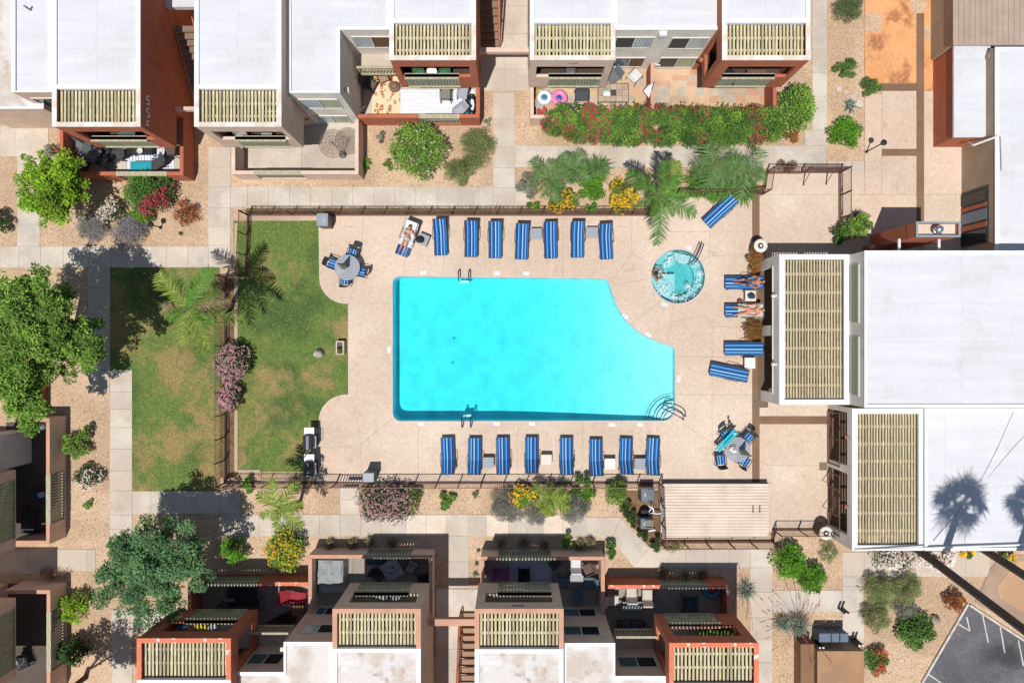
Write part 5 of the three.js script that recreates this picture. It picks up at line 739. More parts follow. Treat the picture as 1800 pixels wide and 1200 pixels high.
// refuse enclosure
{ const o = thing('refuse_enclosure', 'tan walled refuse enclosure with flat tan roof at the bottom edge', 'shed'), h = 1.1, x0 = wx(1438, h), x1 = wx(1519, h), z0 = wz(1144, h); const w = new MB(); w.box(x0, 0, z0, x1, h - .1, z0 + 5); w.mesh('wall', mats.tan, o); const r = new MB(); r.box(x0 - .02, h - .1, z0, x1 + .02, h, z0 + 5, .02); r.mesh('roof', M([.66,.47,.32], .9, { map: texConcrete }), o); const sd = new MB(); sd.box(wx(1408, .9), .0, wz(1132, .9), wx(1432, .9), .9, z0 + 5, .02); sd.mesh('side_bay', mats.terraBrown = M([.42,.27,.17], .9, { map: texConcrete }), o);
  for (const [a, b] of [[1441, 1462], [1463, 1477], [1478, 1493]]) { const d = thing('refuse_bin', 'dark blue grey wheeled refuse bin beside the tan enclosure, ' + (a < 1450 ? 'left' : a < 1470 ? 'middle' : 'right') + ' of three', 'bin', [0, 0, 0], 0, 'refuse bins by the enclosure'); const q = new MB(), hh = .95; q.box(wx(a, hh), .05, wz(1114, hh), wx(b, hh) - .03, hh - .08, wz(1129, hh)); q.mesh('bin_body', mats.binBlue = mats.binBlue || M([.07, .10, .14], .6), d); const l = new MB(); l.box(wx(a, hh) - .01, hh - .08, wz(1113, hh), wx(b, hh) - .02, hh, wz(1129, hh), .03); l.mesh('bin_lid', M([.10, .135, .18], .55), d); const wl = new MB(); wl.cyl(V(wx(a, hh), .09, wz(1126, hh)), V(wx(b, hh) - .03, .09, wz(1126, hh)), .09, .09, 10); wl.mesh('wheel_axle', mats.black, d); settle(d); }
  for (const [x, y, w] of [[1483, 1075, 'left one of the pair above the bins'], [1489, 1075, 'right one of the pair above the bins'], [1437, 1134, 'left one of the pair below the left bin'], [1443, 1134, 'right one of the pair below the left bin'], [1506, 1130, 'left of the pair at the right corner'], [1512, 1130, 'right of the pair at the right corner']]) { const p = thing('bollard', 'dark steel post by the refuse bins, ' + w, 'post', [wx(x, .6), 0, wz(y, .6)], 0, 'steel posts round the refuse enclosure'); const c = new MB(); c.box(-.05, 0, -.05, .05, .9, .05); c.mesh('post', mats.black, p); const t = new MB(); t.box(-.055, .9, -.055, .055, .94, .055); t.mesh('post_cap', mats.bone, p); } }
// ───────── patio furniture ─────────
const fc = { dark: [.045, .048, .055], grey: [.16, .17, .18], lav: [.42, .42, .50], white: [.7, .7, .7], teal: [.02, .34, .42], red: [.30, .03, .04], brown: [.13, .08, .06], purple: [.20, .05, .22], black: [.015, .015, .018], blue: [.03, .07, .13], slate: [.10, .16, .20], green: [.06, .16, .07], bone: [.6, .55, .48] };
const fm_ = new Map(); const fmat = (c) => { const k = c.join(); if (!fm_.has(k)) fm_.set(k, M(c, .85, { map: texStucco })); return fm_.get(k); };
function loungeChair(px, py, h0, turn, label, seat, frame = fc.dark, W = .56, L = .6) {
  const o = thing('lounge_chair', label, 'chair', [wx(px, h0 + .4), h0, wz(py, h0 + .4)], turn); const f = new MB(); for (const s of [-1, 1]) f.pipe([V(s * W / 2, 0, L / 2), V(s * W / 2, .56, L / 2 - .06), V(s * W / 2, .58, -L / 2), V(s * W / 2, 0, -L / 2 - .05)], .024); f.mesh('frame', fmat(frame), o); const c = new MB(); c.box(-W / 2 + .02, .34, -L / 2, W / 2 - .02, .44, L / 2, .03); c.mesh('seat_cushion', fmat(seat), o); const b = new MB(); b.hexa([V(-W / 2 + .02, .4, -L / 2 + .08), V(W / 2 - .02, .4, -L / 2 + .08), V(W / 2 - .02, .4, -L / 2 - .02), V(-W / 2 + .02, .4, -L / 2 - .02), V(-W / 2 + .02, .85, -L / 2 - .12), V(W / 2 - .02, .85, -L / 2 - .12), V(W / 2 - .02, .85, -L / 2 - .2), V(-W / 2 + .02, .85, -L / 2 - .2)]); b.mesh('back_cushion', fmat(seat), o); return o;
}
function rectTable(px, py, h0, turn, label, L, W, hh, top, n = 1, leg = fc.dark) { const o = thing('patio_table', label, 'table', [wx(px, h0 + hh), h0, wz(py, h0 + hh)], turn); const t = new MB(); for (let i = 0; i < n; i++) { const z0 = lerp(-W / 2, W / 2, i / n), z1 = lerp(-W / 2, W / 2, (i + 1) / n) - (n > 1 ? .012 : 0); t.box(-L / 2, hh - .04, z0, L / 2, hh, z1, .01); } t.mesh('table_top', fmat(top), o); for (const x of [-1, 1]) for (const z of [-1, 1]) { const l = new MB(); l.box(x * (L / 2 - .05) - .02, 0, z * (W / 2 - .05) - .02, x * (L / 2 - .05) + .02, hh - .04, z * (W / 2 - .05) + .02); l.mesh('leg', fmat(leg), o); } return o; }
function slingLounge(px, py, h0, turn, label, c, L = 1.5, W = .6) { const o = thing('reclining_chair', label, 'chair', [wx(px, h0 + .35), h0, wz(py, h0 + .35)], turn); const P = [[.5 * L, .3], [.25 * L, .42], [-.1 * L, .34], [-.32 * L, .62], [-.5 * L, .85]], b = new MB(); for (let i = 0; i + 1 < P.length; i++) b.hexa([V(-W / 2, P[i][1] - .03, P[i][0]), V(W / 2, P[i][1] - .03, P[i][0]), V(W / 2, P[i + 1][1] - .03, P[i + 1][0]), V(-W / 2, P[i + 1][1] - .03, P[i + 1][0]), V(-W / 2, P[i][1], P[i][0]), V(W / 2, P[i][1], P[i][0]), V(W / 2, P[i + 1][1], P[i + 1][0]), V(-W / 2, P[i + 1][1], P[i + 1][0])]); b.mesh('sling', fmat(c), o); const f = new MB(); for (const s of [-1, 1]) { f.pipe([V(s * W * .53, 0, .3 * L), V(s * W * .53, .5, .1 * L), V(s * W * .53, .55, -.3 * L)], .022); f.pipe([V(s * W * .53, 0, -.3 * L), V(s * W * .53, .5, .1 * L)], .022); } f.mesh('frame', mats.frameDark, o); return o; }
function rug(name, label, x0, y0, x1, y1, m, turn = 0) { const b = new MB(); b.box(wx(x0), .036, wz(y0), wx(x1), .048, wz(y1)); const X0 = wx(x0), X1 = wx(x1), Z0 = wz(y0), Z1 = wz(y1); const o = thing('rug', label, 'rug'); b.mesh('rug_backing', mats.bone, o); const t = new MB(); t.quad(V(X0 + .01, .0505, Z1 - .01), V(X1 - .01, .0505, Z1 - .01), V(X1 - .01, .0505, Z0 + .01), V(X0 + .01, .0505, Z0 + .01), [[0, 0], [1, 0], [1, 1], [0, 1]]); t.mesh('rug_pile', m, o); settle(o); return o; }
function floatRing(px, py, h, r, t, c, label, c2) { const o = thing('inflatable_ring', label, 'inflatable', [wx(px, h), h, wz(py, h)]); const a = new MB(); a.geo(new THREE.TorusGeometry(r, t, 10, 28).rotateX(PI / 2)); a.mesh('ring', M(c, .35), o); if (c2) { const b = new MB(); b.ball(0, -.01, 0, r - t * .6, t * .6, r - t * .6, 16); b.mesh('centre', M(c2, .4), o); } return o; }
const stripeRug = canvasTex(256, 256, (c, w, h) => { c.fillStyle = '#c9ced4'; c.fillRect(0, 0, w, h); for (let i = 0; i < 32; i++) { c.fillStyle = i % 4 === 0 ? '#8e99a6' : i % 2 ? '#e2e5e8' : '#b4bcc6'; c.fillRect(i * 8, 0, 4, h); } });
const floral = canvasTex(512, 512, (c, w, h) => { c.fillStyle = '#dfc7a4'; c.fillRect(0, 0, w, h); reseed(19); for (let i = 0; i < 60; i++) { const x = rnd() * w, y = rnd() * h, r = rr(12, 34); c.fillStyle = ['#b5502f', '#8d5a3a', '#d98c4c', '#a86f45'][i % 4]; for (let k = 0; k < 12; k++) { c.beginPath(); c.arc(x + Math.cos(k * .5236) * r * .7, y + Math.sin(k * .5236) * r * .7, r * .24, 0, 7); c.fill(); } c.beginPath(); c.arc(x, y, r * .55, 0, 7); c.fill(); c.fillStyle = '#f2d9ae'; c.beginPath(); c.arc(x, y, r * .34, 0, 7); c.fill(); c.fillStyle = '#9c4a2c'; c.beginPath(); c.arc(x, y, r * .16, 0, 7); c.fill(); } });
const whiteRug = canvasTex(256, 256, (c, w, h) => { c.fillStyle = '#d3d7dc'; c.fillRect(0, 0, w, h); reseed(8); for (let i = 0; i < 900; i++) { c.fillStyle = rnd() < .5 ? 'rgba(255,255,255,.25)' : 'rgba(150,155,165,.18)'; c.fillRect(rnd() * w, rnd() * h, rr(4, 60), 2); } });
// top left lounge patio
rug('r', 'pale striped rug on the lounge patio, top left', 222, 262, 306, 300, M('#ffffff', .95, { map: stripeRug }));
rectTable(157, 268, .03, -.55, 'dark grey slatted dining table on the lounge patio', 1.05, .82, .74, [.10, .115, .13], 6);
loungeChair(138, 257, .03, 1.0, 'grey chair at the upper end of the dark dining table', fc.grey); loungeChair(178, 281, .03, -2.1, 'grey cushioned chair at the lower end of the dark dining table', fc.grey); loungeChair(146, 290, .03, 2.6, 'dark chair in front of the dark dining table', fc.dark); loungeChair(183, 268, .03, -.6, 'black chair between dining table and reclining chair', fc.black);
slingLounge(205, 273, .03, -1.4, 'charcoal reclining chair on the left of the striped rug', [.06, .065, .07], 1.3, .55); slingLounge(277, 287, .03, 2.1 + PI, 'charcoal reclining chair at the right end of the turquoise table', [.06, .065, .07], 1.2, .55);
rectTable(247, 293, .05, 0, 'turquoise topped low table on the striped rug', 1.15, .6, .42, [.01, .36, .44], 1, fc.white); rectTable(249, 266, .05, 0, 'dark low table with a pale bowl on the striped rug', 1.1, .4, .4, [.02, .025, .035], 2);
{ const o = thing('bowl', 'pale round bowl on the dark low table', 'bowl', [wx(246, .5), .46, wz(265, .5)]); const b = new MB(); b.lathe([[.05, 0], [.14, .05], [.17, .1], [.13, .09], [.04, .03], [0, .03]], 0, 0, 0, 16); b.mesh('bowl_body', mats.bone, o); }
loungeChair(298, 265, .05, -1.6, 'brown low stool chair at the right edge of the striped rug', fc.brown);
// beige patio: mesh parasol
{ const o = thing('mesh_parasol', 'open round wire mesh parasol frame on the beige patio', 'parasol', [wx(586, 2.0) + .0, .03, wz(253, 2.0)]); const r = .74, H0 = 2.05; const m = new MB(); for (let i = 0; i < 12; i++) { const a = i * PI / 6, pts = []; for (let k = 0; k <= 5; k++) { const t = k / 5; pts.push(V(r * t * Math.cos(a), H0 + .2 * (1 - t * t), r * t * Math.sin(a))); } m.pipe(pts, .008, 5); } for (const t of [.25, .5, .75, 1]) { m.geo(new THREE.TorusGeometry(r * t, .007, 5, 36).rotateX(PI / 2), new THREE.Matrix4().makeTranslation(0, H0 + .2 * (1 - t * t), 0)); } m.mesh('ribs', mats.frameDark, o); const c = new MB(); for (let i = 0; i < 24; i++) { const a0 = i * PI / 12, a1 = (i + 1) * PI / 12; for (let k = 0; k < 4; k++) { const t0 = k / 4, t1 = (k + 1) / 4, P = (a, t) => V(r * t * Math.cos(a), H0 + .195 * (1 - t * t), r * t * Math.sin(a)); c.quad(P(a0, t1), P(a1, t1), P(a1, t0), P(a0, t0)); } } c.mesh('mesh_cover', M([.20, .13, .09], .9, { transparent: true, opacity: .42 }), o); const p = new MB(); p.cyl(V(0, 0, 0), V(0, H0 + .2, 0), .02, .02, 8); p.mesh('pole', mats.frameDark, o); const b = new MB(); b.lathe([[0, .08], [.2, .06], [.22, 0]], 0, 0, 0, 16); b.mesh('base', mats.frameDark, o); }
// floral rug patio
rug('r', 'cream rug with round terracotta flower prints', 654, 128, 704, 206, M('#ffffff', .95, { map: floral })); rug('r', 'white woven rug on the terracotta patio', 704, 158, 834, 203, M('#ffffff', .95, { map: whiteRug }));
loungeChair(672, 134, .05, .4, 'bamboo framed armchair on the floral rug', [.38, .27, .18], fc.dark); loungeChair(650, 148, .03, 1.1, 'brown armchair in the shade left of the floral rug', [.14, .10, .08]); loungeChair(640, 140, .03, 1.4, 'blue cushioned chair in the shaded corner of the floral rug patio', [.09, .12, .16]); loungeChair(783, 166, .05, PI, 'brown wicker chair with grey seat on the white rug', [.25, .24, .21], fc.brown); loungeChair(808, 195, .05, -.9, 'lavender grey chair at the lower edge of the white rug', fc.lav); loungeChair(814, 163, .05, -.2, 'lavender grey chair half under the balcony', fc.lav);
{ const o = floatRing(829, 184, .3, .36, .1, [.012, .012, .014], 'black inner tube standing by the terracotta wall'); o.scale.set(.55, 1.6, 1.3); const p = floatRing(821, 184, .35, .4, .05, [.02, .35, .45], 'thin teal ring behind the black inner tube'); p.scale.set(.3, 1.4, 1.25); }
{ const o = thing('wicker_lantern', 'round woven pouf on the floral rug edge', 'pouf', [wx(693, .2), .05, wz(152, .2)]); const b = new MB(); b.lathe([[0, .3], [.14, .29], [.28, .22], [.31, .12], [.27, .03], [0, 0]], 0, 0, 0, 20); b.mesh('pouf_body', M([.34, .22, .13], .9, { map: texWood }), o); const s = new MB(); s.geo(new THREE.TorusGeometry(.17, .02, 6, 24).rotateX(PI / 2), new THREE.Matrix4().makeTranslation(0, .29, 0)); s.mesh('woven_band', fmat(fc.brown), o); }
{ const o = thing('sandals', 'pair of white sandals by the floral rug', 'shoes', [wx(634), .04, wz(190)], -.6); for (const x of [-.07, .09]) { const b = new MB(); b.ball(x, .04, 0, .06, .04, .2, 10); b.mesh('sandal', mats.white, o); } o.scale.set(1.3, 1, 1.3); }
// hedge patio
floatRing(957, 171, .35, .28, .13, [.72, .76, .78], 'white inflatable ring with blue centre behind the hedge', [.03, .16, .26]); floatRing(983, 172, .4, .3, .16, [.80, .22, .42], 'pink inflatable ring with blue centre behind the hedge', [.01, .10, .36]);
floatRing(949, 167, .15, .26, .12, [.45, .32, .08], 'green and orange inflatable ring under the white one', [.1, .35, .12]);
loungeChair(1023, 168, .03, 0, 'dark grey cushioned chair behind the hedge', [.07, .085, .10], fc.dark, .75, .55); loungeChair(1117, 133, .03, -.75 + PI, 'grey wicker armchair with white cushion on the slate tiles', fc.white, fc.grey, .62, .62); loungeChair(1078, 136, .03, -.9, 'grey wicker armchair half hidden by the beige balcony', fc.grey, fc.grey, .62, .62);
{ const o = thing('tiled_table', 'low table with square stone tile top on the slate patio', 'table', [wx(1078, .5), .03, wz(163, .5)]); const f = new MB(); f.ring(-.84, -.52, .84, .52, .03, .44, .5); f.mesh('table_frame', mats.frameDark, o); for (let i = 0; i < 5; i++) for (let j = 0; j < 3; j++) { const b = new MB(), x0 = lerp(-.81, .81, i / 5), z0 = lerp(-.49, .49, j / 3); b.box(x0 + .006, .45, z0 + .006, x0 + .318, .497, z0 + .32); b.mesh('tile', i === 2 && j === 1 ? mats.frameDark : fmat([[.5, .38, .27], [.46, .34, .25], [.54, .42, .31]][(i + j) % 3]), o); } for (const x of [-1, 1]) for (const z of [-1, 1]) { const l = new MB(); l.box(x * .78 - .03, 0, z * .46 - .03, x * .78 + .03, .45, z * .46 + .03); l.mesh('leg', mats.frameDark, o); } }
{ const o = thing('folded_cloths', 'stack of bright printed cloths on the tiled table', 'cloth', [wx(1066, .55), .535, wz(163, .55)]); [[.7, .3, .1], [.6, .65, .2], [.2, .5, .6], [.75, .7, .7]].forEach((c, i) => { const b = new MB(); b.box(-.2 + i * .03, i * .02, -.12 + (i % 2) * .1, .12 + i * .03, i * .02 + .018, .06 + (i % 2) * .12); b.mesh('cloth', M(c, .9), o); }); }
{ const o = thing('cantilever_parasol', 'folded white parasol sail on a slanted black pole by the divider wall', 'parasol'); const p = new MB(); p.bar(at(1136, 190, .1), at(1150, 144, 1.9), .05); p.mesh('pole', mats.black, o); const c = new MB(); const A = at(1150, 144, 1.9), B = at(1141, 172, .9), C = at(1131, 160, 1.2), D = at(1139, 150, 1.7); c.quad(A, B, C, D); c.quad(V(A.x + .05, A.y - .05, A.z), V(D.x + .05, D.y - .05, D.z), V(C.x + .05, C.y - .05, C.z), V(B.x + .05, B.y - .05, B.z)); c.mesh('folded_canopy', mats.white, o); const b = new MB(); b.lathe([[0, .1], [.25, .08], [.28, 0]], wx(1136), .03, wz(191), 14); b.mesh('base', mats.frameDark, o); settle(o); }
{ const o = thing('flower_pot', 'red clay pot at the left end of the hedge', 'pot', [wx(952, .3), .03, wz(197, .3)]); const b = new MB(); b.lathe([[.0, 0], [.16, 0], [.24, .4], [.27, .42], [.23, .44], [.2, .36], [0, .34]], 0, 0, 0, 18); b.mesh('pot', M([.38, .06, .03], .7), o); const r = thing('drying_rack', 'white folding rack beside the red clay pot', 'rack', [wx(945, .5), .03, wz(184, .5)], -.4); const q = new MB(); for (let i = 0; i < 5; i++) q.cyl(V(-.3, .6, lerp(-.15, .15, i / 4)), V(.3, .6, lerp(-.15, .15, i / 4)), .015, .015, 6); for (const x of [-.3, .3]) q.pipe([V(x, 0, -.2), V(x, .6, .15), V(x, .6, -.15), V(x, 0, .2)], .017); q.mesh('rack_frame', mats.white, r); }
// bottom left patio
slingLounge(514, 1050, .03, 1.35, 'red cushioned lounger with peach wood arms, bottom left patio', [.33, .02, .035], 1.35, .75); slingLounge(497, 1090, .03, 1.9, 'dark red lounger in the shade below the red cushioned one', [.05, .012, .015], 1.3, .6); rectTable(523, 1073, .03, 0, 'brown cabinet box beside the dark red lounger', .62, .55, .6, [.20, .12, .07], 3); rectTable(425, 1050, .03, 0, 'dark table in the deep shade behind the lattice, bottom left', 1.6, 1.0, .72, fc.black, 4); loungeChair(408, 1036, .03, PI, 'grey chair in the shade behind the bottom left lattice', [.2, .21, .22]); loungeChair(392, 1072, .03, .9, 'pale grey chair in the shaded bottom left patio', [.18, .19, .2]); loungeChair(449, 1062, .03, -1.5, 'dark chair with pale back at the right of the shaded table', fc.grey);
// covered furniture patio
{ const o = thing('furniture_cover', 'grey tarpaulin draped over a block of furniture, bottom centre left', 'cover'); reseed(55); const n = 14, x0 = wx(553, .9), x1 = wx(605, .9), z0 = wz(982, .9), z1 = wz(1052, .9), b = new MB(), nz = field(64, 5, 3, 13), Hh = (i, j) => { const e = Math.min(i, n - i, j, n - j); return e === 0 ? .1 : .78 + (nz[(i * 4 % 64) * 64 + j * 4 % 64] - .5) * .42 - (e === 1 ? .06 : 0) - (j > 9 ? .3 : 0); }; const P = (i, j) => V(lerp(x0, x1, i / n) + (nz[(j * 5 % 64) * 64 + i * 3] - .5) * .1, Hh(i, j), lerp(z0, z1, j / n)); for (let i = 0; i < n; i++) for (let j = 0; j < n; j++) b.quad(P(i, j + 1), P(i + 1, j + 1), P(i + 1, j), P(i, j)); b.mesh('tarpaulin', M([.26, .28, .28], .8), o); settle(o); }
{ const o = thing('parasol_table', 'square slatted table with dark centre hole turned askew, covered furniture patio', 'table', [wx(689, .72), .03, wz(1001, .72)], .55); for (const [a, b, c, d] of [[-.5, -.5, .5, -.15], [-.5, .15, .5, .5], [-.5, -.14, -.15, .14], [.15, -.14, .5, .14]]) { const q = new MB(); q.box(a, .7, b, c, .74, d, .01); q.mesh('table_panel', fmat([.33, .33, .32]), o); } const h = new MB(); h.box(-.15, .6, -.14, .15, .68, .14); h.mesh('fire_bowl', mats.black, o); for (const x of [-.42, .42]) for (const z of [-.42, .42]) { const l = new MB(); l.box(x - .03, 0, z - .03, x + .03, .7, z + .03); l.mesh('leg', mats.frameDark, o); } }
loungeChair(722, 998, .03, -.5, 'dark chair with white cushion right of the square table', [.3, .3, .31], fc.black); loungeChair(664, 1010, .03, 1.0, 'dark folding chair left of the square table', fc.dark); loungeChair(688, 984, .03, PI, 'white backed chair behind the square table', [.34, .35, .36], fc.dark); rectTable(660, 986, .03, 0, 'blue covered bench behind the lattice, covered furniture patio', 1.0, .42, .45, [.03, .06, .11]); loungeChair(745, 1018, .03, -1.2, 'black round backed chair in the corner of the covered furniture patio', fc.black);
// white rug patio
rug('r', 'pale grey rug in the shade, bottom centre patio', 895, 985, 969, 1032, M('#cfd3d8', .95, { map: whiteRug })); loungeChair(882, 1008, .03, PI / 2, 'purple folding chair at the left of the grey rug', [.24, .07, .27], fc.purple, .5, .75); loungeChair(921, 1012, .05, 0, 'black armchair standing on the grey rug', fc.black, fc.black, .6, .7); rectTable(976, 992, .03, .6, 'dark folding table at the right of the grey rug', .6, .5, .6, fc.dark, 2);
loungeChair(1012, 988, .03, PI, 'brown framed chair with white cushions in the sunlit corner', fc.white, fc.brown, .6, .7); rectTable(1014, 1018, .03, 0, 'white tray table between the chairs, bottom centre right', .72, .42, .55, [.42, .43, .43]); loungeChair(991, 1022, .03, PI / 2, 'slate grey armchair left of the white tray table', fc.slate, fc.dark, .6, .55); loungeChair(1035, 1023, .03, -PI / 2, 'slate grey armchair with white throw right of the tray table', fc.slate, fc.dark, .6, .55); rectTable(1016, 1048, .03, 0, 'blue grey ottoman below the tray table', .5, .75, .4, [.10, .15, .19]); loungeChair(1034, 1000, .03, -1.2, 'brown framed chair by the peach wall, sunlit corner', fc.brown, fc.brown, .6, .5);
// bottom right patio
for (const [x, y, t, l] of [[1110, 1041, PI, 'bone cushioned armchair in the sun behind the bottom right wall, left one'], [1138, 1046, PI, 'bone cushioned armchair in the sun behind the bottom right wall, right one']]) loungeChair(x, y, .03, t, l, fc.bone, fc.brown, .62, .62); loungeChair(1078, 1055, .03, PI / 2, 'bone and grey armchair facing the glass table, bottom right patio', fc.bone, fc.dark, .62, .62);
rectTable(1112, 1066, .03, 0, 'glass topped low table in the bottom right patio', 1.05, .52, .42, [.22, .30, .31]);
{ const o = thing('sofa', 'dark grey two seat sofa in the shade, bottom right patio', 'sofa', [wx(1110, .4), .03, wz(1104, .4)], PI); const b = new MB(); b.box(-.66, .08, -.36, .66, .3, .36); b.box(-.66, .3, -.42, .66, .75, -.26); b.box(-.72, .08, -.4, -.64, .55, .36); b.box(.64, .08, -.4, .72, .55, .36); b.mesh('sofa_frame', mats.wicker, o); for (const s of [-1, 1]) { const c = new MB(); c.box(s * .33 - .31, .3, -.25, s * .33 + .31, .45, .36, .04); c.mesh('seat_cushion', fmat([.10, .11, .13]), o); const d = new MB(); d.box(s * .33 - .31, .45, -.27, s * .33 + .31, .8, -.14, .04); d.mesh('back_cushion', fmat([.09, .10, .12]), o); } }
loungeChair(1213, 1062, .03, 0, 'blue grey folding chair in the middle of the bottom right patio', [.05, .08, .11], fc.dark, .8, .8); floatRing(1251, 1035, .25, .38, .16, [.02, .18, .32], 'blue inflatable ring with red middle in the bottom right patio', [.32, .03, .03]);
// left edge patio
rectTable(47, 918, .03, 0, 'dark bench box inside the left edge patio', .7, 1.2, .5, [.03, .035, .045], 3); { const o = thing('covered_grill', 'blue wrapped bundle in the upper corner of the left edge patio', 'bundle', [wx(62, .5), .03, wz(748, .5)]); const b = new MB(); b.ball(0, .3, 0, .5, .3, .25, 12); b.ball(.3, .4, .05, .25, .25, .2, 10); b.mesh('wrapping', M([.18, .27, .34], .6, { map: texRoofDirty }), o); } rectTable(68, 872, .03, 0, 'dark blue bench with pale cushions by the lattice, left edge patio', 1.0, .5, .45, fc.blue); { const o = thing('cushion', 'pale blue cushion on the dark blue bench', 'cushion', [wx(73, .5), .48, wz(869, .5)], .4); const b = new MB(); b.ball(0, .08, 0, .22, .09, .16, 12); b.mesh('cushion_body', M([.4, .45, .52], .9), o); }
loungeChair(40, 1165, .03, .4, 'black garden chair in the bottom left edge patio', fc.black); { const o = thing('grey_pot', 'round blue grey pot in the bottom left edge patio', 'pot', [wx(35, .4), .03, wz(1160, .4)]); const b = new MB(); b.lathe([[0, 0], [.2, 0], [.28, .4], [.24, .45], [.2, .4], [0, .38]], 0, 0, 0, 18); b.mesh('pot', M([.16, .2, .23], .6), o); }
// balcony things
loungeChair(738, 133, 2.2, .35, 'green slatted chair on the left of the terracotta balcony', [.06, .19, .08], fc.green, .55, .55); loungeChair(780, 133, 2.2, -.35, 'green slatted chair on the right of the terracotta balcony', [.06, .19, .08], fc.green, .55, .55); { const o = thing('balcony_table', 'small round white table between two green balcony chairs', 'table', [wx(759, 2.7), 2.2, wz(126, 2.7)]); const b = new MB(); b.lathe([[0, .55], [.26, .55], [.26, .52], [.03, .5], [.03, .03], [.2, 0]], 0, 0, 0, 20); b.mesh('table_body', mats.white, o); }
loungeChair(1003, 133, 2.2, 0, 'grey chair on the beige balcony behind the house number', fc.grey, fc.dark, .5, .5); slingLounge(1283, 131, 2.2, .8, 'black reclining chair on the right hand terracotta balcony', fc.black, 1.0, .5); rectTable(1331, 131, 2.2, 0, 'brown box table on the right hand terracotta balcony', 1.0, .5, .5, [.17, .08, .06], 3);
slingLounge(226, 236, 2.2, -1.3, 'blue grey reclining chair on the top left terracotta balcony', [.09, .12, .15], 1.1, .5); loungeChair(425, 238, 2.2, .6, 'grey cushioned chair on the beige balcony', [.35, .33, .32], fc.dark, .6, .55); rectTable(468, 240, 2.2, 0, 'glass topped side table on the beige balcony', .55, .4, .45, [.3, .33, .33]);
// ───────── vegetation ─────────
const leafMat = new THREE.MeshPhysicalMaterial({ color: 0xffffff, roughness: .85, vertexColors: true, transmission: .22, thickness: 0, ior: 1.3, side: THREE.DoubleSide });
const petalMat = M([1, 1, 1], .8, { vertexColors: true }), barkMat = M([.16, .115, .08], .95, { map: texWood, bumpMap: bumpStucco, bumpScale: .02 }), palmBark = M([.13, .105, .085], .95, { map: texWood, bumpMap: bumpRoof, bumpScale: .05 });
const PAL = {
  lime: [[0.224,0.378,0.015],[0.163,0.306,0.012],[0.292,0.45,0.03],[0.103,0.216,0.015]], green: [[.095,.20,.03], [.065,.15,.022], [.13,.26,.04], [.04,.10,.018]], bright: [[0.111,0.288,0.013],[0.085,0.234,0.011],[0.153,0.36,0.023],[0.051,0.153,0.011]],
  dark: [[.03, .08, .016], [.045, .10, .02], [.02, .055, .012], [.06, .12, .025]], sage: [[0.212,0.246,0.085],[0.17,0.202,0.068],[0.264,0.299,0.119],[0.102,0.132,0.043]], grey: [[.27,.28,.20],[.22,.23,.16],[.33,.33,.26],[.15,.16,.11]], lav: [[0.243,0.246,0.19],[0.198,0.211,0.142],[0.27,0.246,0.257],[0.126,0.141,0.095]],
  dusty: [[0.101,0.224,0.09],[0.079,0.184,0.075],[0.137,0.28,0.112],[0.158,0.272,0.075],[0.05,0.12,0.053]], ash: [[0.18,0.319,0.04],[0.13,0.252,0.028],[0.23,0.378,0.064],[0.079,0.168,0.024]], red: [[.34, .06, .02], [.24, .035, .018], [.40, .12, .03], [.12, .10, .02]], rust: [[.30, .09, .03], [.20, .13, .03], [.36, .06, .02], [.13, .15, .03]], aloe: [[.20, .26, .19], [.15, .20, .15], [.25, .31, .24]], brown: [[.22, .13, .07], [.16, .10, .05], [.28, .17, .09]], straw: [[.33, .25, .14], [.26, .20, .11], [.15, .14, .05]], olive: [[0.15,0.212,0.036],[0.203,0.272,0.054],[0.09,0.145,0.027]],
};
function leafAt(m, p, d, l, w, pal) { // one folded leaf: two triangles each side of the midrib
  const c = pal[Math.floor(rnd() * pal.length)], k = rr(.82, 1.15); m.color(c[0] * k, c[1] * k, c[2] * k);
  let s = V(-d.z + rr(-.4, .4), rr(-.35, .35), d.x + rr(-.4, .4)).normalize(); const t = V(p.x + d.x * l, p.y + d.y * l, p.z + d.z * l), q = V(p.x + d.x * l * .45, p.y + d.y * l * .45 - w * .15, p.z + d.z * l * .45);
  m.tri(p, V(q.x + s.x * w / 2, q.y + s.y * w / 2 + w * .2, q.z + s.z * w / 2), t); m.tri(p, t, V(q.x - s.x * w / 2, q.y - s.y * w / 2 + w * .2, q.z - s.z * w / 2));
}
const sph = () => { const z = rr(-1, 1), a = rnd() * 6.283, r = Math.sqrt(1 - z * z); return V(r * Math.cos(a), z, r * Math.sin(a)); };
function clumpLeaves(m, c, r, n, leaf, wid, pal0, flat = .8, low = -.5) { const tk = rr(.66, 1.36), pal = pal0.map((q) => q.map((v) => v * tk)); for (let i = 0; i < n; i++) { let d = sph(); if (d.y < low) d.y *= -.6; const q = Math.pow(rnd(), .35), p = V(c.x + d.x * r * q, c.y + d.y * r * flat * q, c.z + d.z * r * q); const o = sph(); const dir = V(d.x * .6 + o.x * .8, d.y * .35 + o.y * .4 + .12, d.z * .6 + o.z * .8).normalize(); leafAt(m, p, dir, leaf * rr(.7, 1.25), wid * rr(.7, 1.2), pal); } }
function stems(m, c, r, h, n) { for (let i = 0; i < n; i++) { const a = rnd() * 6.283, q = r * rr(.2, .75); m.cyl(V(c.x + rr(-.04, .04), 0, c.z + rr(-.04, .04)), V(c.x + q * Math.cos(a), h * rr(.45, .8), c.z + q * Math.sin(a)), .018, .007, 4, false); } }
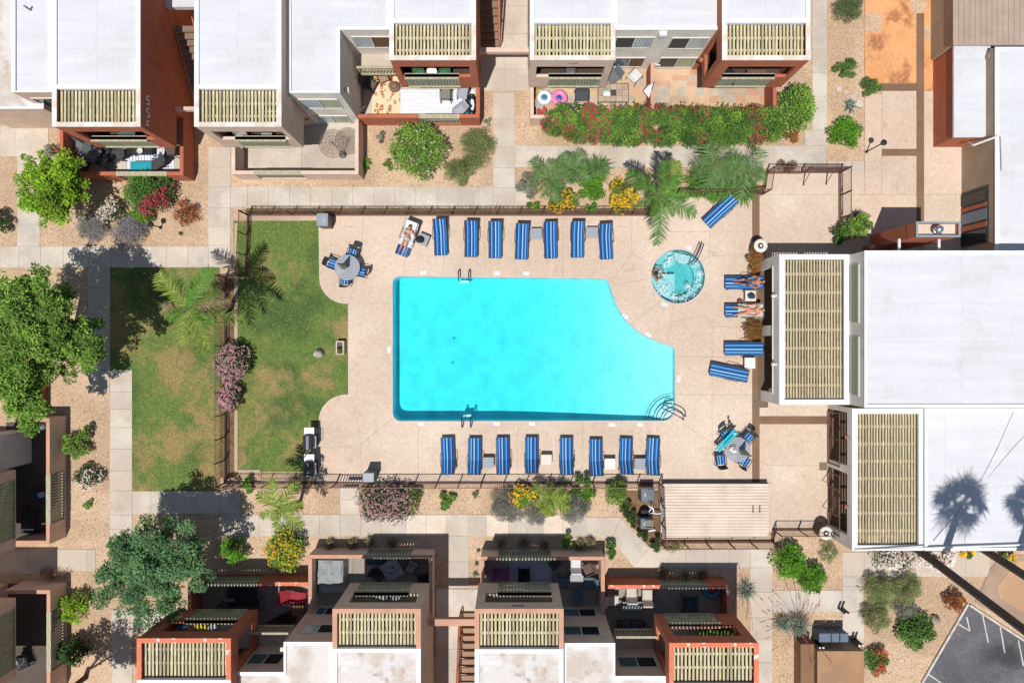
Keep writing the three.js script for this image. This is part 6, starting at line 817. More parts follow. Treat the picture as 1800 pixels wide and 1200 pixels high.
function shrub(label, px, py, rxp, rzp, h, pal, o = {}) {
  reseed(px * 31 + py); const y0 = h * .5, cx = wx(px, y0), cz = wz(py, y0), k = (1 - y0 / HC) / PXM, rx = rxp * k, rz = rzp * k, R = Math.max(rx, rz); const base = [cx, 0, cz]; const t = thing(o.name || 'shrub', label, o.cat || 'shrub', base, 0, o.group);
  const m = new MB(), f = new MB(), P = Array.isArray(pal) ? pal : PAL[pal], leaf = o.leaf || .11, wid = o.wid || leaf * .5, area = rx * rz * 3.14, N0 = Math.round((o.dens || 900) * Math.max(area, .12) * (.11 / leaf) * (.9 + h * .2)), K = Math.max(4, Math.round(area * (o.clumps || 9)));
  for (let i = 0; i < K; i++) { const a = i * 2.4 + rnd(), q = Math.sqrt((i + .5) / K), hh = h * (1 - .45 * q * q) * rr(.82, 1.06), cr = R * rr(.22, .38) * (o.cr || 1); const c = V(rx * q * .86 * Math.cos(a), Math.max(cr * .5, hh - cr * .7), rz * q * .86 * Math.sin(a)); clumpLeaves(m, c, cr, Math.ceil(N0 / K), leaf, wid, P, .85);
    if (o.flowers && rnd() < .68) { const nf = Math.round(o.flowers.n / K * 1.35); for (let j = 0; j < nf; j++) { const d = sph(); if (o.flowers.where && !o.flowers.where(c.x + d.x * cr, c.z + d.z * cr, rx, rz)) continue; d.y = Math.abs(d.y) * .8 + .2; const p = V(c.x + d.x * cr * 1.05, c.y + d.y * cr * .95, c.z + d.z * cr * 1.05), s = o.flowers.size * rr(.7, 1.3), col = o.flowers.col[Math.floor(rnd() * o.flowers.col.length)]; f.color(...col); for (let b = 0; b < 3; b++) { const a2 = rnd() * 6.28, u = V(Math.cos(a2), rr(.1, .5), Math.sin(a2)); f.tri(p, V(p.x + u.x * s - u.z * s * .4, p.y + u.y * s, p.z + u.z * s + u.x * s * .4), V(p.x + u.x * s + u.z * s * .4, p.y + u.y * s + .01, p.z + u.z * s - u.x * s * .4)); } } }
  }
  m.mesh('foliage', leafMat, t); const st = new MB(); stems(st, V(0, 0, 0), R * .8, h, 7); st.mesh('stems', barkMat, t); if (f.p.length) f.mesh('flowers', petalMat, t); return t;
}
function tuft(label, px, py, r, h, pal, o = {}) { // grassy or spiky plants: arching blades from one root
  reseed(px * 17 + py * 3); const R = r / PXM; const t = thing(o.name || 'grass_tuft', label, o.cat || 'plant', [wx(px), 0, wz(py)], 0, o.group); const m = new MB(), P = PAL[pal], n = o.n || 150, w = o.w || .016;
  for (let i = 0; i < n; i++) { const a = rnd() * 6.283, q = R * Math.sqrt(rnd()) * rr(.7, 1.1), hh = h * rr(.5, 1) * (1.1 - .6 * q / R), b = V(rr(-.08, .08) * R * 2, 0, rr(-.08, .08) * R * 2), c = V(b.x + q * .45 * Math.cos(a), hh * .8, b.z + q * .45 * Math.sin(a)), e = V(b.x + q * Math.cos(a), hh * (o.droop ?? .8), b.z + q * Math.sin(a)), s = V(-Math.sin(a) * w, 0, Math.cos(a) * w); const col = P[Math.floor(rnd() * P.length)], k = rr(.8, 1.2); m.color(col[0] * k, col[1] * k, col[2] * k);
    m.quad(V(b.x - s.x, 0, b.z - s.z), V(b.x + s.x, 0, b.z + s.z), V(c.x + s.x, c.y, c.z + s.z), V(c.x - s.x, c.y, c.z - s.z)); m.tri(V(c.x - s.x, c.y, c.z - s.z), V(c.x + s.x, c.y, c.z + s.z), e); }
  m.mesh('blades', leafMat, t);
  if (o.stalks) { const s = new MB(); for (let i = 0; i < o.stalks; i++) { const a = rnd() * 6.283, q = R * rr(1.3, 2.3), hh = h * rr(1.1, 1.5), p0 = V(0, 0, 0), p1 = V(q * .5 * Math.cos(a), hh * .9, q * .5 * Math.sin(a)), p2 = V(q * Math.cos(a), hh, q * Math.sin(a)); s.color(.30, .10, .09); s.tube([p0, p1, p2], .008, 4); s.color(.45, .05, .06); for (let j = 0; j < 9; j++) { const u = rr(.55, 1); s.ball(lerp(p1.x, p2.x, u) + rr(-.03, .03), lerp(p1.y, p2.y, u) + rr(-.02, .03), lerp(p1.z, p2.z, u) + rr(-.03, .03), .02, .02, .02, 5); } } s.mesh('flower_stalks', petalMat, t); } return t;
}
function frondGeo(L, lift, droop, nl, pal, lw, leafL) { // frond along +x from origin
  const m = new MB(), P = PAL[pal], pt = (u) => V(L * u * (1 - .12 * u), L * (lift * u - droop * u * u), 0); const pts = []; for (let i = 0; i <= 6; i++) pts.push(pt(i / 6)); m.color(.20, .22, .05); for (let i = 0; i < 6; i++) m.cyl(pts[i], pts[i + 1], .022 * (1 - i / 7), .022 * (1 - (i + 1) / 7), 4, false);
  for (let i = 0; i < nl; i++) { const u = .07 + .93 * i / nl, p = pt(u), l = leafL * Math.sin(Math.PI * (.12 + .82 * u)) * rr(.85, 1.12) + .06; for (const s of [-1, 1]) { const sw = rr(.45, .75), up = rr(-.05, .35), d = V(sw, up - .2 * u, s * Math.sqrt(Math.max(.1, 1 - sw * sw))).normalize(), c = P[Math.floor(rnd() * P.length)], k = rr(.8, 1.2); m.color(c[0] * k, c[1] * k, c[2] * k); const mid = V(p.x + d.x * l * .5, p.y + d.y * l * .5, p.z + d.z * l * .5), e = V(p.x + d.x * l, p.y + d.y * l - l * .22, p.z + d.z * l); m.tri(V(p.x - lw, p.y, p.z), V(p.x + lw, p.y, p.z), V(mid.x + lw, mid.y, mid.z)); m.tri(V(p.x - lw, p.y, p.z), V(mid.x + lw, mid.y, mid.z), V(mid.x - lw, mid.y, mid.z)); m.tri(V(mid.x - lw, mid.y, mid.z), V(mid.x + lw, mid.y, mid.z), e); } } return m.geometry();
}
function palm(label, base, top, hT, L, nF, pal, o = {}) { // base px on ground, crown px at height hT
  reseed(base[0] * 13 + base[1]); const B = at(...base), C = at(top[0], top[1], hT); const t = thing('palm_tree', label, 'palm tree', [B.x, 0, B.z]); const tr = new MB(), d = V(C.x - B.x, hT, C.z - B.z); const n = 7; for (let i = 0; i < n; i++) { const a = i / n, b = (i + 1) / n, r = (o.r || .12) * (1 - .25 * a), P = (q) => V(d.x * q * q * .4 + d.x * q * .6, hT * q, d.z * q * q * .4 + d.z * q * .6); tr.cyl(P(a), P(b), r * 1.06, r * .94, 9, false); } tr.mesh('trunk', palmBark, t);
  const lf = o.lift || 0; const G = []; for (let v = 0; v < 4; v++) G.push([frondGeo(L, .75 + lf, .75, o.nl || 30, pal, o.lw || .018, o.ll || L * .26), frondGeo(L, .35 + lf, .55 + lf * .5, o.nl || 30, pal, o.lw || .018, o.ll || L * .26), frondGeo(L * .95, .05 + lf, .5 + lf * .5, o.nl || 30, pal, o.lw || .018, o.ll || L * .26)]);
  if (o.dirs) { const G2_ = {}; for (const [dx, dz, sc, kind, pl] of o.dirs) { const pk = pl || pal, key = pk + kind; const gg = G2_[key] = G2_[key] || frondGeo(L, [.6, .32, .05][kind], [.6, .5, .45][kind], o.nl || 30, pk, o.lw || .018, o.ll || L * .26), f = new THREE.Mesh(gg, leafMat); f.name = 'frond'; f.castShadow = f.receiveShadow = true; f.position.set(d.x, d.y, d.z); f.rotation.set(rr(-.35, .35), Math.atan2(-dz, dx), rr(-.08, .08)); f.scale.setScalar(sc); t.add(f); } nF = 0; }
  for (let i = 0; i < nF; i++) { const q = i / nF, kind = q < .25 ? 0 : q < .7 ? 1 : 2, f = new THREE.Mesh(G[i % 4][kind], leafMat); f.name = 'frond'; f.castShadow = f.receiveShadow = true; f.position.set(d.x, d.y, d.z); f.rotation.set(rr(-.4, .4), i * 2.39996 + rr(-.35, .35), rr(-.22, .2)); const s = rr(.68, 1.12); f.scale.setScalar(s); t.add(f); }
  const h = new MB(); h.ball(d.x, d.y - .2, d.z, .11, .2, .11, 8); h.mesh('crown_heart', M([.12, .13, .04], .9), t); return t;
}
function tree(label, base, crowns, pal, o = {}) { // crowns: [px, py, h centre, r px, squash]
  reseed(base[0] * 7 + base[1]); const B = at(...base), t = thing('tree', label, 'tree', [B.x, 0, B.z]); const w = new MB(), m = new MB(); const fork = o.fork || 1.3; w.cyl(V(0, 0, 0), V(rr(-.1, .1), fork, rr(-.1, .1)), o.r || .2, (o.r || .2) * .75, 10, false);
  for (const [px, py, hc, rp, sq = .7, dens = 1] of crowns) { const c = at(px, py, hc), R = rp / PXM * (1 - hc / HC), c0 = V(c.x - B.x, hc, c.z - B.z); const mid = V(c0.x * .55, lerp(fork, hc, .6), c0.z * .55); w.tube([V(0, fork - .15, 0), mid, c0], (o.r || .2) * .38, 6);
    const K = Math.round((o.k || 26) * R * R * .55 + 8); for (let i = 0; i < K; i++) { const d = sph(); d.y = d.y * .75 + .18; const q = .45 + .6 * rnd(), cr = R * rr(.16, .30) * (o.cr || 1), p = V(c0.x + d.x * R * q, c0.y + d.y * R * sq * q, c0.z + d.z * R * q); if (i % 3 === 0) w.cyl(c0, p, .035, .01, 4, false); clumpLeaves(m, p, cr, Math.round((o.n || 130) * dens * cr * cr / .2 + 20), o.leaf || .16, o.wid || .08, PAL[pal], .7); } }
  w.mesh('trunk', barkMat, t); m.mesh('crown', leafMat, t); return t;
}
PAL.gold = [[0.245,0.326,0.045],[0.187,0.273,0.036],[0.302,0.37,0.081],[0.13,0.211,0.027]]; PAL.leaf = [[.10,.24,.03],[.07,.18,.025],[.14,.30,.05]]; PAL.fern = [[0.112,0.23,0.051],[0.083,0.178,0.043],[0.158,0.281,0.085],[0.195,0.281,0.128]];
const F = { pink: [[0.457,0.229,0.255],[0.383,0.165,0.202],[0.517,0.318,0.323]], cream: [[.80, .66, .58], [.75, .55, .50], [.85, .76, .68]], mag: [[.40,.012,.06],[.32,.01,.04],[.46,.03,.10]], yellow: [[.80, .46, .01], [.85, .55, .02], [.70, .35, .01]], violet: [[.24,.19,.31], [.28,.24,.34]], white: [[.8, .76, .74], [.75, .62, .62]], redf: [[.4, .05, .02], [.5, .12, .03]] };
// trees
tree('lime green rounded tree in the gravel garden, top left', [118, 350], [[92, 325, 2.6, 50, .8], [70, 300, 2.3, 30, .8], [120, 300, 2.4, 34, .8], [100, 360, 2.2, 38, .8], [65, 350, 2.0, 30, .8], [135, 330, 2.2, 26, .8]], 'lime', { leaf: .17, wid: .075, n: 150, r: .12, k: 30 });
tree('large leafy green tree casting shade at the left edge', [118, 615], [[48, 548, 6.2, 62, .6], [20, 600, 6.0, 55, .6], [92, 560, 6.3, 40, .6], [150, 612, 5.2, 44, .6], [20, 690, 5.4, 58, .6], [60, 720, 4.6, 30, .6], [-30, 560, 6, 60, .6], [100, 520, 5.0, 34, .6, .8], [20, 505, 5.4, 40, .6, .8], [110, 632, 4.2, 34, .6, .7], [-20, 655, 5.6, 45, .6], [70, 660, 5.0, 36, .6, .8], [60, 505, 5.2, 34, .6, .8], [40, 740, 4.4, 26, .6], [120, 575, 5.6, 30, .6], [160, 580, 4.6, 28, .6, .7], [80, 600, 6.0, 40, .6]], 'ash', { leaf: .16, wid: .085, n: 150, r: .3, fork: 2.2, k: 15, cr: 1.15 });
tree('dusty green spreading tree at the bottom left', [310, 985], [[258, 985, 4.2, 48, .6], [300, 1000, 4.4, 50, .6], [215, 985, 3.8, 40, .6], [260, 1040, 3.9, 45, .6], [200, 1030, 3.4, 36, .6], [330, 965, 4.0, 40, .6], [300, 1055, 3.5, 34, .6], [235, 950, 3.6, 34, .6], [275, 930, 3.6, 30, .6], [340, 1010, 3.7, 30, .6], [235, 1070, 3.2, 26, .6]], 'dusty', { leaf: .13, wid: .07, n: 190, r: .2, k: 11, cr: 1.5 });
tree('shadow casting green tree beyond the bottom left corner', [150, 1190], [[70, 1270, 4.5, 50, .6], [120, 1260, 4.2, 40, .6]], 'green', { leaf: .17, wid: .085, r: .15, n: 90 });
// palms
palm('feathery palm leaning over the outer lawn', [402, 549], [332, 541], 5.0, 2.6, 12, 'gold', { r: .15, ll: .66, lw: .024, nl: 38, dirs: [[-70, -72, 1.05, 1], [-50, -90, .7, 0, 'olive'], [45, -78, .95, 1, 'leaf'], [20, -60, .6, 0, 'leaf'], [-85, 14, .8, 2, 'straw'], [-80, 30, .6, 1, 'olive'], [-18, 74, .8, 1], [14, 82, .95, 2, 'olive'], [45, 78, .95, 1], [92, 16, 1.0, 2, 'olive'], [80, -12, .75, 2, 'straw'], [60, 40, .6, 0, 'leaf'], [-30, 20, .5, 0, 'leaf'], [70, -50, .7, 1, 'olive']] });
palm('tall feathery palm rising beside the north fence above the hot tub', [1142, 370], [1161, 345], 5.4, 2.35, 11, 'green', { r: .13, ll: .58, nl: 44, lw: .024, dirs: [[-58, -52, .95, 1], [-62, -30, .7, 0], [38, -78, 1.05, 1, 'gold'], [8, -80, .8, 0], [60, -62, .7, 1, 'leaf'], [-5, 95, 1.08, 1, 'fern'], [72, 36, .98, 1, 'fern'], [-60, 25, .6, 0], [85, -5, .7, 2, 'leaf'], [30, 50, .55, 0, 'leaf'], [-30, 60, .5, 0]] });
palm('slim feather palm on the gravel strip by the southern walk', [528, 880], [489, 893], 3.2, 1.6, 9, 'gold', { r: .09, ll: .48, lw: .026, nl: 24 });
for (const [l, x, y, h, L, n] of [['low bushy palm in the bed, left one of three', 965, 312, .75, 1.35, 12], ['low bushy palm in the bed, beside the walk', 1004, 296, .9, 1.35, 12], ['bushy palm above the askew lounger, upper left one', 1254, 292, 1.3, 1.6, 15], ['bushy palm above the askew lounger, right one', 1311, 302, 1.2, 1.4, 13], ['bushy palm leaning on the fence by the askew lounger', 1252, 326, .7, 1.3, 12]]) palm(l, [x - 2, y + 2], [x, y], h, L, n, h < .75 ? 'leaf' : 'fern', { r: .09, ll: L * .42, lw: .017, nl: 24, lift: .28 });
for (const [l, x, y, r, h, n, p] of [['low bushy palm in the bed above the yellow shrub, right one', 1048, 300, 26, 1.0, 260, 'fern'], ['bushy palm clump at the fence jog, low one', 1302, 334, 30, 1.0, 320, 'leaf'], ['dry olive palm clump beside the tall palm', 1228, 322, 30, 1.0, 300, 'olive']]) tuft(l, x, y, r * 1.3, h * 1.1, p, { n: Math.round(n * 1.5), w: .019, name: 'bushy_palm', cat: 'palm tree', droop: .55 });
palm('yellow green palm between lavender shrubs by the south walk', [962, 872], [966, 876], 1.2, 1.25, 12, 'gold', { r: .08, ll: .4, lw: .018 });
for (const [x, z, lab] of [[21.9, 11.1, 'tall fan palm with bare trunk leaning out of the frame, bottom right'], [25.6, 11.2, 'second tall fan palm trunk at the right edge']]) { // crowns stand outside the frame and throw their shadow on the roof
  reseed(x * 10); const t = thing('palm_tree', lab, 'palm tree', [x, 0, z]), hT = 15, d = V(-.86, hT, 1.55), tr = new MB(); for (let i = 0; i < 12; i++) { const a = i / 12, b = (i + 1) / 12; tr.cyl(V(d.x * a, hT * a, d.z * a), V(d.x * b, hT * b, d.z * b), .22 - .05 * a, .215 - .05 * a, 10, false); } tr.mesh('trunk', palmBark, t);
  const fan = []; for (let v = 0; v < 3; v++) { const m = new MB(); m.color(.12, .14, .05); m.cyl(V(0, 0, 0), V(.75, .1, 0), .02, .014, 4, false); for (let i = 0; i < 15; i++) { const a = lerp(-1.35, 1.35, i / 14), l = .95 * (1 - .14 * Math.abs(a)) * rr(.75, 1.15), c = Math.cos(a), s = Math.sin(a), w = .034; m.color(...PAL.olive[i % 3]); m.tri(V(.75, .1, 0), V(.75 + c * l * .55 - s * w, .1, s * l * .55 + c * w), V(.75 + c * l, -.12, s * l)); m.tri(V(.75, .1, 0), V(.75 + c * l, -.12, s * l), V(.75 + c * l * .55 + s * w, .1, s * l * .55 - c * w)); } fan.push(m.geometry()); }
  for (let i = 0; i < 26; i++) { const f = new THREE.Mesh(fan[i % 3], leafMat); f.name = 'frond'; f.castShadow = true; f.position.copy(d); f.scale.setScalar(rr(.8, 1.15)); f.rotation.set(0, i * 2.4 + rr(-.3, .3), lerp(1.4, -.7, i / 26) + rr(-.15, .15)); f.rotation.order = 'YXZ'; t.add(f); }
}
// top left garden
shrub('grey leafed shrub behind the lime green tree', 88, 266, 18, 10, .8, 'grey', { leaf: .07 }); shrub('dark green shrub cut by the left edge', -2, 388, 17, 22, 1.0, 'dark'); shrub('green bougainvillea with magenta flowers along its lower right', 258, 338, 42, 36, 1.5, 'green', { leaf: .13, flowers: { n: 700, size: .08, col: F.mag, where: (x, z, rx, rz) => x / rx + z / rz * 1.1 > .55 } }); shrub('cream flowering oleander in the gravel garden', 194, 370, 26, 22, 1.0, 'dark', { leaf: .12, dens: 500, flowers: { n: 420, size: .045, col: F.cream } }); shrub('small bright green shrub left of the lamp post', 247, 378, 21, 17, .8, 'bright'); shrub('grey lavender shrub, left one of the pair', 162, 397, 28, 27, .9, 'lav', { leaf: .10, wid: .025, dens: 1500, flowers: { n: 500, size: .03, col: F.violet } }); shrub('grey lavender shrub, right one of the pair', 223, 405, 33, 23, .9, 'lav', { leaf: .10, wid: .025, dens: 1500, flowers: { n: 700, size: .03, col: F.violet } }); shrub('red leaved shrub on the gravel right of the lamp post', 325, 374, 22, 23, .8, 'red', { leaf: .16, wid: .035, dens: 700 }); tuft('tiny green sprout below the red leaved shrub', 318, 411, 6, .3, 'green', { n: 40 });
// court between the top buildings
shrub('airy white flowering oleander in front of the terracotta patio', 734, 263, 54, 52, 1.9, 'ash', { leaf: .16, wid: .06, dens: 520, clumps: 12, cr: .62, flowers: { n: 90, size: .05, col: F.white } }); shrub('olive sage shrub beside the straight walk, larger one', 839, 258, 29, 36, 1.0, 'sage', { leaf: .10, wid: .022, dens: 1700 }); shrub('olive sage shrub beside the straight walk, smaller one', 808, 300, 27, 26, .9, 'sage', { leaf: .10, wid: .022, dens: 1700 });
for (const [x, y, r, p, l] of [[645, 288, 8, 'bright', 'small bright green plant at the corner of the beige patio wall'], [681, 289, 9, 'olive', 'small olive plant left of the white flowering oleander'], [668, 240, 9, 'grey', 'small grey plant below the terracotta patio wall'], [856, 213, 7, 'grey', 'tiny grey plant by the passage walk']]) shrub(l, x, y, r, r * 1.1, .35, p, { leaf: .08 });
{ // long flowering hedge
  reseed(404); const t = thing('flowering_hedge', 'long green hedge with crimson flowers in front of the slate patio', 'hedge', [wx(1165), 0, wz(220)]), X = wx(1165), Z = wz(220), m = new MB(), f = new MB(); for (let i = 0; i < 300; i++) { const px = rr(962, 1378), edge = px < 985 ? (px - 955) / 30 : 1, py = 219 + rr(-29, 25) * edge + (px < 1060 ? -2 : 3), hh = rr(1.3, 1.7), c = V(wx(px, hh) - X, hh - .3, wz(py, hh) - Z); clumpLeaves(m, c, rr(.28, .42), 170, .12, .055, i % 3 ? PAL.green : PAL.ash, 1.0); if (rnd() < (Math.sin(px * .19) + Math.sin(px * .071 + 2) > (px < 1150 ? .1 : 1.2) ? .5 : .03)) for (let j = 0; j < 26; j++) { const d = sph(), s = rr(.04, .085); d.y = Math.abs(d.y); const p = V(c.x + d.x * .38, c.y + d.y * .42, c.z + d.z * .38); f.color(...F.mag[j % 3]); f.tri(p, V(p.x + s, p.y + .02, p.z + s * .4), V(p.x - s * .3, p.y + .02, p.z + s)); f.tri(p, V(p.x - s, p.y + .02, p.z - s * .4), V(p.x + s * .3, p.y + .02, p.z - s)); } }
  for (let i = 0; i < 60; i++) { const px = rr(1015, 1330), h = rr(1.5, 2.0), p = V(wx(px, 1.3) - X, 1.0, wz(197, 1.3) - Z), q = V(p.x + rr(-.12, .12), h, p.z - rr(.1, .4)); for (let j = 0; j < 22; j++) { const u = rnd(), c = V(lerp(p.x, q.x, u), lerp(p.y, q.y, u), lerp(p.z, q.z, u)); leafAt(m, c, sph(), .12, .05, rnd() < .5 ? PAL.red : PAL.green); } } m.mesh('foliage', leafMat, t); f.mesh('flowers', petalMat, t);
}
shrub('tall leafy green bush at the right end of the hedge', 1402, 186, 28, 42, 1.9, 'ash', { leaf: .16, wid: .08, dens: 700 }); shrub('low reddish shrub under the tall bush at the hedge end', 1392, 238, 16, 8, .5, 'rust'); shrub('dry brown grassy shrub on the north fence corner', 1384, 292, 22, 8, .5, 'brown', { leaf: .12, wid: .02, dens: 1500 });
// right hand gravel strip
shrub('round sage shrub at the top edge of the gravel strip', 1492, 11, 26, 22, .9, [[.12, .17, .06], [.09, .13, .045], [.16, .21, .09]], { leaf: .12, wid: .025, dens: 1700 }); shrub('round clipped green shrub beside the orange floor', 1489, 119, 20, 19, .8, 'green', { leaf: .09 }); shrub('oval clipped green shrub at the corner of the orange floor', 1532, 152, 20, 15, .7, 'green', { leaf: .09 }); tuft('blue green agave with stiff leaves on the gravel strip', 1493, 188, 18, .55, 'aloe', { n: 60, w: .03, name: 'agave', cat: 'agave' }); shrub('bright green round shrub above the black garden lamp', 1487, 232, 30, 27, 1.0, 'bright', { leaf: .12 });
shrub('green bush climbing the fence at the clubhouse corner', 1510, 396, 20, 22, 1.5, 'ash', { leaf: .13 }); shrub('dark green bush in the clubhouse shade', 1478, 412, 16, 18, 1.0, 'green', { leaf: .12 }); tuft('dry twiggy plant behind the corner bush', 1503, 378, 16, 1.0, 'straw', { n: 50, w: .006 });
shrub('red and green plant at the upper clubhouse column', 1328, 460, 15, 19, .9, 'rust', { leaf: .18, wid: .05 }); shrub('red and green plant between the right hand loungers', 1323, 580, 17, 19, .9, 'rust', { leaf: .18, wid: .05 });
// bed north of the pool
shrub('grey green round shrub at the left end of the bed', 927, 326, 22, 22, .9, 'grey', { leaf: .10, wid: .022, dens: 1700 }); shrub('bright green shrub in the bed left of the second yellow one', 1039, 328, 26, 23, .8, 'bright', { leaf: .10 }); shrub('yellow flowering shrub beside the fence, left one', 990, 352, 27, 20, 1.0, 'olive', { flowers: { n: 420, size: .05, col: F.yellow } }); shrub('yellow flowering shrub beside the fence, right one', 1093, 344, 27, 29, 1.1, 'olive', { flowers: { n: 560, size: .05, col: F.yellow } }); shrub('low green shrub at the fence, under the grey shrub', 937, 361, 14, 8, .5, 'bright', { leaf: .08 }); shrub('low green shrub at the fence between the yellow shrubs', 1038, 364, 12, 8, .5, 'bright', { leaf: .08 });
// outer lawn and left side
shrub('pink flowering oleander overhanging the lawn fence', 408, 640, 26, 40, 1.5, 'dark', { leaf: .13, dens: 600, flowers: { n: 950, size: .055, col: F.pink } }); shrub('smaller pink flowering oleander south on the lawn fence', 404, 702, 19, 25, 1.3, 'dark', { leaf: .13, dens: 600, flowers: { n: 480, size: .06, col: F.pink } });
shrub('leafy green shrub against the peach patio wall, left side', 131, 783, 23, 22, 1.0, 'ash', { leaf: .13 }); shrub('small leafy shrub touching its larger neighbour by the peach wall', 151, 759, 12, 12, .7, 'ash', { leaf: .13 }); shrub('green shrub with white pink flowers by the gravel path', 152, 837, 25, 21, .8, 'dark', { leaf: .11, dens: 600, flowers: { n: 260, size: .05, col: F.cream } }); shrub('tiny green plant on the gravel by the left path', 153, 886, 9, 8, .35, 'ash', { leaf: .08 });
shrub('bright green round shrub below the dusty tree', 128, 1068, 27, 28, 1.1, 'lime', { leaf: .12 }); shrub('dark shaded shrub by the bottom left lattice', 126, 1145, 30, 24, 1.1, 'dark', { leaf: .13 }); shrub('withered vine on the shaded passage corner', 88, 1009, 32, 7, .4, 'brown', { leaf: .08, dens: 500 });
// south walk
shrub('bright green shrub on the gravel below the walk', 411, 967, 23, 25, 1.0, 'bright', { leaf: .12 }); shrub('yellow flowering shrub beside the peach patio wall, bottom', 500, 966, 32, 38, 1.3, 'ash', { leaf: .12, flowers: { n: 380, size: .05, col: F.yellow } }); shrub('pink flowering oleander south of the pool fence', 678, 884, 52, 31, 1.4, 'dark', { leaf: .13, dens: 600, flowers: { n: 950, size: .055, col: F.pink } }); shrub('green shrub at the right flank of the pink oleander', 722, 876, 20, 24, .9, 'olive', { leaf: .12 }); shrub('small leafy green plant alone on the gravel south of the pool', 785, 879, 15, 16, .6, 'ash', { leaf: .13 }); shrub('tiny plant on the gravel, right of the lone leafy plant', 836, 869, 7, 6, .3, 'sage', { leaf: .07 });
shrub('grey lavender shrub by the south walk, left of the yellow flowers', 892, 888, 33, 30, 1.0, 'lav', { leaf: .10, wid: .022, dens: 1700 }); shrub('yellow flowering shrub between the lavender shrubs', 918, 873, 28, 18, 1.1, 'ash', { flowers: { n: 260, size: .07, col: F.yellow } }); shrub('grey lavender shrub in front of the yellow green palm', 940, 905, 26, 14, .8, 'lav', { leaf: .10, wid: .022, dens: 1700 }); shrub('grey lavender shrub at the right end of the bed by the south walk', 1009, 893, 29, 27, 1.0, 'lav', { leaf: .10, wid: .022, dens: 1700 }); shrub('green shrub growing through the south fence', 1026, 845, 17, 11, .9, 'green', { leaf: .10 }); shrub('green ground shrub below the south fence', 1024, 868, 24, 11, .7, 'bright', { leaf: .10 }); shrub('vine covered green shrub near the equipment yard', 1082, 868, 16, 26, 1.1, 'ash', { leaf: .11 }); shrub('grassy green clump on top of the vine shrub', 1092, 858, 10, 14, 1.3, 'olive', { leaf: .12, wid: .03 });
for (const [x, y, s] of [[1098, 893, 'upper'], [1112, 912, 'middle'], [1130, 936, 'lower'], [1152, 955, 'lowest']]) shrub('green ivy clump hugging the diagonal walk, ' + s + ' one', x, y, 11, 15, .7, 'dark', { leaf: .08, group: 'ivy clumps along the diagonal walk' }); shrub('thin green ivy mat along the foot of the equipment vault fence', 1180, 960, 26, 4, .25, 'olive', { leaf: .07 });
shrub('small green bush growing on the west lawn fence corner', 434, 852, 10, 15, .8, 'bright', { leaf: .10 }); shrub('dry twigs at the foot of the south fence near the grills', 518, 842, 18, 10, .5, 'straw', { leaf: .12, wid: .012, dens: 350 });
[['left patio wall', [[582, 955], [621, 954], [651, 950], [690, 953]]], ['centre patio wall', [[881, 953], [922, 953], [957, 955], [1036, 950], [1018, 955]]], ['bottom right patio wall', [[1165, 1005], [1203, 1010], [1233, 1007]]]].forEach(([w, L]) => L.slice().sort((p, q) => p[0] - q[0]).forEach(([x, y], i) => tuft(['first', 'second', 'third', 'fourth', 'fifth'][i] + ' ornamental grass tuft from the left along the ' + w, x, y, 15, .75, 'straw', { n: 170, w: .012, group: 'ornamental grass tufts along the ' + w }))); shrub('small dark green shrub among the grass tufts, centre patio', 997, 949, 12, 13, .7, 'ash', { leaf: .11 }); shrub('round green shrub at the peach wall corner by the diagonal walk', 1075, 966, 13, 15, .8, 'green', { leaf: .10 });
for (const [x, y, l] of [[841, 967, 'tiny agave on the gravel strip, upper of three'], [838, 990, 'tiny agave on the gravel strip, middle of three'], [836, 1008, 'larger agave on the gravel strip, lowest of three']]) tuft(l, x, y, y > 1000 ? 9 : 6, .35, 'aloe', { n: 30, w: .02, name: 'agave', cat: 'agave' });
// bottom right garden
shrub('bright green round shrub by the clubhouse, upper left of the touching pair', 1389, 988, 29, 31, 1.2, 'bright', { leaf: .12 }); shrub('bright green round shrub, lower right of the touching pair', 1428, 1017, 26, 25, 1.1, 'bright', { leaf: .12 }); shrub('wispy green plant below the stone litter bin', 1457, 971, 16, 18, .8, [[.16, .22, .06], [.12, .18, .05]], { leaf: .13, wid: .018, dens: 1100 }); shrub('pink flowering oleander row under the clubhouse eave, left part', 1578, 980, 46, 13, 1.0, 'dark', { leaf: .11, dens: 700, flowers: { n: 800, size: .05, col: F.cream } }); shrub('pink flowering oleander behind the leaning palm trunk', 1650, 981, 32, 14, 1.0, 'dark', { leaf: .11, dens: 700, flowers: { n: 900, size: .055, col: F.cream } }); shrub('orange yellow flowers peeking below the clubhouse gutter', 1697, 972, 16, 7, .8, 'olive', { flowers: { n: 500, size: .06, col: F.yellow } }); shrub('yellow green shrub at the right edge below the gutter', 1772, 975, 16, 10, .8, 'olive', { flowers: { n: 90, size: .06, col: F.yellow } });
shrub('large olive sage shrub in the bottom right bed, left one', 1546, 1042, 27, 34, 1.2, 'sage', { leaf: .10, wid: .022, dens: 1700 }); shrub('large olive sage shrub in the bottom right bed, upper right one', 1594, 1034, 28, 28, 1.2, 'sage', { leaf: .10, wid: .022, dens: 1700 }); shrub('large olive sage shrub in the bottom right bed, lower one', 1541, 1088, 24, 25, 1.1, 'sage', { leaf: .10, wid: .022, dens: 1700 }); shrub('dark grey violet shrub in the shade between sage shrubs', 1590, 1070, 24, 18, .7, 'lav', { leaf: .10, wid: .022, dens: 1500 }); shrub('round dark red shrub near the car park corner', 1680, 1056, 20, 19, .7, 'red', { leaf: .09 }); shrub('leafy green shrub next to the tan boulder', 1612, 1110, 33, 29, 1.0, 'green', { leaf: .14, wid: .08 }); shrub('round green shrub with red flowers by the refuse enclosure', 1542, 1163, 21, 24, .8, 'green', { leaf: .10, flowers: { n: 380, size: .06, col: F.redf } });
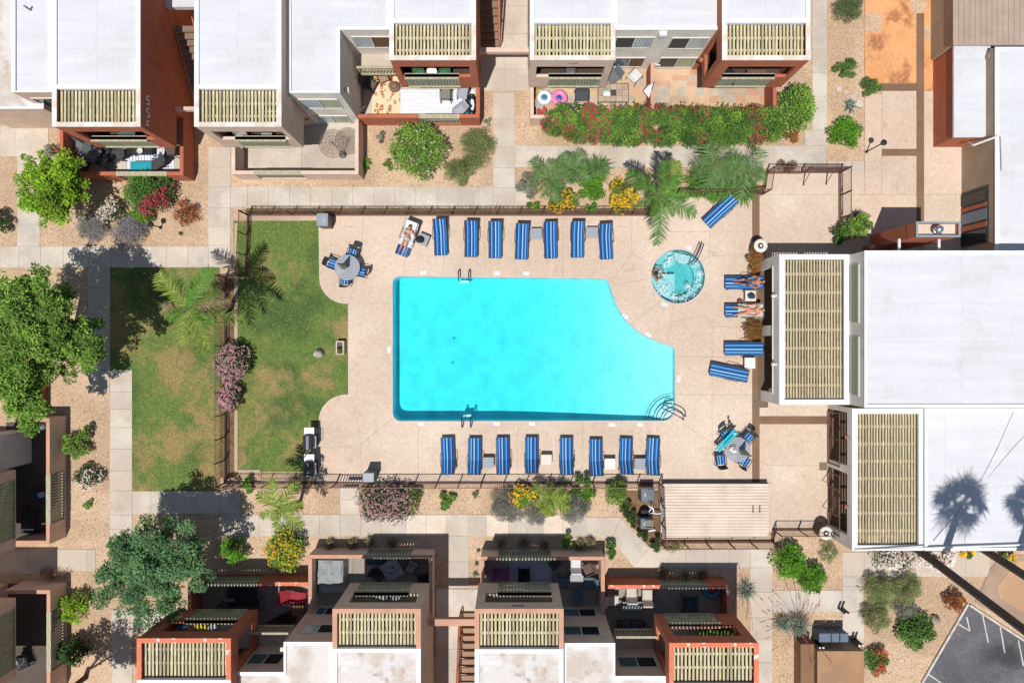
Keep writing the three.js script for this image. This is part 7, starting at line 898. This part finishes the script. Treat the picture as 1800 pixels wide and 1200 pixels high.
tuft('grey green yucca with red flower stalks beside the straight walk', 1309, 1036, 24, .8, 'aloe', { n: 200, w: .012, name: 'yucca', cat: 'yucca', stalks: 7 }); tuft('large grey green yucca with red flower stalks by the refuse bins', 1400, 1095, 32, .9, 'aloe', { n: 300, w: .012, name: 'yucca', cat: 'yucca', stalks: 14 }); tuft('grey green yucca at the left foot of the larger one', 1372, 1092, 24, .8, 'aloe', { n: 200, w: .012, name: 'yucca', cat: 'yucca', stalks: 8 });
{ // dry grass in the bed along the north fence
  reseed(909); const m = new MB(); for (let i = 0; i < 2600; i++) { const px = rr(436, 1150), py = rr(366, 377), h = rr(.05, .35) * (rnd() < .15 ? 2 : 1), B = at(px, py), a = rnd() * 6.28, q = h * .5, c = (rnd() < .65 ? PAL.straw : PAL.olive)[Math.floor(rnd() * 3)]; m.color(...c); m.tri(V(B.x - .012, 0, B.z), V(B.x + .012, 0, B.z), V(B.x + q * Math.cos(a), h, B.z + q * Math.sin(a))); } tag(stuff(m.build('dry_grass', leafMat)), 'dry grass growing along the north pool fence', 'grass');
}
// potted plants and cloths on the balconies of the bottom row
for (const [x, y, l] of [[1262, 1109, 'potted leafy plant at the middle of the bottom right balcony'], [1283, 1108, 'potted leafy plant at the right of the bottom right balcony'], [1240, 1110, 'small potted plant at the left of the bottom right balcony']]) { const t = shrub(l, x, y, 13, 12, .9, 'ash', { leaf: .11, name: 'potted_plant', cat: 'potted plant', group: 'potted plants on the bottom right balcony' }); t.position.set(wx(x, 2.9), 2.2, wz(y, 2.9)); const p = new MB(); p.lathe([[0, 0], [.13, 0], [.18, .3], [.15, .28], [0, .26]], 0, 0, 0, 14); p.mesh('pot', mats.terra, t); }
for (const [x, y, c, l] of [[318, 1101, [.04, .22, .40], 'blue towel hanging over a rack on the bottom left balcony'], [352, 1103, [.75, .62, .05], 'yellow towel on the floor of the bottom left balcony'], [372, 1103, [.55, .62, .68], 'pale grey cloth on the bottom left balcony'], [668, 1050, [.55, .62, .66], 'pale cloth bundle on the beige balcony, bottom'], [697, 1049, [.4, .45, .5], 'grey cloth bundle on the beige balcony, bottom right part']]) { const o = thing('cloth_bundle', l, 'cloth', [wx(x, 2.5), 2.2, wz(y, 2.5)], 0, 'cloths on the bottom balconies'); reseed(x); const b = new MB(); for (let i = 0; i < 4; i++) b.ball(rr(-.2, .2), .12 + i * .05, rr(-.12, .12), rr(.16, .26), .09, rr(.12, .2), 10); b.mesh('cloth', M(c, .95, { map: texStucco }), o); }
// litter: fallen leaves on lawns and gravel, larger stones in the gravel beds
{
  const G = [[72, 300, 360, 432], [640, 222, 866, 326], [906, 166, 945, 255], [906, 300, 1150, 362], [1456, 5, 1518, 280], [110, 690, 192, 950], [386, 946, 545, 985], [430, 868, 598, 903], [640, 860, 1090, 905], [1360, 950, 1478, 1036], [1525, 1015, 1690, 1120], [1530, 1120, 1630, 1195], [1358, 1080, 1405, 1195], [2, 276, 29, 430], [150, 1010, 330, 1068]];
  reseed(1234); const st = [], lf = []; for (const [a, b, c, d] of G) { const n = (c - a) * (d - b) / 26; for (let i = 0; i < n; i++) st.push([wx(rr(a, c)), wz(rr(b, d)), rr(.012, .036) * (rnd() < .04 ? 1.8 : 1)]); for (let i = 0; i < n / 6; i++) lf.push([wx(rr(a, c)), wz(rr(b, d)), .012]); }
  for (let i = 0; i < 900; i++) { const inn = rnd() < .35; lf.push([wx(inn ? rr(420, 555) : rr(236, 380)), wz(inn ? rr(395, 825) : 470 + 390 * Math.pow(rnd(), .55)), .03]); }
  const m4 = new THREE.Matrix4(), q = new THREE.Quaternion(), c = new THREE.Color(); const S = new THREE.InstancedMesh(new THREE.IcosahedronGeometry(1, 0), M('#ffffff', .95), st.length); st.forEach(([x, z, r], i) => { q.setFromEuler(new THREE.Euler(rnd() * 6, rnd() * 6, rnd() * 6)); S.setMatrixAt(i, m4.compose(V(x, r * .3, z), q, V(r, r * .7, r * .85))); const k = rr(.8, 1.35); S.setColorAt(i, c.setRGB(.55 * k, .42 * k, .31 * k)); }); S.name = 'loose_stones'; S.castShadow = S.receiveShadow = true; scene.add(stuff(S));
  const lg = new MB(); lg.tri(V(-1, 0, 0), V(0, .15, .4), V(1, 0, 0)); lg.tri(V(-1, 0, 0), V(1, 0, 0), V(0, .15, -.4)); const L = new THREE.InstancedMesh(lg.geometry(), M('#ffffff', .9), lf.length); lf.forEach(([x, z, y], i) => { q.setFromEuler(new THREE.Euler(rr(-.4, .4), rnd() * 6, rr(-.4, .4))); const r = rr(.02, .05); L.setMatrixAt(i, m4.compose(V(x, y + .01, z), q, V(r, r, r))); const k = rnd(); if (k < .5) c.setRGB(.46, .34, .10); else if (k < .8) c.setRGB(.22, .12, .05); else c.setRGB(.5, .42, .26); L.setColorAt(i, c); }); L.name = 'fallen_leaves'; L.castShadow = L.receiveShadow = true; scene.add(stuff(L));
}
// ───────── people ─────────
function skinned(bones, res, k = .025) { // tapered capsules joined by a smooth minimum -> one continuous surface
  const lo = V(1e9, 1e9, 1e9), hi = V(-1e9, -1e9, -1e9); for (const b of bones) for (const [x, y, z, r] of [b.slice(0, 4), b.slice(4, 8)]) { lo.min(V(x - r, y - r, z - r)); hi.max(V(x + r, y + r, z + r)); }
  const c = V(0, 0, 0).addVectors(lo, hi).multiplyScalar(.5), half = Math.max(hi.x - lo.x, hi.y - lo.y, hi.z - lo.z) / 2 * 1.12 + .01, mc = new MarchingCubes(res, new THREE.MeshStandardMaterial(), false, false, 120000), S = res; mc.isolation = 0;
  const B = bones.map((b) => { const dx = b[4] - b[0], dy = b[5] - b[1], dz = b[6] - b[2]; return [...b, dx, dy, dz, 1 / Math.max(1e-9, dx * dx + dy * dy + dz * dz)]; });
  for (let z = 0; z < S; z++) for (let y = 0; y < S; y++) for (let x = 0; x < S; x++) { const px = c.x + half * (x - S / 2) / (S / 2), py = c.y + half * (y - S / 2) / (S / 2), pz = c.z + half * (z - S / 2) / (S / 2); let d = 1e9; for (const b of B) { const ux = px - b[0], uy = py - b[1], uz = pz - b[2]; const t = clamp((ux * b[8] + uy * b[9] + uz * b[10]) * b[11]), vx = ux - b[8] * t, vy = uy - b[9] * t, vz = uz - b[10] * t, e = Math.sqrt(vx * vx + vy * vy + vz * vz) - lerp(b[3], b[7], t); const h = Math.max(0, k - Math.abs(d - e)) / k; d = Math.min(d, e) - h * h * k * .25; } mc.field[x + y * S + z * S * S] = -d; }
  mc.update(); const n = mc.count, g = new THREE.BufferGeometry(), p = new Float32Array(mc.positionArray.slice(0, n * 3)), N = new Float32Array(n * 3); for (let i = 0; i < n; i++) { p[i * 3] = c.x + p[i * 3] * half; p[i * 3 + 1] = c.y + p[i * 3 + 1] * half; p[i * 3 + 2] = c.z + p[i * 3 + 2] * half; }
  g.setAttribute('position', new THREE.BufferAttribute(p, 3)); for (let i = 0; i < n; i++) { const a = V(mc.normalArray[i * 3], mc.normalArray[i * 3 + 1], mc.normalArray[i * 3 + 2]).normalize(); N[i * 3] = a.x; N[i * 3 + 1] = a.y; N[i * 3 + 2] = a.z; }
  const gf = g; gf.computeVertexNormals(); const fn = gf.attributes.normal; for (let i = 0; i < n; i++) { const q = fn.getX(i) * N[i * 3] + fn.getY(i) * N[i * 3 + 1] + fn.getZ(i) * N[i * 3 + 2]; if (q < 0) { N[i * 3] *= -1; N[i * 3 + 1] *= -1; N[i * 3 + 2] *= -1; } if (!Number.isFinite(N[i * 3]) || Math.abs(q) < 1e-3) { N[i * 3] = fn.getX(i); N[i * 3 + 1] = fn.getY(i); N[i * 3 + 2] = fn.getZ(i); } }
  g.setAttribute('normal', new THREE.BufferAttribute(N, 3)); return g;
}
const C = (a, ra, b, rb) => [...a, ra, ...b, rb];
const add = (a, b, s = 1) => [a[0] + b[0] * s, a[1] + b[1] * s, a[2] + b[2] * s], nrm = (a) => { const l = Math.hypot(...a) || 1; return [a[0] / l, a[1] / l, a[2] / l]; }, crs = (a, b) => [a[1] * b[2] - a[2] * b[1], a[2] * b[0] - a[0] * b[2], a[0] * b[1] - a[1] * b[0]];
function hand(w, dir, nrmv, side) { // five separate fingers on a palm; dir = towards the fingertips, nrmv = back of the hand
  const f = nrm(dir), s = nrm(crs(f, nrmv)), u = nrmv, P = (a, b, c) => add(add(add(w, f, a), s, b), u, c), r = []; for (const b of [-.028, -.01, .01, .028]) r.push(C(P(.0, b * .6, 0), .016, P(.075, b, 0), .013)); const L = [.055, .068, .072, .062];
  [-.031, -.011, .010, .030].forEach((b, i) => { const l = L[side > 0 ? i : 3 - i]; r.push(C(P(.078, b, 0), .0095, P(.078 + l * .55, b * 1.15, -.008), .0088)); r.push(C(P(.078 + l * .55, b * 1.15, -.008), .0088, P(.078 + l, b * 1.2, -.03), .0075)); }); r.push(C(P(.02, side * .03, 0), .012, P(.055, side * .062, -.012), .010)); r.push(C(P(.055, side * .062, -.012), .010, P(.085, side * .068, -.024), .008)); return r;
}
function person(label, J, o) {
  const t = thing('person', label, 'person', o.pos, o.turn); const g = [], s = o.s || 1, m = (v) => v * s;
  const bones = [C(J.hipL, m(.085), J.hipR, m(.085)), C(J.hip, m(.115), J.waist, m(.10)), C(J.waist, m(.10), J.chest, m(.125)), C(J.shL, m(.06), J.shR, m(.06)), C(add(J.chest, [.06, 0, 0]), m(.10), add(J.chest, [-.06, 0, 0]), m(.10)), C(J.chest, m(.08), J.neck, m(.05)), C(J.neck, m(.05), J.head, m(.055))];
  for (const q of ['L', 'R']) { bones.push(C(J['sh' + q], m(.052), J['el' + q], m(.04)), C(J['el' + q], m(.041), J['wr' + q], m(.027)), C(J['hip' + q], m(.088), J['kn' + q], m(.058)), C(J['kn' + q], m(.056), add(J['kn' + q], [J['an' + q][0] - J['kn' + q][0], J['an' + q][1] - J['kn' + q][1], J['an' + q][2] - J['kn' + q][2]], .3), m(.058)), C(J['kn' + q], m(.052), J['an' + q], m(.036)), C(add(J['an' + q], J.foot[0], -.03), m(.034), add(J['an' + q], J.foot[0], .12), m(.03)), C(add(J['an' + q], J.foot[0], .12), m(.03), add(J['an' + q], J.foot[0], .18), m(.02))); }
  g.push(skinned(bones, 96, .05));
  const h = J.head, f = nrm(J.face), up = nrm(add(h, J.neck, -1)), sd = nrm(crs(up, f)), P = (a, b, c) => add(add(add(h, f, a), sd, b), up, c); // head with nose, chin, ears
  g.push(skinned([C(P(-.03, 0, .02), .085, P(.02, 0, .03), .082), C(P(.02, 0, -.03), .065, P(.045, 0, -.085), .032), C(P(.085, 0, .015), .010, P(.108, 0, -.018), .014), C(P(.085, -.012, -.05), .010, P(.085, .012, -.05), .010), C(P(0, .082, .0), .013, P(-.008, .088, -.03), .011), C(P(0, -.082, .0), .013, P(-.008, -.088, -.03), .011), C(P(.075, -.035, .03), .014, P(.075, .035, .03), .014), C(P(-.01, 0, -.06), .05, P(-.02, 0, -.13), .052)], 44, .02));
  for (const [q, sg] of [['L', 1], ['R', -1]]) { const d = add(J['wr' + q], J['el' + q], -1); let n = [0, 1, 0]; if (Math.abs(nrm(d)[1]) > .85) n = [1, 0, 0]; const s2 = nrm(crs(nrm(d), n)); n = nrm(crs(s2, nrm(d))); g.push(skinned(hand(J['wr' + q], d, n, sg), 52, .008)); }
  const merged = mergeGeometries(g.map((x) => { const y = x.clone(); y.deleteAttribute('uv'); return y; })); const skin = M(o.skin, .6); const b = new THREE.Mesh(merged, skin); b.name = 'body'; b.castShadow = b.receiveShadow = true; t.add(b);
  const part = (name, bs, res, mat, k = .03) => { const q = new THREE.Mesh(skinned(bs, res, k), mat); q.name = name; q.castShadow = q.receiveShadow = true; t.add(q); return q; };
  part('hair', o.hair(P), 40, M(o.hairC, .8)); for (const e of [-.032, .032]) { const q = new THREE.Mesh(new THREE.SphereGeometry(.011, 8, 6), mats.black); q.name = 'eye'; q.position.set(...P(.088, e, .016)); t.add(q); }
  for (const [n, bs, mat] of o.clothes) part(n, bs, 56, mat, .04); return t;
}
const hairCap = (P) => [C(P(-.045, 0, .03), .088, P(.005, 0, .055), .078), C(P(-.05, -.04, -.02), .06, P(-.05, .04, -.02), .06)], hairLong = (P) => [...hairCap(P), C(P(-.07, 0, -.02), .06, P(-.08, .03, -.16), .045), C(P(-.05, .06, -.02), .035, P(-.04, .09, -.14), .03)];
{
  const J = { hip: [0, .47, 0], hipL: [.085, .465, .03], hipR: [-.085, .465, .03], waist: [0, .53, -.17], chest: [0, .66, -.34], shL: [.17, .70, -.40], shR: [-.17, .70, -.40], neck: [0, .78, -.47], head: [.01, .87, -.56], face: [.25, .7, .55], elL: [.36, .62, -.24], wrL: [.33, .63, -.44], elR: [-.22, .58, -.15], wrR: [.0, .62, -.06], knL: [.10, .48, .42], anL: [.11, .43, .80], knR: [-.12, .48, .42], anR: [-.15, .43, .81], foot: [[0, .75, .5]] };
  person('woman lying on a white towel on a lounger, wearing a white and blue patterned bikini', J, { pos: [wx(716.5, .3), .05, wz(419, .3)], turn: -.36, skin: [.42, .19, .10], hair: hairLong, hairC: [.10, .045, .02], s: .92, clothes: [['bikini_bottom', [C([.10, .47, .05], .115, [-.10, .47, .05], .115), C([0, .50, -.05], .122, [0, .48, .03], .125)], M([.62, .64, .72], .8, { map: texRoofDirty })], ['bikini_top', [C([.10, .715, -.32], .075, [-.10, .715, -.32], .075)], M([.62, .64, .72], .8, { map: texRoofDirty })]] });
  const K = { hip: [0, .50, -.26], hipL: [.09, .49, -.23], hipR: [-.09, .49, -.23], waist: [0, .60, -.42], chest: [0, .76, -.60], shL: [.20, .82, -.68], shR: [-.20, .82, -.68], neck: [0, .91, -.76], head: [0, 1.0, -.86], face: [.1, .75, .6], elL: [.33, .66, -.52], wrL: [.20, .72, -.30], elR: [-.33, .64, -.50], wrR: [-.22, .62, -.26], knL: [.14, .80, .10], anL: [.03, .45, .34], knR: [-.14, .74, .14], anR: [-.12, .44, .42], foot: [[0, -.1, .9]] };
  const navy = M([.07, .085, .13], .85, { map: texStucco });
  person('man with bare chest and dark grey shorts lying with bent knees on a blue towel', K, { pos: [wx(1306, .3), .05, wz(497, .3)], turn: -PI / 2, skin: [.42, .17, .085], hair: hairCap, hairC: [.02, .015, .012], clothes: [['shorts', [C([0, .50, -.28], .128, [0, .56, -.36], .12), C([.09, .49, -.23], .112, [.135, .74, .02], .085), C([-.09, .49, -.23], .112, [-.135, .69, .05], .085)], navy]] });
  const L = { hip: [0, .49, -.26], hipL: [.09, .48, -.23], hipR: [-.09, .48, -.23], waist: [0, .58, -.42], chest: [0, .73, -.60], shL: [.18, .79, -.68], shR: [-.18, .79, -.68], neck: [0, .87, -.75], head: [0, .96, -.85], face: [-.1, .8, .55], elL: [.30, .66, -.50], wrL: [.24, .58, -.27], elR: [-.32, .66, -.52], wrR: [-.30, .56, -.28], knL: [.17, .55, .16], anL: [.24, .46, .52], knR: [-.15, .56, .17], anR: [-.20, .46, .54], foot: [[0, .7, .6]] };
  person('sunbather in coral swimwear lying on the pale green towel', L, { pos: [wx(1306, .3), .05, wz(546, .3)], turn: -PI / 2, skin: [.55, .24, .14], hair: hairCap, hairC: [.05, .03, .02], s: .95, clothes: [['swim_bottom', [C([.09, .48, -.22], .105, [-.09, .48, -.22], .105), C([0, .50, -.27], .115, [0, .54, -.33], .11)], M([.62, .20, .20], .8)], ['swim_top', [C([.1, .77, -.60], .07, [.05, .77, -.6], .07), C([-.1, .77, -.6], .07, [-.05, .77, -.6], .07)], M([.62, .20, .20], .8)]] });
  const S = { hip: [0, -.40, -.02], hipL: [.085, -.41, .02], hipR: [-.085, -.41, .02], waist: [0, -.22, -.06], chest: [0, .02, -.10], shL: [.19, .10, -.12], shR: [-.19, .10, -.12], neck: [0, .19, -.11], head: [0, .31, -.08], face: [0, .1, 1], elL: [.36, .08, -.02], wrL: [.30, .07, .20], elR: [-.36, .03, .02], wrR: [-.18, -.02, .20], knL: [.12, -.42, .42], anL: [.12, -.80, .46], knR: [-.12, -.42, .42], anR: [-.12, -.80, .46], foot: [[0, -.1, 1]] };
  person('bather with dark hair sitting in the hot tub at its left rim', S, { pos: [wx(1154), 0, wz(482)], turn: PI / 2, skin: [.38, .14, .075], hair: hairCap, hairC: [.03, .018, .014], clothes: [['swim_top', [C([.09, .03, -.02], .075, [-.09, .03, -.02], .075)], M([.05, .06, .09], .8)]] });
  const c = thing('cup', 'white and blue cup held over the hot tub rim by the bather', 'cup', [wx(1154) + .30, .10, wz(482) - .24]); const q = new MB(); q.lathe([[0, 0], [.05, 0], [.075, .13], [.065, .13], [.05, .03]], 0, 0, 0, 14); q.mesh('cup_body', mats.white, c); const l = new MB(); l.lathe([[0, .11], [.066, .11]], 0, 0, 0, 14); l.mesh('drink', M([.02, .2, .5], .3), c);
}
// repeats that carry no group of their own share one by kind
{
  const PL = { building: 'apartment buildings round the pool', wall: 'walls of the patios and gardens', fence: 'brown metal fences round the pool deck', gate: 'brown barred gates', chair: 'garden chairs on patios and balconies', table: 'tables on patios and balconies', shrub: 'shrubs in the gravel beds', 'palm tree': 'palm trees', tree: 'leafy trees', plant: 'small plants in the gravel', agave: 'agaves on the gravel', yucca: 'yuccas with red stalks', rug: 'rugs on the patios', inflatable: 'inflatables on the patios', person: 'people at the pool', bag: 'bags by the loungers', lamp: 'black garden lamps', bin: 'bins', grill: 'gas grills at the lawn edge', cabinet: 'grey utility cabinets', heater: 'pool heaters', staircase: 'outdoor stairs', beam: 'beams across the passages', boulder: 'boulders', pot: 'pots on the patios', ladder: 'pool ladders', handrail: 'pool handrails', parasol: 'parasols', paddle: 'black paddles', bar: 'dark stay bars at the gates' };
  const by = new Map(); for (const o of scene.children) if (o.userData.category) by.set(o.userData.category, (by.get(o.userData.category) || 0) + 1);
  for (const o of scene.children) { const c = o.userData.category; if (c && !o.userData.group && by.get(c) > 1 && PL[c]) o.userData.group = PL[c]; }
}
renderer.render(scene, camera);
